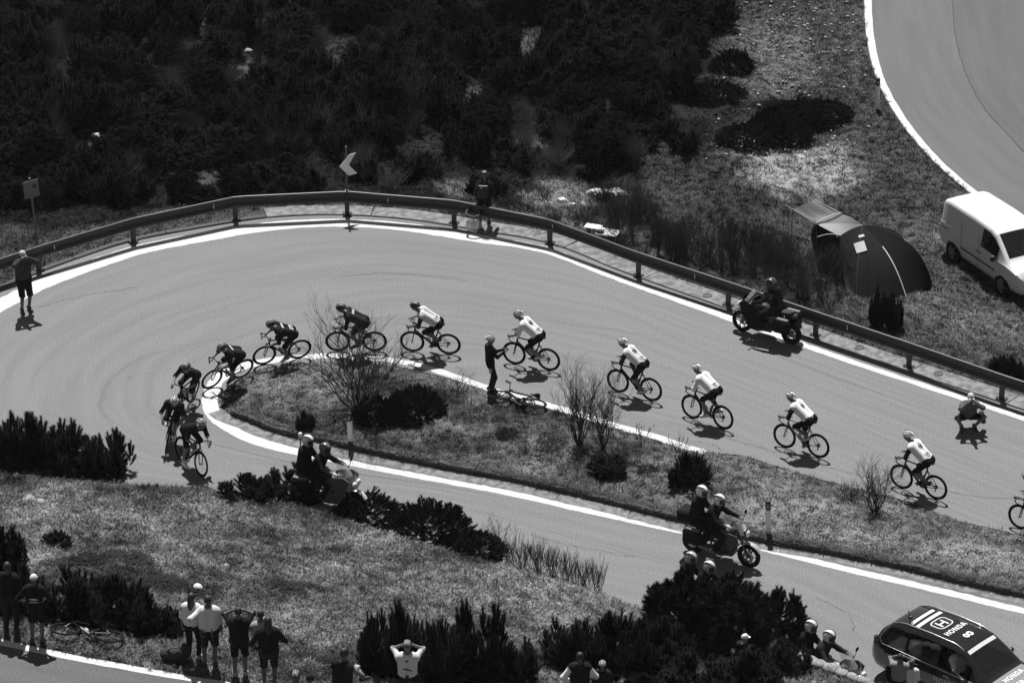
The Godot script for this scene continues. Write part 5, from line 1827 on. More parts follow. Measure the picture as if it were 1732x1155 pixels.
func motorcycle(xf: Transform3D, tour: bool, look: Dictionary, label: String) -> Node3D:
	var d := moto_meshes()
	var o := thing("motorcycle", label, "motorcycle", xf, "motorcycles with the race")
	var pm := grey(look.get("paint", 0.012), 0.45)
	var blk := grey(0.012, 0.5)
	for i in 2:
		var w := Node3D.new()
		w.name = "wheel"
		o.add_child(w, true)
		w.position = Vector3(0.75 if i == 0 else -0.75, 0.31, 0)
		part(w, "tyre", d.tyre_front if i == 0 else d.tyre_rear, grey(0.014, 0.85))
		part(w, "rim", d.rim, grey(look.get("rim", 0.03), 0.35, 0.6))
		part(w, "brake_disc", d.disc, grey(0.4, 0.3, 0.9))
	part(o, "fork", d.fork, grey(0.12, 0.35, 0.7))
	part(o, "front_fender", d.fender, grey(look.get("fender", 0.02), 0.3))
	part(o, "engine", d.engine, grey(0.05, 0.45, 0.5))
	part(o, "frame", d.frame, blk)
	part(o, "fuel_tank", d.tank, pm)
	part(o, "seat", d.seat, grey(0.012, 0.8))
	part(o, "tail", d.tail, blk)
	part(o, "exhaust", d.exhaust, grey(0.25, 0.3, 0.8))
	part(o, "handlebar", d.handlebar, blk)
	part(o, "mirror", d.mirror, blk, Transform3D(Basis(), Vector3(0, 0, 0.27)))
	part(o, "mirror", d.mirror2, blk, Transform3D(Basis(), Vector3(0, 0, -0.27)))
	if tour:
		for s in [-1, 1]: part(o, "fairing", d.fairing, grey(look.get("fairing", 0.1), 0.3 if look.get("fairing", 0.1) > 0.08 else 0.85), Transform3D(Basis(Vector3.UP, 0.0), Vector3(0, 0, 0.26 * s - 0.015)))
		part(o, "nose", d.nose, grey(look.get("nose", look.get("fairing", 0.1)), 0.3))
		var gm: StandardMaterial3D = grey(0.6, 0.05).duplicate()
		gm.transparency = BaseMaterial3D.TRANSPARENCY_ALPHA
		gm.albedo_color.a = 0.35
		part(o, "windscreen", d.windscreen, gm)
		for s in [-0.1, 0.1]: part(o, "headlight", d.lens, grey(0.7, 0.1), Transform3D(Basis(), Vector3(0.09, -0.06, s)))
	else:
		part(o, "tank_shroud", d.shroud, pm)
		part(o, "headlight", d.headlight, grey(0.02, 0.3))
		part(o, "headlight_lens", d.lens, grey(0.7, 0.1))
		part(o, "cowl", d.cowl, grey(look.get("cowl", 0.5), 0.3))
	if look.get("pannier", false):
		for s in [-1, 1]:
			var p := part(o, "pannier", d.pannier, grey(look.get("case", 0.015), 0.85), Transform3D(Basis(), Vector3(-0.62, 0.62, s * 0.34)))
			part(p, "lid", d.lid, grey(0.12, 0.5), Transform3D(Basis(), Vector3(0, 0.205, 0)))
	if look.get("topcase", false):
		part(o, "top_case", d.topcase, grey(look.get("case", 0.02), 0.85), Transform3D(Basis(), Vector3(-0.95, 1.03, 0)))
	if look.get("beacon", false):
		var b := MB.new()
		b.tube([Vector3(-0.9, 0.85, -0.22), Vector3(-0.9, 1.62, -0.22)], 0.014, 6)
		part(o, "beacon_pole", b, blk)
		var l := MB.new()
		l.lathe(Vector3(-0.9, 1.62, -0.22), Vector3.UP, [Vector2(0.0, 0), Vector2(0.05, 0.0), Vector2(0.055, 0.1), Vector2(0.04, 0.14), Vector2(0.0, 0.15)], 12)
		part(o, "beacon", l, grey(0.65, 0.25))
		var e := MB.new()
		e.plate(PackedVector2Array([Vector2(-0.07, -0.04), Vector2(0.06, -0.05), Vector2(0.07, 0.03), Vector2(-0.05, 0.05)]), Transform3D(Basis(), Vector3(0.26, 0.62, 0.278)), 0.004)
		part(o, "emblem", e, grey(0.03, 0.5))
	return o

func moto_pose(key: String, rear: bool) -> Dictionary:
	var s := {}
	if not rear:
		s = {"pel": Vector3(-0.34, 0.92, 0), "chest": Vector3(-0.18, 1.36, 0), "head": Vector3(-0.08, 1.61, 0), "hand_l": Vector3(0.26, 1.10, -0.34), "hand_r": Vector3(0.26, 1.10, 0.34), "foot_l": Vector3(-0.02, 0.36, -0.24), "foot_r": Vector3(-0.02, 0.36, 0.24), "knee_l": Vector3(0.14, 0.76, -0.27), "knee_r": Vector3(0.14, 0.76, 0.27)}
	else:
		s = {"pel": Vector3(-0.70, 1.0, 0), "chest": Vector3(-0.64, 1.47, 0), "head": Vector3(-0.56, 1.72, 0), "hand_l": Vector3(-0.30, 1.14, -0.2), "hand_r": Vector3(-0.30, 1.14, 0.2), "foot_l": Vector3(-0.34, 0.46, -0.25), "foot_r": Vector3(-0.34, 0.46, 0.25), "knee_l": Vector3(-0.22, 0.87, -0.27), "knee_r": Vector3(-0.22, 0.87, 0.27)}
	s.look = Vector3(1, -0.12, 0.0)
	s.girth = 1.15
	s.curl = 1.0
	s.palm_l = Vector3(0, -1, 0.2); s.palm_r = Vector3(0, -1, -0.2)
	return figure(key, s)

func build_motos() -> void:
	var F := moto_pose("moto_front", false)
	var R := moto_pose("moto_rear", true)
	var dark := [["jacket", [1, 2, 3], 0.012, 0.022], ["trousers", [5, 6, 9], 0.012, 0.018]]
	var g := "motorcyclists with the race"
	# black touring bike by the guardrail
	var x := between(G(1254, 559), G(1340, 582), 0.0)
	motorcycle(x, true, {"paint": 0.012, "fairing": 0.012, "pannier": true, "rim": 0.3, "fender": 0.015, "case": 0.012}, "black touring motorcycle with side cases standing along the guardrail")
	person(F, {"skin": 0.12, "wear": dark, "head": "moto", "head_g": 0.015}, x, "rider in black with a glossy dark helmet on the motorcycle by the guardrail", g)
	# naked bike with two up
	x = between(G(1262, 958), G(1178, 935), 0.0)
	motorcycle(x, false, {"paint": 0.02, "cowl": 0.6, "topcase": true, "pannier": true, "case": 0.015, "fender": 0.4, "rim": 0.02}, "motorcycle with white nose and top case carrying two white helmets past the marker post")
	person(F, {"skin": 0.12, "wear": dark, "head": "moto", "head_g": 0.62}, x, "driver in black with white helmet on the motorcycle with top case", g)
	person(R, {"skin": 0.12, "wear": dark, "head": "moto", "head_g": 0.66}, x, "passenger in black with white helmet sitting ahead of the top case", g)
	# police tourer half behind the pine
	x = between(G(600, 868), G(513, 847), 0.0)
	motorcycle(x, true, {"paint": 0.05, "fairing": 0.09, "nose": 0.3, "pannier": true, "beacon": true, "case": 0.02, "fender": 0.5}, "police touring motorcycle with grey fairing and beacon pole behind the low pine")
	person(F, {"skin": 0.2, "wear": dark, "head": "moto", "head_g": 0.12}, x, "police driver in black with grey helmet on the touring motorcycle", g)
	person(R, {"skin": 0.12, "wear": dark, "head": "moto", "head_g": 0.66}, x, "police passenger in black with white helmet by the beacon pole", g)
	# bike hidden behind the round pine
	x = between(G(1245, 1074), G(1160, 1050), 0.0)
	motorcycle(x, false, {"paint": 0.05, "cowl": 0.2, "topcase": false}, "motorcycle almost hidden behind the rounded pines on the lower leg")
	person(F, {"skin": 0.12, "wear": dark, "head": "moto", "head_g": 0.55}, x, "driver whose pale helmet tip shows over the rounded pines", g)
	person(R, {"skin": 0.12, "wear": dark, "head": "moto", "head_g": 0.4}, x, "passenger with round pale helmet showing over the rounded pines", g)
	# bike by the edging stones
	x = between(G(1447, 1196), G(1362, 1168), 0.0)
	motorcycle(x, true, {"paint": 0.05, "fairing": 0.05, "nose": 0.35, "fender": 0.4}, "motorcycle with pale nose riding along the edging stones behind the car")
	person(F, {"skin": 0.12, "wear": [["jacket", [1, 2, 3], 0.03, 0.022], ["trousers", [5, 6, 9], 0.012, 0.018], ], "head": "moto", "head_g": 0.6}, x, "driver with white helmet on the motorcycle along the edging stones", g)
	person(R, {"skin": 0.12, "wear": dark, "head": "moto", "head_g": 0.6}, x, "black clad passenger with white helmet on the motorcycle along the stones", g)

# ---------- onlookers ----------
func facing(p: Vector3, deg: float, s := 1.0) -> Transform3D:   # 90 looks away over the road, -90 towards the slope
	return Transform3D(Basis(Vector3.UP, deg_to_rad(deg)).scaled(Vector3.ONE * s), p)

func stand_pose(key: String, over := {}) -> Dictionary:
	var s := {"pel": Vector3(0, 0.93, 0), "chest": Vector3(-0.01, 1.40, 0), "head": Vector3(0.02, 1.635, 0), "look": Vector3(1, -0.1, 0), "foot_l": Vector3(0, 0.085, -0.11), "foot_r": Vector3(0.05, 0.085, 0.11), "hand_l": Vector3(0.08, 0.86, -0.27), "hand_r": Vector3(0.08, 0.86, 0.27), "elbow_l": Vector3(-1, 0, -0.3), "elbow_r": Vector3(-1, 0, 0.3), "curl": 0.45}
	s.merge(over, true)
	return figure(key, s)

func build_people() -> void:
	var down := stand_pose("down")
	var cam := stand_pose("camera", {"hand_l": Vector3(0.19, 1.60, -0.09), "hand_r": Vector3(0.19, 1.60, 0.09), "elbow_l": Vector3(0.1, -0.6, -0.9), "elbow_r": Vector3(0.1, -0.6, 0.9), "look": Vector3(1, -0.15, 0)})
	var hips := stand_pose("hips", {"hand_l": Vector3(0.03, 1.02, -0.19), "hand_r": Vector3(0.16, 1.08, 0.15), "elbow_l": Vector3(-0.5, 0.2, -1), "elbow_r": Vector3(-0.5, 0, 1)})
	var arm := stand_pose("arm_round", {"hand_l": Vector3(0.02, 1.22, -0.36), "elbow_l": Vector3(-0.9, 0, -0.6)})
	var step := stand_pose("step", {"pel": Vector3(0.02, 0.92, 0), "chest": Vector3(0.12, 1.36, 0), "head": Vector3(0.20, 1.59, 0), "look": Vector3(1, -0.5, 0), "foot_r": Vector3(0.22, 0.12, 0.12), "foot_l": Vector3(-0.12, 0.085, -0.08), "hand_r": Vector3(0.34, 0.80, 0.33), "hand_l": Vector3(0.36, 1.02, -0.2), "elbow_r": Vector3(-0.6, 0, 0.8)})
	var sit := figure("sit", {"pel": Vector3(0, 0.13, 0), "chest": Vector3(0.05, 0.59, 0), "head": Vector3(0.13, 0.83, 0), "look": Vector3(1, -0.05, 0), "foot_l": Vector3(0.56, 0.085, -0.14), "foot_r": Vector3(0.56, 0.085, 0.14), "knee_dir": Vector3(0.2, 1, 0), "hand_l": Vector3(0.36, 0.44, -0.16), "hand_r": Vector3(0.36, 0.44, 0.16), "elbow_l": Vector3(-0.2, -0.5, -1), "elbow_r": Vector3(-0.2, -0.5, 1)})
	var squat := figure("squat", {"pel": Vector3(-0.14, 0.33, 0), "chest": Vector3(0.06, 0.74, 0), "head": Vector3(0.15, 0.98, 0), "look": Vector3(1, 0.0, 0), "foot_l": Vector3(0.0, 0.085, -0.17), "foot_r": Vector3(0.0, 0.085, 0.17), "knee_l": Vector3(0.24, 0.44, -0.34), "knee_r": Vector3(0.24, 0.44, 0.34), "hand_l": Vector3(0.30, 0.93, -0.09), "hand_r": Vector3(0.30, 0.93, 0.09), "elbow_l": Vector3(0, -0.7, -0.8), "elbow_r": Vector3(0, -0.7, 0.8), "toe": Vector3(0.9, -0.1, 0)})
	var tee := func(t: float, p: float) -> Array: return [["shirt", [1, 2], t, 0.018], ["shorts", [5, 9], p, 0.02]]
	var lng := func(t: float, p: float) -> Array: return [["jacket", [1, 2, 3], t, 0.018], ["trousers", [5, 6, 9], p, 0.014]]
	person(cam, {"skin": 0.10, "wear": [["jacket", [1, 2, 3], 0.045, 0.024], ["shorts", [5, 9], 0.012, 0.024]], "shoes": 0.02, "head": "cap", "head_g": 0.45}, facing(G(42, 526), -62, 1.03), "man in dark jacket and pale cap photographing from the asphalt by the outer line")
	var clm := person(step, {"skin": 0.12, "wear": [["jacket", [1, 2, 3], 0.012, 0.03], ["shorts", [5, 9], 0.012, 0.022]], "shoes": 0.03, "head": "race", "head_g": 0.02}, facing(on(818, 386), 82, 0.97), "person in dark clothes with backpack leaning over the guardrail")
	var bp := MB.new()
	bp.box(Vector3(-0.06, 1.18, 0), Vector3(0.15, 0.36, 0.26), Basis(Vector3(0, 0, 1), -0.22), 0.06)
	part(clm, "backpack", bp, grey(0.016, 0.8))
	var bt := MB.new()
	bt.tube([Vector3(-0.10, 1.40, -0.13), Vector3(-0.13, 1.41, 0), Vector3(-0.10, 1.40, 0.13)], 0.012, 6)
	part(clm, "reflective_trim", bt, grey(0.5, 0.5))
	var ph := person(squat, {"skin": 0.13, "wear": [["jacket", [1, 2], 0.10, 0.02], ["shorts", [5, 9], 0.012, 0.02]], "shoes": 0.015, "head": "cap", "head_g": 0.5}, facing(G(1638, 726), -84, 1.0), "photographer in pale cap squatting on the asphalt with camera raised")
	camera_body(Transform3D(facing(G(1638, 726), -84).basis, facing(G(1638, 726), -84) * Vector3(0.36, 0.97, 0)), 0.2, "black camera with long lens held by the squatting photographer")
	var bag := MB.new()
	bag.box(Vector3(0.02, 0.34, -0.36), Vector3(0.16, 0.34, 0.12), Basis(Vector3(1, 0, 0), 0.25), 0.03)
	part(ph, "hip_bag", bag, grey(0.012, 0.8))
	camera_body(Transform3D(facing(G(42, 526), -62).basis, facing(G(42, 526), -62, 1.03) * Vector3(0.24, 1.62, 0)), 0.08, "small camera held up by the man in the pale cap")
	# by the upper road
	person(down, {"skin": 0.08, "wear": lng.call(0.012, 0.02), "shoes": 0.02, "head": "hair", "head_g": 0.012}, facing(on(18, 1073), 80, 1.0), "spectator in black standing against the pine beside the striped top", "onlookers by the upper road")
	var sp := person(hips, {"skin": 0.09, "wear": tee.call(0.012, 0.012), "shoes": 0.05, "head": "cap", "head_g": 0.55}, facing(on(62, 1088), 85, 0.95), "spectator in dark top with white stripes and white cap, feet on the road line", "onlookers by the upper road")
	for k in 2:
		var b := MB.new()
		b.ring(Vector3(0, 1.13 + 0.07 * k, 0), Vector3.UP, 0.105, 0.018, 20, 6)
		part(sp, "stripe", b, grey(0.6 if k == 1 else 0.35, 0.9), Transform3D(Basis().scaled(Vector3(1.22, 1, 1.9)), Vector3.ZERO))
	person(down, {"skin": 0.12, "wear": [["shirt", [1, 2], 0.55, 0.018], ["trousers", [5, 6, 9], 0.012, 0.012]], "shoes": 0.3, "head": "long_hair", "head_g": 0.012}, facing(on(327, 1117), 78, 0.93), "dark haired woman in white top and black trousers beside a man", "onlookers by the upper road")
	person(arm, {"skin": 0.09, "wear": [["shirt", [1, 2], 0.52, 0.022], ["shorts", [5, 9], 0.015, 0.026]], "shoes": 0.03, "head": "hair", "head_g": 0.012}, facing(on(355, 1130), 95, 1.0), "man in white tee and dark shorts with arm round a woman", "onlookers by the upper road")
	person(cam, {"skin": 0.10, "wear": tee.call(0.013, 0.012), "shoes": 0.3, "head": "hair", "head_g": 0.012}, facing(on(406, 1146), 92, 0.97), "spectator in black tee and shorts with both hands raised to the eyes", "onlookers by the upper road")
	person(hips, {"skin": 0.07, "wear": tee.call(0.012, 0.02), "shoes": 0.03, "head": "long_hair", "head_g": 0.014}, facing(on(456, 1166), 95, 1.0), "long haired spectator in black with hands on hips", "onlookers by the upper road")
	person(sit, {"skin": 0.08, "wear": tee.call(0.25, 0.02), "shoes": 0.03, "head": "hair", "head_g": 0.012}, facing(on(442, 1098), 95, 0.95), "seated spectator in pale shirt in front of the long haired one", "seated onlookers")
	var v := person(sit, {"skin": 0.10, "wear": [["vest", [1], 0.015, 0.016], ["shorts", [5, 9], 0.35, 0.018]], "shoes": 0.03, "head": "hair", "head_g": 0.012}, facing(on(578, 1172), 60, 1.08), "seated spectator in black vest with white shoulder trim", "seated onlookers")
	for s in [-1, 1]:
		var b := MB.new()
		b.tube([Vector3(-0.03, 0.50, s * 0.17), Vector3(0.0, 0.62, s * 0.17), Vector3(0.06, 0.665, s * 0.15)], 0.02, 6)
		part(v, "shoulder_trim", b, grey(0.6, 0.9))
	person(sit, {"skin": 0.10, "wear": tee.call(0.03, 0.02), "head": "race", "head_g": 0.03}, facing(on(500, 1208), 85, 1.0), "seated spectator with dark vented helmet beside the black vest", "seated onlookers")
	person(sit, {"skin": 0.10, "wear": tee.call(0.4, 0.02), "head": "cap", "head_g": 0.015}, facing(on(527, 1212), 100, 1.0), "seated spectator with dark cap and white shoulder beside the vented helmet", "seated onlookers")
	var fl := person(cam, {"skin": 0.14, "wear": [["jersey", [1, 2], 0.5, 0.014], ["shorts", [5, 9], 0.012, 0.014]], "head": "race", "head_g": 0.05}, facing(on(690, 1208), 88, 1.0), "cyclist in white jersey filming over the dark pines")
	var bn := MB.new()
	bn.box(Vector3(-0.122, 1.16, 0), Vector3(0.008, 0.03, 0.22), Basis(Vector3(1, 0, 0), 0.2), 0.002)
	bn.box(Vector3(-0.118, 1.36, 0), Vector3(0.008, 0.03, 0.05))
	bn.box(Vector3(-0.128, 1.0, 0.0), Vector3(0.008, 0.06, 0.07))
	part(fl, "jersey_print", bn, grey(0.04, 0.9))
	var sh := person(hips, {"skin": 0.10, "wear": [["jacket", [1], 0.015, 0.02], ["sleeve", [2, 3], 0.6, 0.018], ["shorts", [5, 9], 0.012, 0.02]], "head": "hair", "head_g": 0.012}, facing(on(980, 1222), 90, 0.98), "spectator in black vest with white sleeves standing by a child in helmet", "onlookers under the pines")
	person(down, {"skin": 0.12, "wear": tee.call(0.02, 0.02), "head": "race", "head_g": 0.3}, facing(on(1018, 1212), 85, 0.78), "child with pale helmet beside the white sleeved spectator", "onlookers under the pines")
	person(down, {"skin": 0.2, "wear": tee.call(0.02, 0.02), "head": "cap", "head_g": 0.6}, facing(on(1257, 1172), 40, 0.85), "spectator with white cap half hidden among the low pines", "onlookers under the pines")
	person(cam, {"skin": 0.14, "wear": tee.call(0.22, 0.015), "head": "hair", "head_g": 0.012}, facing(on(1519, 1200), 75, 0.80), "child in grey tee with raised arms beside the dark car", "children by the dark car")
	person(down, {"skin": 0.10, "wear": tee.call(0.55, 0.015), "head": "hair", "head_g": 0.012}, facing(on(1538, 1202), 95, 0.72), "smaller child in white tee beside the dark car", "children by the dark car")
	var lb := between(on(98, 1084), on(184, 1098), 1.72)
	bicycle(Transform3D(lb.basis, lb.origin + Vector3(0, 0.17, 0)), 0.9, "racing bicycle with pale frame lying in the grass below the pines", "", 0.25)

func camera_body(xf: Transform3D, lens: float, label: String) -> void:
	var o := thing("camera_in_hand", label, "camera", xf)
	var b := MB.new()
	b.box(Vector3.ZERO, Vector3(0.06, 0.09, 0.13), Basis(), 0.01)
	b.box(Vector3(0, 0.055, 0), Vector3(0.05, 0.03, 0.05), Basis(), 0.006)
	part(o, "housing", b, grey(0.015, 0.5))
	var l := MB.new()
	l.lathe(Vector3(0.03, 0, 0), Vector3(1, 0, 0), [Vector2(0.036, 0), Vector2(0.04, lens * 0.8), Vector2(0.045, lens), Vector2(0.0, lens)], 12)
	part(o, "lens", l, grey(0.012, 0.4))

# ---------- car and van ----------
# station: x, sill y, sill w, mid y, mid w, belt y, belt w, roof y, roof w
func section(st: Array, x: float) -> Array:
	var i := 0
	while i < st.size() - 2 and st[i + 1][0] < x: i += 1
	var t := clampf((x - st[i][0]) / (st[i + 1][0] - st[i][0]), 0, 1)
	var q := []
	for k in 9: q.append(lerpf(st[i][k], st[i + 1][k], t))
	var p4 := Vector2(q[5], q[6] - 0.015)
	var dr: float = q[7] - q[5]
	var p6 := Vector2(q[7] - minf(0.05, dr * 0.4), q[8])
	return [Vector2(q[1], q[2] - 0.06), Vector2(q[1] + 0.07, q[2]), Vector2((q[1] + q[3]) * 0.5, (q[2] + q[4]) * 0.5 + 0.01), Vector2(q[3], q[4]), Vector2(q[5] - 0.035, q[6] + 0.004), p4, p4.lerp(p6, 0.1), p4.lerp(p6, 0.88), p6, Vector2(q[7] - 0.008, q[8] - 0.06), Vector2(q[7], q[8] - 0.12), Vector2(q[7] + 0.012, q[8] * 0.45), Vector2(q[7] + 0.018, 0)]

func shell(st: Array, holes: Array, shield: Array) -> MB:   # body panels with real window openings; holes: [x0, x1, side]
	var mb := MB.new()
	var xs := []
	for s in st: xs.append(s[0])
	for h in holes: xs.append(h[0]); xs.append(h[1])
	xs.append(shield[0]); xs.append(shield[1])
	for i in 30: xs.append(lerpf(st[0][0], st[st.size() - 1][0], i / 29.0))
	xs.sort()
	var ring := []
	var nrm := []
	for x in xs:
		var s := section(st, x)
		var r := []
		for k in 13: r.append(Vector3(x, s[k].x, s[k].y))
		for k in range(11, -1, -1): r.append(Vector3(x, s[k].x, -s[k].y))
		ring.append(r)
	for i in xs.size():
		var r := []
		for k in 25:
			var u: Vector3 = ring[maxi(i - 1, 0)][k]
			var d: Vector3 = ring[mini(i + 1, xs.size() - 1)][k]
			if (d - u).length() < 0.02:
				u = ring[maxi(i - 2, 0)][k]; d = ring[mini(i + 2, xs.size() - 1)][k]
			var l: Vector3 = ring[i][maxi(k - 1, 0)]
			var rr: Vector3 = ring[i][mini(k + 1, 24)]
			r.append((rr - l).cross(d - u).normalized() * -1.0)
		nrm.append(r)
	for i in xs.size() - 1:
		if xs[i + 1] - xs[i] < 0.0005: continue
		var xm: float = (xs[i] + xs[i + 1]) * 0.5
		for k in 24:
			var skip := false
			for h in holes:
				if xm > h[0] and xm < h[1]:
					if k == 6 and h[2] >= 0: skip = true
					if k == 17 and h[2] <= 0: skip = true
			if xm > shield[0] and xm < shield[1] and k >= 10 and k <= 13: skip = true
			if skip: continue
			var b := mb.v.size()
			var P := [ring[i][k], ring[i][k + 1], ring[i + 1][k + 1], ring[i + 1][k]]
			var gn: Vector3 = (P[3] - P[0]).cross(P[1] - P[0])
			var N := [nrm[i][k], nrm[i][k + 1], nrm[i + 1][k + 1], nrm[i + 1][k]]
			for q in 4:
				mb.v.append(P[q])
				mb.n.append(N[q] if gn.dot(N[q]) >= 0 else -N[q])
			mb.ix.append_array([b, b + 1, b + 2, b, b + 2, b + 3])
	for e in [0, xs.size() - 1]:
		for k in range(1, 24): mb.tri(ring[e][0], ring[e][k], ring[e][k + 1])
	return mb

func side_glass(st: Array, x0: float, x1: float, sd: float, off := 0.004) -> MB:
	var mb := MB.new()
	var pts := []
	for i in 9:
		var x := lerpf(x0, x1, i / 8.0)
		var s := section(st, x)
		for t in 3: 
			var q: Vector2 = s[6].lerp(s[7], t / 2.0)
			pts.append(Vector3(x, q.x, (q.y - off) * sd))
	mb.grid(pts, 3)
	return mb

func top_patch(st: Array, x0: float, x1: float, w: float, lift: float, rows := 9) -> MB:   # sheet over roof, screen or bonnet; w share of half width
	var mb := MB.new()
	var pts := []
	for i in rows:
		var x := lerpf(x0, x1, float(i) / (rows - 1))
		var s := section(st, x)
		for k in 9:
			var t := lerpf(-1, 1, k / 8.0) * w
			var y := lerpf(s[12].x, s[10].x, pow(absf(t), 2.0))
			pts.append(Vector3(x + lift * 0.3, y + lift, s[10].y * t))
	mb.grid(pts, 9)
	return mb

func glass(a: float) -> StandardMaterial3D:
	var m := StandardMaterial3D.new()
	m.transparency = BaseMaterial3D.TRANSPARENCY_ALPHA
	m.albedo_color = Color(0.1, 0.1, 0.1, a)
	m.roughness = 0.03
	m.metallic_specular = 0.8
	m.cull_mode = BaseMaterial3D.CULL_DISABLED
	return m

func car_wheel(o: Node3D, at: Vector3, r: float, sd: float, rim_g: float) -> void:
	var w := Node3D.new()
	w.name = "wheel"
	o.add_child(w, true)
	w.position = at
	var t := MB.new()
	t.lathe(Vector3(0, 0, -0.11), Vector3(0, 0, 1), [Vector2(r * 0.66, 0), Vector2(r * 0.95, 0.0), Vector2(r, 0.03), Vector2(r, 0.19), Vector2(r * 0.95, 0.22), Vector2(r * 0.66, 0.22)], 28)
	part(w, "tyre", t, grey(0.014, 0.9))
	var m := MB.new()
	m.lathe(Vector3(0, 0, 0.09 * sd), Vector3(0, 0, sd), [Vector2(r * 0.68, 0.015), Vector2(r * 0.62, 0.0), Vector2(r * 0.58, -0.03), Vector2(0.0, -0.03)], 24)
	for i in 5:
		var a := TAU * i / 5.0
		m.tube([Vector3(0, 0, 0.09 * sd), Vector3(cos(a) * r * 0.62, sin(a) * r * 0.62, 0.09 * sd)], [0.05, 0.03], 5)
	part(w, "rim", m, grey(rim_g, 0.35, 0.6))

func arch(o: Node3D, x: float, r: float, z: float, sd: float) -> void:
	var m := MB.new()
	m.lathe(Vector3(x, r * 0.92, z * sd), Vector3(0, 0, sd), [Vector2(r * 1.16, -0.03), Vector2(r * 1.16, 0.004), Vector2(r * 1.05, 0.006), Vector2(0.0, -0.02)], 28)
	part(o, "wheel_arch", m, grey(0.008, 0.95))

func lettering(o: Node3D, called: String, text: String, size: float, xf: Transform3D, g: float, font := "Droid Sans") -> void:
	var f := SystemFont.new()
	f.font_names = PackedStringArray([font])
	f.font_weight = 700
	var t := TextMesh.new()
	t.text = text
	t.font = f
	t.font_size = 64
	t.pixel_size = size / 64.0
	t.depth = 0.006
	part(o, called, t, grey(g, 0.7), xf)

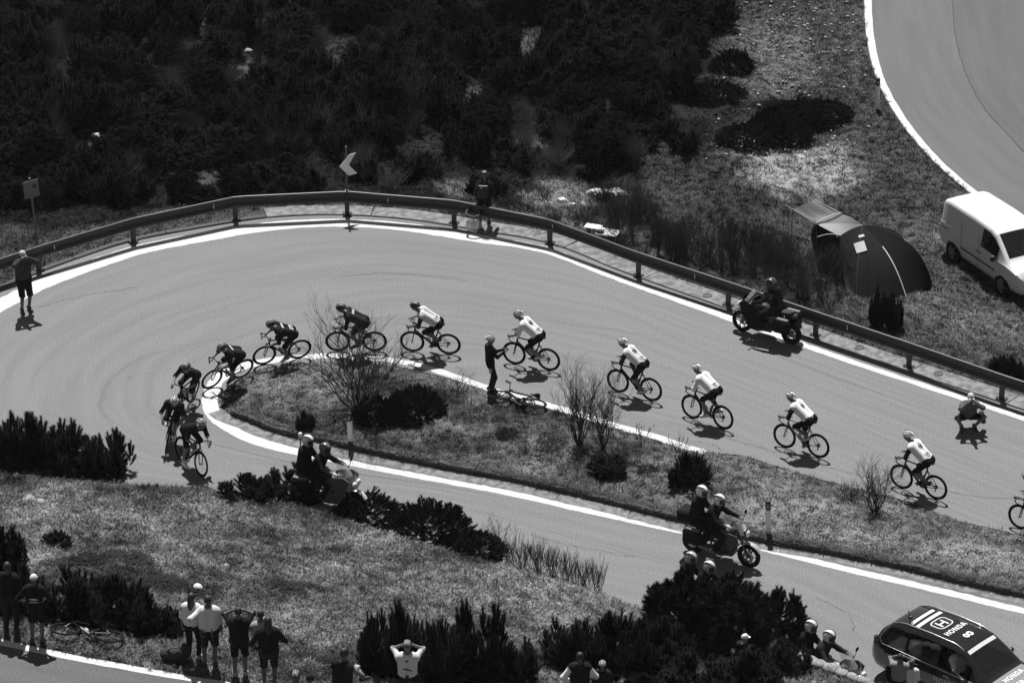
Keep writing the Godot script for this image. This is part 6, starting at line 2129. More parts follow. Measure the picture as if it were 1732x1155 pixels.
func build_car() -> void:
	var st := [[-2.30, 0.50, 0.60, 0.75, 0.68, 0.92, 0.62, 1.00, 0.50], [-2.22, 0.38, 0.78, 0.75, 0.84, 0.98, 0.80, 1.10, 0.62], [-2.08, 0.33, 0.84, 0.75, 0.89, 1.02, 0.86, 1.32, 0.67], [-1.80, 0.30, 0.86, 0.75, 0.91, 1.04, 0.88, 1.56, 0.66], [-1.40, 0.29, 0.87, 0.72, 0.91, 1.03, 0.885, 1.65, 0.66], [-0.60, 0.28, 0.87, 0.70, 0.91, 1.00, 0.885, 1.68, 0.67], [0.10, 0.28, 0.87, 0.70, 0.91, 0.98, 0.885, 1.665, 0.67], [0.42, 0.28, 0.87, 0.70, 0.91, 0.97, 0.885, 1.61, 0.67], [0.80, 0.28, 0.87, 0.70, 0.91, 0.965, 0.88, 1.37, 0.72], [1.18, 0.28, 0.87, 0.70, 0.91, 0.96, 0.875, 1.08, 0.78], [1.28, 0.28, 0.87, 0.70, 0.91, 0.955, 0.87, 1.04, 0.78], [1.75, 0.28, 0.86, 0.70, 0.90, 0.93, 0.84, 1.0, 0.72], [2.08, 0.30, 0.80, 0.68, 0.84, 0.86, 0.78, 0.93, 0.64], [2.24, 0.34, 0.68, 0.62, 0.74, 0.76, 0.68, 0.80, 0.52], [2.30, 0.40, 0.60, 0.58, 0.64, 0.68, 0.60, 0.70, 0.46]]
	var c := G(1628, 1170)
	var dirv := (G(1700, 1188) - G(1580, 1138)).normalized()
	var xf := Transform3D(Basis(dirv, Vector3.UP, dirv.cross(Vector3.UP)).scaled(Vector3.ONE * 0.91), c)
	var o := thing("team_car", "glossy black team estate car with white roof and bonnet lettering", "car", xf)
	var paint := grey(0.010, 0.12)
	paint.clearcoat_enabled = true
	paint.clearcoat = 1.0
	paint.clearcoat_roughness = 0.03
	var holes := [[-1.85, -1.22, 0], [-1.12, -0.32, 0], [-0.22, 0.78, 0]]
	part(o, "body", shell(st, holes, [0.46, 1.16]), paint)
	var gl := glass(0.93)
	for h in holes:
		for sd in [-1.0, 1.0]:
			if sd > 0 and h[0] > -0.3: continue   # the driver's window is wound down
			part(o, "side_window", side_glass(st, h[0], h[1], sd), gl)
	part(o, "windscreen", top_patch(st, 0.46, 1.16, 1.0, 0.004), glass(0.62))
	var bn := MB.new()
	part(o, "sun_strip", top_patch(st, 0.47, 0.56, 0.99, 0.009), grey(0.6, 0.8))
	# chrome window line, roof rails
	for sd in [-1.0, 1.0]:
		var p := []
		for i in 14:
			var x := lerpf(-1.9, 1.0, i / 13.0)
			var s := section(st, x)
			p.append(Vector3(x, s[5].x + 0.012, (s[5].y + 0.006) * sd))
		var m := MB.new()
		m.tube(p, 0.009, 5)
		m.tube([Vector3(-1.9, 1.06, 0.885 * sd), Vector3(-2.02, 1.18, 0.80 * sd), Vector3(-1.92, 1.36, 0.75 * sd)], [0.009, 0.012, 0.007], 5)
		part(o, "chrome_trim", m, grey(0.6, 0.2, 0.9))
		var rr := []
		for i in 12:
			var x := lerpf(-1.75, 0.35, i / 11.0)
			var s := section(st, x)
			rr.append(Vector3(x, s[10].x + (0.03 if i > 0 and i < 11 else 0.0), (s[10].y + 0.03) * sd))
		var m2 := MB.new()
		m2.tube(rr, 0.018, 6)
		part(o, "roof_rail", m2, grey(0.5, 0.25, 0.8))
		var mi := MB.new()
		mi.ball(Vector3(0.72, 1.04, 1.02 * sd), Vector3(0.07, 0.075, 0.11), Basis(), 12, 8)
		mi.tube([Vector3(0.74, 1.0, 0.86 * sd), Vector3(0.73, 1.02, 0.96 * sd)], 0.022, 6)
		part(o, "door_mirror", mi, paint)
		var hl := MB.new()
		hl.ball(Vector3(2.08, 0.74, 0.66 * sd), Vector3(0.17, 0.075, 0.14), Basis(Vector3.UP, 0.5 * sd), 12, 8)
		part(o, "headlight", hl, grey(0.5, 0.1, 0.3))
		var tl := MB.new()
		tl.box(Vector3(-2.16, 1.0, 0.76 * sd), Vector3(0.12, 0.30, 0.12), Basis(), 0.03)
		part(o, "tail_light", tl, grey(0.05, 0.2))
		for k in 2:
			var h := MB.new()
			h.box(Vector3(-0.85 + 0.95 * k, 0.88, 0.90 * sd), Vector3(0.18, 0.025, 0.03), Basis(), 0.008)
			part(o, "door_handle", h, grey(0.5, 0.3, 0.8))
			var sm := MB.new()
			sm.box(Vector3(-1.17 + 0.9 * k, 0.68, 0.909 * sd), Vector3(0.008, 0.6, 0.012))
			part(o, "door_gap", sm, grey(0.004, 0.9))
		for x in [-1.32, 1.36]:
			arch(o, x, 0.36, 0.885, sd)
			car_wheel(o, Vector3(x, 0.345, 0.80 * sd), 0.345, sd, 0.3)
	var gr := MB.new()
	for i in 3: gr.box(Vector3(2.27 - 0.01 * i, 0.58 + 0.07 * i, 0), Vector3(0.05, 0.02, 0.9), Basis(), 0.006)
	part(o, "grille", gr, grey(0.55, 0.2, 0.9))
	part(o, "bonnet_panel", top_patch(st, 1.30, 2.04, 0.98, 0.004), grey(0.28, 0.2, 0.3))
	# aerials and roof lettering
	for a in [[-1.55, 0.2], [-1.35, 0.42]]:
		var m := MB.new()
		m.tube([Vector3(a[0], 1.64, a[1]), Vector3(a[0] - 0.05, 1.84, a[1] + 0.02)], 0.012, 5)
		m.ball(Vector3(a[0], 1.66, a[1]), Vector3(0.07, 0.03, 0.04), Basis(), 8, 5)
		part(o, "aerial", m, grey(0.012, 0.4))
	var up := Basis(Vector3(0, 0, -1), Vector3(-1, 0, 0), Vector3(0, 1, 0))
	part(o, "roof_stripe", top_patch(st, -1.36, -1.26, 0.86, 0.008, 3), grey(0.6, 0.8))
	part(o, "roof_stripe", top_patch(st, -1.16, -1.05, 0.92, 0.008, 3), grey(0.6, 0.8))
	var em := MB.new()
	for sq in [[0.24, 0.028]]:
		var pr := []
		for i in 33:
			var a := TAU * i / 32.0
			var ca := cos(a)
			var sa := sin(a)
			pr.append(Vector3(-0.72 + signf(ca) * pow(absf(ca), 0.5) * 0.20, 1.70, signf(sa) * pow(absf(sa), 0.5) * 0.27))
		em.tube(pr, 0.022, 5, false)
	em.box(Vector3(-0.72, 1.70, -0.11), Vector3(0.26, 0.012, 0.05))
	em.box(Vector3(-0.72, 1.70, 0.11), Vector3(0.26, 0.012, 0.05))
	em.box(Vector3(-0.72, 1.70, 0), Vector3(0.05, 0.012, 0.2))
	part(o, "roof_emblem", em, grey(0.6, 0.8))
	lettering(o, "roof_lettering", "HONDA", 0.23, Transform3D(up, Vector3(-0.30, 1.70, 0)), 0.6)
	lettering(o, "roof_number", "8", 0.42, Transform3D(up * Basis(Vector3(0, 0, 1), PI / 2), Vector3(0.08, 1.69, -0.02)), 0.6)
	var sideb := Basis(Vector3(1, 0, 0), Vector3(0, 1, 0), Vector3(0, 0, 1))
	lettering(o, "door_lettering", "HONDA", 0.20, Transform3D(sideb, Vector3(0.12, 0.70, 0.912)), 0.5, "Droid Serif")
	lettering(o, "door_lettering", "C", 0.34, Transform3D(sideb, Vector3(-0.13, 0.47, 0.90)), 0.5)
	var he := MB.new()
	he.box(Vector3(-0.36, 0.72, 0.912), Vector3(0.02, 0.14, 0.008)); he.box(Vector3(-0.26, 0.72, 0.912), Vector3(0.02, 0.14, 0.008)); he.box(Vector3(-0.31, 0.72, 0.912), Vector3(0.08, 0.02, 0.008)); 
	part(o, "door_emblem", he, grey(0.2, 0.6))
	var hb := Basis(Vector3(0, 0, -1), Vector3(-1, 0.08, 0).normalized(), Vector3(0.08, 1, 0).normalized())
	lettering(o, "bonnet_lettering", "HONDA", 0.22, Transform3D(hb, Vector3(1.50, 1.05, 0)), 0.65)
	lettering(o, "bonnet_lettering", "CR-V", 0.26, Transform3D(hb, Vector3(1.82, 1.015, 0)), 0.65)
	# cabin
	var ca := MB.new()
	ca.box(Vector3(-0.3, 0.42, 0), Vector3(3.0, 0.06, 1.6))
	ca.box(Vector3(1.02, 0.86, 0), Vector3(0.42, 0.18, 1.5), Basis(), 0.05)
	part(o, "cabin_floor", ca, grey(0.02, 0.9))
	for s in [[0.05, -0.38], [0.05, 0.38], [-0.85, -0.38], [-0.85, 0.38]]:
		var se := MB.new()
		se.box(Vector3(s[0] + 0.2, 0.62, s[1]), Vector3(0.5, 0.16, 0.5), Basis(), 0.05)
		se.box(Vector3(s[0] - 0.1, 0.92, s[1]), Vector3(0.15, 0.62, 0.48), Basis(Vector3(0, 0, 1), 0.2), 0.05)
		se.box(Vector3(s[0] - 0.18, 1.30, s[1]), Vector3(0.09, 0.16, 0.26), Basis(), 0.03)
		part(o, "car_seat", se, grey(0.03, 0.8))
	var sw := MB.new()
	sw.ring(Vector3(0.68, 1.0, -0.38), Vector3(0.85, 0.5, 0).normalized(), 0.18, 0.016, 22, 6)
	part(o, "steering_wheel", sw, grey(0.015, 0.6))
	var dr := figure("driver", {"pel": Vector3(0.18, 0.76, 0.40), "chest": Vector3(0.08, 1.22, 0.44), "head": Vector3(0.12, 1.44, 0.44), "look": Vector3(1, 0, 0), "foot_l": Vector3(0.85, 0.55, 0.3), "foot_r": Vector3(0.85, 0.55, 0.5), "hand_l": Vector3(0.55, 0.92, 0.25), "hand_r": Vector3(0.52, 1.0, 0.86), "elbow_r": Vector3(0.0, -0.4, 1.0), "knee_dir": Vector3(0, 1, 0)})
	person(dr, {"skin": 0.22, "wear": [["shirt", [1, 2], 0.5, 0.018], ["trousers", [5, 6, 9], 0.02, 0.014]], "head": "hair", "head_g": 0.015}, xf, "person in pale shirt with an arm at the open window of the car")

func build_van() -> void:
	var st := [[-2.20, 0.42, 0.76, 0.8, 0.80, 1.05, 0.79, 1.62, 0.72], [-2.14, 0.34, 0.80, 0.8, 0.86, 1.08, 0.85, 1.75, 0.72], [-1.9, 0.30, 0.82, 0.8, 0.88, 1.08, 0.87, 1.80, 0.73], [-0.5, 0.28, 0.83, 0.75, 0.885, 1.05, 0.875, 1.83, 0.73], [0.40, 0.28, 0.83, 0.75, 0.885, 1.03, 0.875, 1.80, 0.73], [0.66, 0.28, 0.83, 0.75, 0.885, 1.02, 0.87, 1.71, 0.73], [1.02, 0.28, 0.83, 0.75, 0.885, 1.01, 0.865, 1.42, 0.75], [1.38, 0.28, 0.83, 0.72, 0.88, 1.0, 0.86, 1.13, 0.78], [1.50, 0.28, 0.82, 0.70, 0.88, 0.98, 0.85, 1.07, 0.76], [1.95, 0.30, 0.80, 0.68, 0.86, 0.90, 0.80, 0.95, 0.66], [2.14, 0.32, 0.74, 0.6, 0.80, 0.78, 0.72, 0.82, 0.54], [2.2, 0.38, 0.66, 0.55, 0.70, 0.66, 0.62, 0.70, 0.48]]
	var a := on(1616, 440)
	var b := on(1683, 493)
	b.y = a.y
	var f := (b - a).normalized()
	var r := f.cross(Vector3.UP).normalized()
	var xf := Transform3D(Basis(f, Vector3.UP, r).scaled(Vector3.ONE * 0.95), a + f * 1.31 - r * 0.74 + Vector3(0, -0.03, 0))
	var o := thing("panel_van", "white panel van parked on the grass beside the far road", "van", xf)
	var paint := grey(0.62, 0.25)
	part(o, "body", shell(st, [[0.05, 0.95, 0]], [0.68, 1.34]), paint)
	for sd in [-1.0, 1.0]: part(o, "side_window", side_glass(st, 0.05, 0.95, sd), glass(0.9))
	part(o, "windscreen", top_patch(st, 0.68, 1.34, 1.0, 0.004), glass(0.72))
	for sd in [-1.0, 1.0]:
		var m := MB.new()
		for q in [[-2.0, -1.72], [-0.92, 0.9]]:
			m.box(Vector3((q[0] + q[1]) / 2, 0.66 if q[0] > -1.5 else 0.98, 0.886 * sd), Vector3(q[1] - q[0], 0.05, 0.02), Basis(), 0.006)
		part(o, "side_moulding", m, grey(0.03, 0.7))
		for k in [-0.05, 0.12]:
			var h := MB.new()
			h.box(Vector3(k, 0.92, 0.885 * sd), Vector3(0.13, 0.035, 0.03), Basis(), 0.008)
			part(o, "door_handle", h, grey(0.02, 0.5))
		for x in [-0.95, 0.02]:
			var sm := MB.new()
			sm.box(Vector3(x, 0.95, 0.882 * sd), Vector3(0.008, 1.0, 0.008))
			part(o, "door_gap", sm, grey(0.1, 0.9))
		var mi := MB.new()
		mi.ball(Vector3(0.98, 1.10, 1.0 * sd), Vector3(0.07, 0.10, 0.11), Basis(), 12, 8)
		mi.tube([Vector3(1.0, 1.03, 0.86 * sd), Vector3(0.99, 1.06, 0.95 * sd)], 0.022, 6)
		part(o, "door_mirror", mi, grey(0.015, 0.5))
		var hl := MB.new()
		hl.ball(Vector3(2.0, 0.72, 0.64 * sd), Vector3(0.14, 0.085, 0.13), Basis(Vector3.UP, 0.5 * sd), 12, 8)
		part(o, "headlight", hl, grey(0.5, 0.1, 0.3))
		for x in [-1.38, 1.30]:
			arch(o, x, 0.33, 0.862, sd)
			car_wheel(o, Vector3(x, 0.32, 0.78 * sd), 0.32, sd, 0.2)
	var bp := MB.new()
	bp.box(Vector3(2.15, 0.42, 0), Vector3(0.14, 0.2, 1.3), Basis(), 0.05)
	bp.box(Vector3(2.17, 0.66, 0), Vector3(0.08, 0.07, 0.9), Basis(), 0.02)
	part(o, "front_bumper", bp, grey(0.02, 0.6))
	var np := MB.new()
	np.box(Vector3(2.225, 0.44, 0), Vector3(0.012, 0.11, 0.5), Basis(), 0.003)
	part(o, "number_plate", np, grey(0.55, 0.6))
	for wz in [-0.35, 0.1]:
		var wp := MB.new()
		wp.tube([Vector3(1.36, 1.16, wz), Vector3(1.12, 1.355, wz + 0.35)], 0.010, 5)
		part(o, "wiper", wp, grey(0.01, 0.7))
	var ca := MB.new()
	ca.box(Vector3(0.4, 0.45, 0), Vector3(1.6, 0.06, 1.55))
	ca.box(Vector3(1.22, 0.92, 0), Vector3(0.42, 0.2, 1.5), Basis(), 0.05)
	ca.box(Vector3(-0.25, 1.0, 0), Vector3(0.04, 1.3, 1.5))
	part(o, "cab_floor", ca, grey(0.02, 0.9))
	for s in [-0.38, 0.38]:
		var se := MB.new()
		se.box(Vector3(0.4, 0.66, s), Vector3(0.5, 0.16, 0.5), Basis(), 0.05)
		se.box(Vector3(0.08, 1.0, s), Vector3(0.14, 0.66, 0.48), Basis(Vector3(0, 0, 1), 0.15), 0.05)
		part(o, "van_seat", se, grey(0.05, 0.8))
	var pp := MB.new()
	pp.plate(PackedVector2Array([Vector2(-0.1, -0.07), Vector2(0.1, -0.07), Vector2(0.1, 0.07), Vector2(-0.1, 0.07)]), Transform3D(Basis(Vector3(0, 0, 1), Vector3(1, 0.1, 0).normalized(), Vector3(0, 1, 0)), Vector3(1.2, 1.03, 0.45)), 0.003)
	part(o, "parking_slip", pp, grey(0.6, 0.9))

# ---------- tent ----------
func W(px: float, py: float, z: float) -> Vector3:
	var d := ray(px, py)
	return CAM + d * ((z - CAM.z) / d.z)

func spar(a: Vector3, e: Array, u: float) -> Vector3:   # point on a bent pole from apex a to corner e = [foot, bulge]
	return a.lerp(e[0], u) + (e[1] as Vector3) * sin(u * PI)

func sail(a: Vector3, e: Array, f: Array, sag := 0.05, n := 18, rip := 0.022) -> MB:   # cloth stretched between two bent poles
	var mb := MB.new()
	var pts := []
	for i in n + 1:
		var u := float(i) / n
		for j in n + 1:
			var v := float(j) / n
			var p := spar(a, e, u).lerp(spar(a, f, u), v)
			var s := sin(v * PI) * u
			p += (a - (e[0] + f[0]) * 0.5) * Vector3(1, 0, 1) * sag * s * sin(u * 2.4)
			p.y -= 0.02 * s
			p += Vector3(0, 1, 0.6) * rip * sin(v * 25.0 + u * 4.0) * s
			pts.append(p)
	mb.grid(pts, n + 1)
	return mb

func build_tent() -> void:
	var A := [on(1449, 504), Vector3(-0.06, 0.22, 0.22)]
	var Mm := [on(1534, 504), Vector3(0.10, 0.26, 0.24)]
	var B := [on(1578, 482), Vector3(0.34, 0.34, 0.05)]
	var C := [on(1548, 448), Vector3(0.25, 0.30, -0.2)]
	var D := [on(1400, 468), Vector3(-0.3, 0.25, -0.15)]
	var z0: float = (A[0].z + C[0].z) * 0.5
	var apex := W(1460, 381, z0 + 0.1)
	var o := thing("dome_tent", "dark dome tent with pale pole sleeves pitched behind the guardrail", "tent")
	var dark := grey(0.013, 0.86)
	var dk2 := grey(0.008, 0.86)
	var pale := grey(0.07, 0.7)
	part(o, "fly_panel", sail(apex, A, Mm), dark)
	part(o, "fly_panel", sail(apex, Mm, B), dk2)
	part(o, "fly_panel", sail(apex, B, C), dk2)
	part(o, "fly_panel", sail(apex, C, D), dark)
	for e in [A, B]:
		var sp := []
		for i in 11: sp.append(spar(apex, e, i / 10.0) + Vector3(0, 0.006, 0.006))
		var sb := MB.new()
		sb.tube(sp, 0.012, 5)
		part(o, "seam", sb, grey(0.006, 0.8))
	# vestibule: two bent poles, roof between, door cloth hanging
	var V := W(1424, 362, z0 - 0.25)
	var Vl := W(1382, 379, z0 + 0.15)
	var Vf := W(1421, 399, z0 + 0.75)
	var zero := Vector3(0, 0.05, 0)
	part(o, "vestibule_roof", sail(apex, [V, zero], [Vl, zero], 0.03, 8, 0.003), pale)
	part(o, "vestibule_roof", sail(apex, [Vl, zero], [Vf, zero], 0.03, 8, 0.003), grey(0.06, 0.55))
	part(o, "door_panel", sail(apex, [Vf, zero], A, 0.02, 8, 0.004), dark)
	var hang: Vector3 = A[0] + Vector3(-0.22, 0.0, 0.05)
	part(o, "door_panel", sail(Vf, A, [hang, Vector3(-0.05, 0, 0.03)], 0.0, 8, 0.02), grey(0.025, 0.6))
	var back: Vector3 = D[0] + Vector3(-0.25, 0.0, 0.15)
	part(o, "door_panel", sail(Vl, D, [back, Vector3(-0.05, 0, 0)], 0.0, 8, 0.01), dk2)
	part(o, "vestibule_wall", sail(Vl, [V, Vector3.ZERO], D, 0.0, 8, 0.004), dk2)
	# awning on poles
	var aw := MB.new()
	var p0 := W(1341, 354, z0 + 0.1)
	var p1 := W(1379, 338, z0 - 0.6)
	var pts := []
	for i in 9:
		var u := i / 8.0
		for j in 9:
			var v := j / 8.0
			var q := p0.lerp(p1, v).lerp(Vl.lerp(V, v), u)
			q.y -= 0.12 * sin(u * PI) * sin(v * PI) - 0.02 * sin(v * 17.0) * sin(u * PI)
			pts.append(q)
	aw.grid(pts, 9)
	part(o, "awning", aw, grey(0.12, 0.7))
	var ed := MB.new()
	ed.tube([p0 + (p0 - Vl) * 0.3, p0, Vl], 0.014, 5)
	ed.tube([p1, V], 0.014, 5)
	part(o, "awning_edge", ed, grey(0.5, 0.7))
	var sl := MB.new()
	var ap := []
	for i in 9: ap.append(V.lerp(Vl, i / 8.0) + Vector3(0, 0.03 + 0.05 * sin(i / 8.0 * PI), 0))
	sl.tube(ap, 0.018, 5)
	part(o, "pole_sleeve", sl, grey(0.45, 0.7))
	var s2 := MB.new()
	var a2 := []
	for i in 9: a2.append(W(1383, 402, z0 + 0.75).lerp(Vf, i / 8.0) + Vector3(0, 0.02 + 0.06 * sin(i / 8.0 * PI), 0))
	s2.tube(a2, 0.016, 5)
	part(o, "pole_sleeve", s2, grey(0.45, 0.7))
	var zip := MB.new()
	var zp := []
	for i in 9: zp.append(spar(apex, Mm, lerpf(0.36, 1.0, i / 8.0)) + Vector3(0.0, 0.012, 0.012))
	zip.tube(zp, 0.016, 5)
	part(o, "pale_seam", zip, grey(0.6, 0.6))
	# printed patch and logo lie on the door cloth
	for e in [[0.34, 0.55, 0.17, "sewn_patch", 0.32], [0.17, 0.75, 0.09, "logo_print", 0.4]]:
		var k0 := spar(apex, A, e[0]).lerp(spar(apex, Mm, e[0]), 0.04)
		var kx := spar(apex, A, e[0]).lerp(spar(apex, Mm, e[0]), 0.34)
		var ky := spar(apex, A, e[0] + 0.05).lerp(spar(apex, Mm, e[0] + 0.05), 0.04)
		var dn := (ky - k0).normalized()
		var rt := (kx - k0).normalized()
		var nn := rt.cross(dn).normalized()
		if nn.z < 0: nn = -nn
		var ct := k0 + dn * 0.05 + nn * 0.02
		var pl := MB.new()
		var r1: float = e[2]
		var aa := (rt * 0.75 - dn * 0.3).normalized() * r1
		var bb := (dn * 0.95 + rt * 0.25).normalized() * r1 * (1.25 if e[3] == "sewn_patch" else 0.6)
		pl.quad(ct - aa - bb, ct + aa - bb, ct + aa + bb, ct - aa + bb)
		pl.quad(ct - aa - bb - nn * 0.004, ct + aa - bb - nn * 0.004, ct + aa + bb - nn * 0.004, ct - aa + bb - nn * 0.004)
		part(o, e[3], pl, grey(e[4], 0.8))
	for e in [A, Mm, B, D]:
		var pg := MB.new()
		pg.tube([e[0] + Vector3(0, 0.08, 0.02), e[0] + Vector3(0, -0.08, 0.0)], 0.012, 5)
		part(o, "peg", pg, grey(0.3, 0.5))
	for q in [[Vf, Vector3(0.05, 0, 0.45)], [Vf, Vector3(0.3, 0, 0.6)], [p0, Vector3(-0.7, 0, 0.4)]]:
		var e: Vector3 = q[0] + q[1]
		e.y = height(e.x, e.z)
		var gm := MB.new()
		gm.tube([q[0], e], 0.006, 4)
		part(o, "guy_line", gm, grey(0.3, 0.8))
	for q in [p0, p1, Vl]:
		var ploe := MB.new()
		ploe.tube([q, Vector3(q.x, height(q.x, q.z), q.z)], 0.014, 5)
		part(o, "awning_pole", ploe, grey(0.2, 0.4))

# ---------- signs, posts, small things ----------
func marker_post(px: float, py: float, h: float, label: String, lean := 0.0) -> void:
	var o := thing("marker_post", label, "marker post", Transform3D(Basis(Vector3.UP, -0.2) * Basis(Vector3(0, 0, 1), lean), on(px, py)), "roadside marker posts")
	var b := MB.new()
	var pr := func(w: float) -> PackedVector2Array: return PackedVector2Array([Vector2(-w, -0.04), Vector2(w, -0.04), Vector2(w * 0.7, 0.05), Vector2(-w * 0.7, 0.05)])
	b.box(Vector3(0, h * 0.36, 0), Vector3(0.13, h * 0.78, 0.09), Basis(), 0.02)
	part(o, "shaft", b, grey(0.8, 0.6))
	var t := MB.new()
	t.box(Vector3(0, h * 0.87, 0), Vector3(0.128, h * 0.245, 0.088), Basis(), 0.02)
	part(o, "black_top", t, grey(0.012, 0.6))
	var r := MB.new()
	r.box(Vector3(0.0, h * 0.86, 0.046), Vector3(0.05, 0.11, 0.008), Basis(), 0.002)
	part(o, "reflector", r, grey(0.3, 0.3))

func build_small() -> void:
	marker_post(593, 754, 0.95, "white marker post with black top on the island below the big shrub", 0.03)
	marker_post(1301, 908, 1.0, "white marker post with black top at the island kerb near two motorcyclists", 0.05)
	marker_post(1484, 184, 1.05, "white marker post with black top beside the far road line")
	# chevron board
	var q := on(587, 364)
	var o := thing("chevron_sign", "bend sign with a pale arrowhead plate on a pole above the guardrail", "road sign", Transform3D(Basis(Vector3.UP, 0.25), q))
	var p := MB.new()
	p.tube([Vector3(0, -0.1, 0), Vector3(0, 2.15, 0)], 0.03, 8)
	part(o, "pole", p, grey(0.10, 0.5, 0.4))
	var bd := MB.new()
	var cv := MB.new()
	cv.plate(PackedVector2Array([Vector2(0.24, 0.36), Vector2(0.05, 0.32), Vector2(-0.24, -0.02), Vector2(0.03, -0.33), Vector2(0.27, -0.28), Vector2(0.03, 0.0)]), Transform3D(Basis(), Vector3(0.03, 1.58, 0.035)), 0.012)
	var cm: StandardMaterial3D = grey(0.75, 0.5)
	part(o, "arrowhead", cv, cm)
	var cl := MB.new()
	cl.ring(Vector3(0, 0.78, 0), Vector3.UP, 0.04, 0.014, 12, 5)
	part(o, "clamp", cl, grey(0.4, 0.4, 0.5))
	# sign seen from behind
	q = on(62, 412)
	o = thing("road_sign", "grey square road sign on a pole, standing in the pines behind the guardrail", "road sign", Transform3D(Basis(Vector3.UP, 0.5) * Basis(Vector3(0, 0, 1), 0.06), q))
	p = MB.new()
	p.tube([Vector3(0, -0.1, 0), Vector3(0, 2.05, 0)], 0.03, 8)
	part(o, "pole", p, grey(0.16, 0.6))
	bd = MB.new()
	bd.box(Vector3(0, 1.72, 0.04), Vector3(0.46, 0.52, 0.02), Basis(), 0.005)
	part(o, "board", bd, grey(0.14, 0.7))
	bd = MB.new()
	bd.box(Vector3(0.1, 1.80, 0.052), Vector3(0.10, 0.10, 0.004))
	part(o, "symbol", bd, grey(0.03, 0.7))
	# bin bag in a hoop on the kerb
	q = on(801, 391)
	o = thing("bin_bag", "clear plastic bin bag hanging from a wire hoop at the guardrail", "bin bag", Transform3D(Basis(), q))
	p = MB.new()
	p.ring(Vector3(0, 0.62, 0.10), Vector3(0, 1, 0.2).normalized(), 0.21, 0.035, 24, 6)
	p.tube([Vector3(0, 0, -0.12), Vector3(0, 0.62, -0.11)], 0.012, 5)
	part(o, "hoop", p, grey(0.015, 0.7))
	var bm: StandardMaterial3D = grey(0.45, 0.4).duplicate()
	bm.transparency = BaseMaterial3D.TRANSPARENCY_ALPHA
	bm.albedo_color.a = 0.55
	p = MB.new()
	var bp := []
	for i in 8:
		var t := i / 7.0
		for k in 15:
			var a := TAU * (k % 14) / 14.0
			var r := 0.19 * sqrt(sin(lerpf(0.08, 2.7, t))) * (1.0 + 0.08 * sin(a * 5.0 + t * 4.0))
			bp.append(Vector3(cos(a) * r * 1.2, 0.01 + 0.36 * t, sin(a) * r + 0.05))
	p.grid(bp, 15, true)
	part(o, "bag", p, bm)
	# white picnic boards behind the rail
	q = on(1022, 408)
	o = thing("folding_board", "open white board with dark box lying in the grass behind the guardrail", "board", Transform3D(Basis(Vector3.UP, -0.35), q))
	p = MB.new()
	p.box(Vector3(0.12, 0.30, 0), Vector3(0.62, 0.03, 0.46), Basis(), 0.008)
	part(o, "large_leaf", p, grey(0.62, 0.5))
	p = MB.new()
	p.box(Vector3(-0.38, 0.32, -0.18), Vector3(0.50, 0.03, 0.30), Basis(), 0.008)
	part(o, "small_leaf", p, grey(0.6, 0.5))
	p = MB.new()
	p.box(Vector3(-0.08, 0.34, 0.12), Vector3(0.20, 0.10, 0.14), Basis(), 0.01)
	part(o, "box", p, grey(0.015, 0.6))
	p = MB.new()
	for x in [-0.15, 0.4]:
		for z in [-0.18, 0.18]: p.tube([Vector3(x, 0.3, z), Vector3(x, -0.05, z)], 0.012, 5)
	part(o, "leg_frame", p, grey(0.3, 0.5))
	# duffel bag, cans, helmet in the grass
	q = on(296, 1118)
	o = thing("duffel_bag", "black duffel bag on the verge by the couple in white", "bag", Transform3D(Basis(Vector3.UP, 0.1), q))
	p = MB.new()
	p.ball(Vector3(0, 0.17, 0), Vector3(0.33, 0.18, 0.2), Basis(), 14, 10)
	p.ball(Vector3(0.18, 0.28, 0), Vector3(0.16, 0.13, 0.12), Basis(Vector3(0, 0, 1), 0.4), 12, 8)
	part(o, "body", p, grey(0.012, 0.8))
	p = MB.new()
	p.tube([Vector3(-0.18, 0.30, 0.08), Vector3(-0.05, 0.40, 0.12), Vector3(0.1, 0.36, 0.1)], 0.014, 5)
	part(o, "strap", p, grey(0.03, 0.7))
	for e in [[316, 1136, "drink can with pale ends lying at the road line"], [324, 1135, "second drink can lying against the first by the road line"]]:
		q = on(e[0], e[1])
		p = MB.new()
		p.lathe(Vector3(-0.06, 0.033, 0), Vector3(1, 0, 0), [Vector2(0, 0), Vector2(0.028, 0), Vector2(0.033, 0.012), Vector2(0.033, 0.108), Vector2(0.028, 0.12), Vector2(0, 0.12)], 12)
		solo("drink_can", e[2], "can", p, grey(0.5 if e[0] == 324 else 0.1, 0.3, 0.5), Transform3D(Basis(Vector3.UP, 0.3), q))
	q = on(334, 1003)
	o = thing("white_helmet", "white helmet with dark lining lying on the grass slope beyond the couple", "helmet", Transform3D(Basis(Vector3.UP, -1.0) * Basis(Vector3(0, 0, 1), -0.5).scaled(Vector3.ONE * 0.86), q + Vector3(0, 0.10, 0)))
	part(o, "shell", gear("moto_shell"), grey(0.62, 0.35))
	part(o, "visor", gear("moto_visor"), grey(0.012, 0.2))
	# drain rings on the kerb
	for e in [[1197, 500, "round drain cover in the kerb near the black touring motorcycle"], [1455, 588, "round drain cover in the kerb between two rail posts"], [1588, 632, "round drain cover in the kerb nearest the squatting photographer"]]:
		q = G(e[0], e[1], 0.047)
		p = MB.new()
		p.ring(Vector3(0, 0.002, 0), Vector3.UP, 0.12, 0.016, 22, 5)
		p.lathe(Vector3(0, 0.0, 0), Vector3.UP, [Vector2(0.11, 0.004), Vector2(0.0, 0.004)], 16)
		solo("drain_cover", e[2], "drain cover", p, grey(0.06, 0.8), Transform3D(Basis(), q), "drain covers in the outer kerb")
	# last snow
	rng.seed = 61
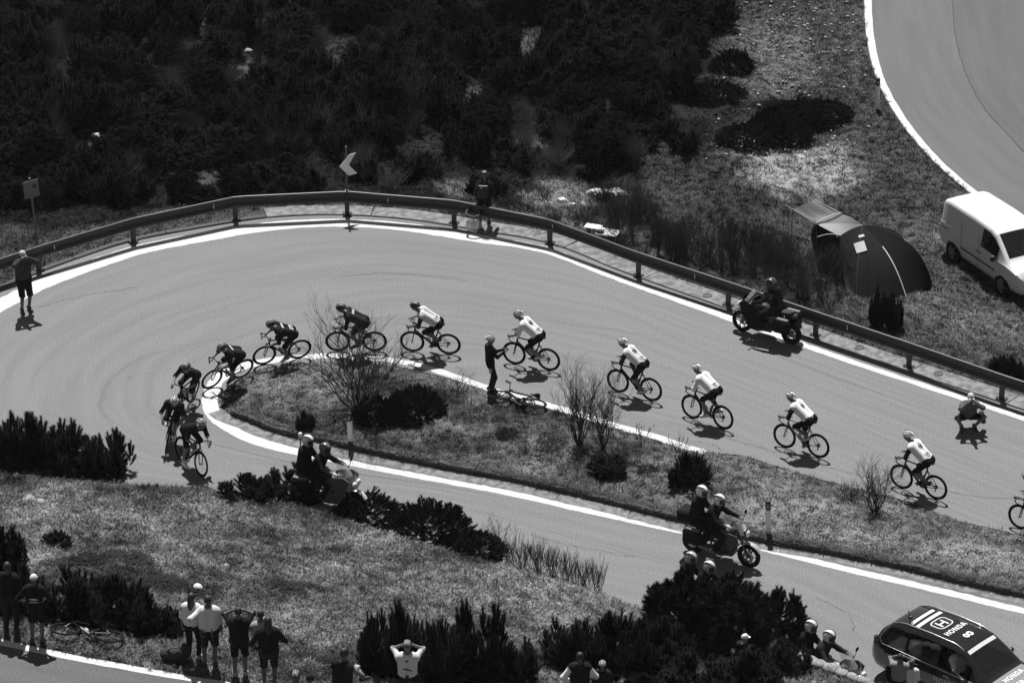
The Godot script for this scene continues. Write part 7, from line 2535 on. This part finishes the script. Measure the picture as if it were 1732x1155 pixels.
	for e in [[1028, 326, 40, 5, "thin strip of old snow under the shrubs beyond the guardrail"], [952, 340, 12, 4, "small scrap of old snow on the bank behind the guardrail"], [970, 350, 9, 3, "smallest scrap of old snow on the bank behind the guardrail"], [168, 232, 15, 3, "scrap of old snow among the dark pines"]]:
		var poly := PackedVector2Array()
		var c := on(e[0], e[1])
		for i in 40:
			var a := TAU * i / 40.0
			var k := 1.0 + 0.35 * noi.get_noise_2d(cos(a) * 4.0 + e[0], sin(a) * 4.0)  + rng.randf_range(-0.12, 0.12)
			poly.append(Vector2(cos(a) * e[2] / 62.0 * k, sin(a) * e[3] / 62.0 / 0.4 * k))
		var mb := MB.new()
		var cp := Vector3(c.x, height(c.x, c.z) + 0.10, c.z)
		for i in poly.size():
			var a := poly[i]
			var b := poly[(i + 1) % poly.size()]
			var pa := Vector3(c.x + a.x, height(c.x + a.x, c.z + a.y) + 0.0, c.z + a.y)
			var pb := Vector3(c.x + b.x, height(c.x + b.x, c.z + b.y) + 0.0, c.z + b.y)
			var ma := pa.lerp(cp, 0.25)
			ma.y = height(ma.x, ma.z) + 0.08
			var mc := pb.lerp(cp, 0.25)
			mc.y = height(mc.x, mc.z) + 0.08
			mb.quad(pa, pb, mc, ma)
			mb.tri(ma, mc, cp)
		solo("snow_patch", e[4], "snow", mb, grey(0.5, 0.95), Transform3D(), "patches of old snow")
	# pale stones
	var sm := textured(0.3, tex(256, 0.05, 0.6, 1.0, 41, 4), 2.0, 0.95)
	var spots := [[48, 847, 0.16, "flat white stone on the bank crest below the pine clump"], [68, 850, 0.11, "smaller white stone next to the flat one on the crest"], [190, 800, 0.13, "pale stone at the foot of the end pine by the asphalt"], [172, 808, 0.10, "pale stone half under the end pine by the asphalt"], [548, 866, 0.22, "pale flat stone at the front of the police motorbike"], [525, 862, 0.16, "pale stone beside the police motorbike's footrest"], [897, 131, 0.13, "smaller white stone lying alone among the dark pines"], [418, 87, 0.15, "larger white stone lying alone among the dark pines"], [383, 958, 0.07, "small white stone in the middle of the grass slope"], [245, 938, 0.06, "small white stone above the pine row on the slope"], [158, 868, 0.08, "pale pebble high on the grass slope"], [1322, 318, 0.10, "pale stake stone on the dry grass above the tent"]]
	for e in spots:
		q = on(e[0], e[1])
		solo("stone", e[3], "stone", rock(e[2], int(e[0])), sm, Transform3D(Basis(Vector3.UP, e[0]), q + Vector3(0, 0.02, 0)), "loose stones")
	rng.seed = 88
	var shapes := []
	for i in 5: shapes.append(rock(0.05, 500 + i).mesh())
	var placed := 0
	while placed < 60:
		var px := rng.randf_range(20, 1000)
		var py := rng.randf_range(850, 1100)
		q = on(px, py)
		if zone(Vector2(q.x, q.z)) != 2: 
			placed += 1
			continue
		var s := rng.randf_range(0.4, 1.0)
		solo("stone", "small pale stone scattered on the grass slope", "stone", shapes[placed % 5], sm, Transform3D(Basis(Vector3.UP, rng.randf() * TAU).scaled(Vector3.ONE * s), q), "pebbles scattered on the slope")
		placed += 1
	placed = 0
	while placed < 290:
		var px := rng.randfn(1320, 75)
		var py := rng.randf_range(0, 270)
		if px + py * 0.2 < 1220: 
			placed += 1
			continue
		q = on(px, py)
		if Geometry2D.is_point_in_polygon(Vector2(q.x, q.z), far_poly):
			placed += 1
			continue
		solo("stone", "pale stone of the scree beside the far road", "stone", shapes[placed % 5], sm, Transform3D(Basis(Vector3.UP, rng.randf() * TAU).scaled(Vector3.ONE * rng.randf_range(0.4, 1.2)), q + Vector3(0, 0.03, 0)), "scree stones beside the far road")
		placed += 1

func _ready() -> void:
	# camera, sky, sun
	var cam := Camera3D.new()
	cam.name = "camera"
	add_child(cam)
	cam.transform = Transform3D(Basis(Vector3.RIGHT, deg_to_rad(-PITCH)), CAM)
	cam.fov = rad_to_deg(2.0 * atan(577.5 / FOC))
	cam.near = 0.5
	cam.far = 2500.0
	cam.current = true
	var sun := DirectionalLight3D.new()
	sun.name = "sun"
	add_child(sun)
	sun.look_at_from_position(Vector3.ZERO, Vector3(0.05, -0.883, 0.469))
	sun.light_energy = 1.6
	sun.light_color = Color(1, 1, 1)
	sun.light_angular_distance = 0.5
	sun.shadow_enabled = true
	var env := Environment.new()
	env.background_mode = Environment.BG_SKY
	var sm := ProceduralSkyMaterial.new()
	sm.sky_top_color = Color(0.33, 0.33, 0.33)
	sm.sky_horizon_color = Color(0.55, 0.55, 0.55)
	sm.ground_bottom_color = Color(0.2, 0.2, 0.2)
	sm.ground_horizon_color = Color(0.4, 0.4, 0.4)
	sm.sky_energy_multiplier = 1.0
	var sky := Sky.new()
	sky.sky_material = sm
	env.sky = sky
	env.tonemap_mode = Environment.TONE_MAPPER_LINEAR
	env.tonemap_exposure = 1.45
	env.fog_enabled = true
	env.fog_density = 0.00006
	env.fog_light_color = Color(0.9, 0.9, 0.9)
	env.sdfgi_enabled = true
	env.ssao_enabled = true
	env.ssil_enabled = true
	var we := WorldEnvironment.new()
	we.name = "world_environment"
	we.environment = env
	add_child(we)
	var t0 := Time.get_ticks_msec()
	lines()
	build_ground()
	print("ground ", Time.get_ticks_msec() - t0)
	build_roads()
	build_kerbs()
	build_guardrail()
	print("roads ", Time.get_ticks_msec() - t0)
	build_plants()
	print("plants ", Time.get_ticks_msec() - t0)
	build_dry()
	build_grass()
	print("grass ", Time.get_ticks_msec() - t0)
	build_riders()
	print("riders ", Time.get_ticks_msec() - t0)
	build_motos()
	build_people()
	print("people ", Time.get_ticks_msec() - t0)
	build_car()
	build_van()
	build_tent()
	build_small()
	print("all ", Time.get_ticks_msec() - t0)
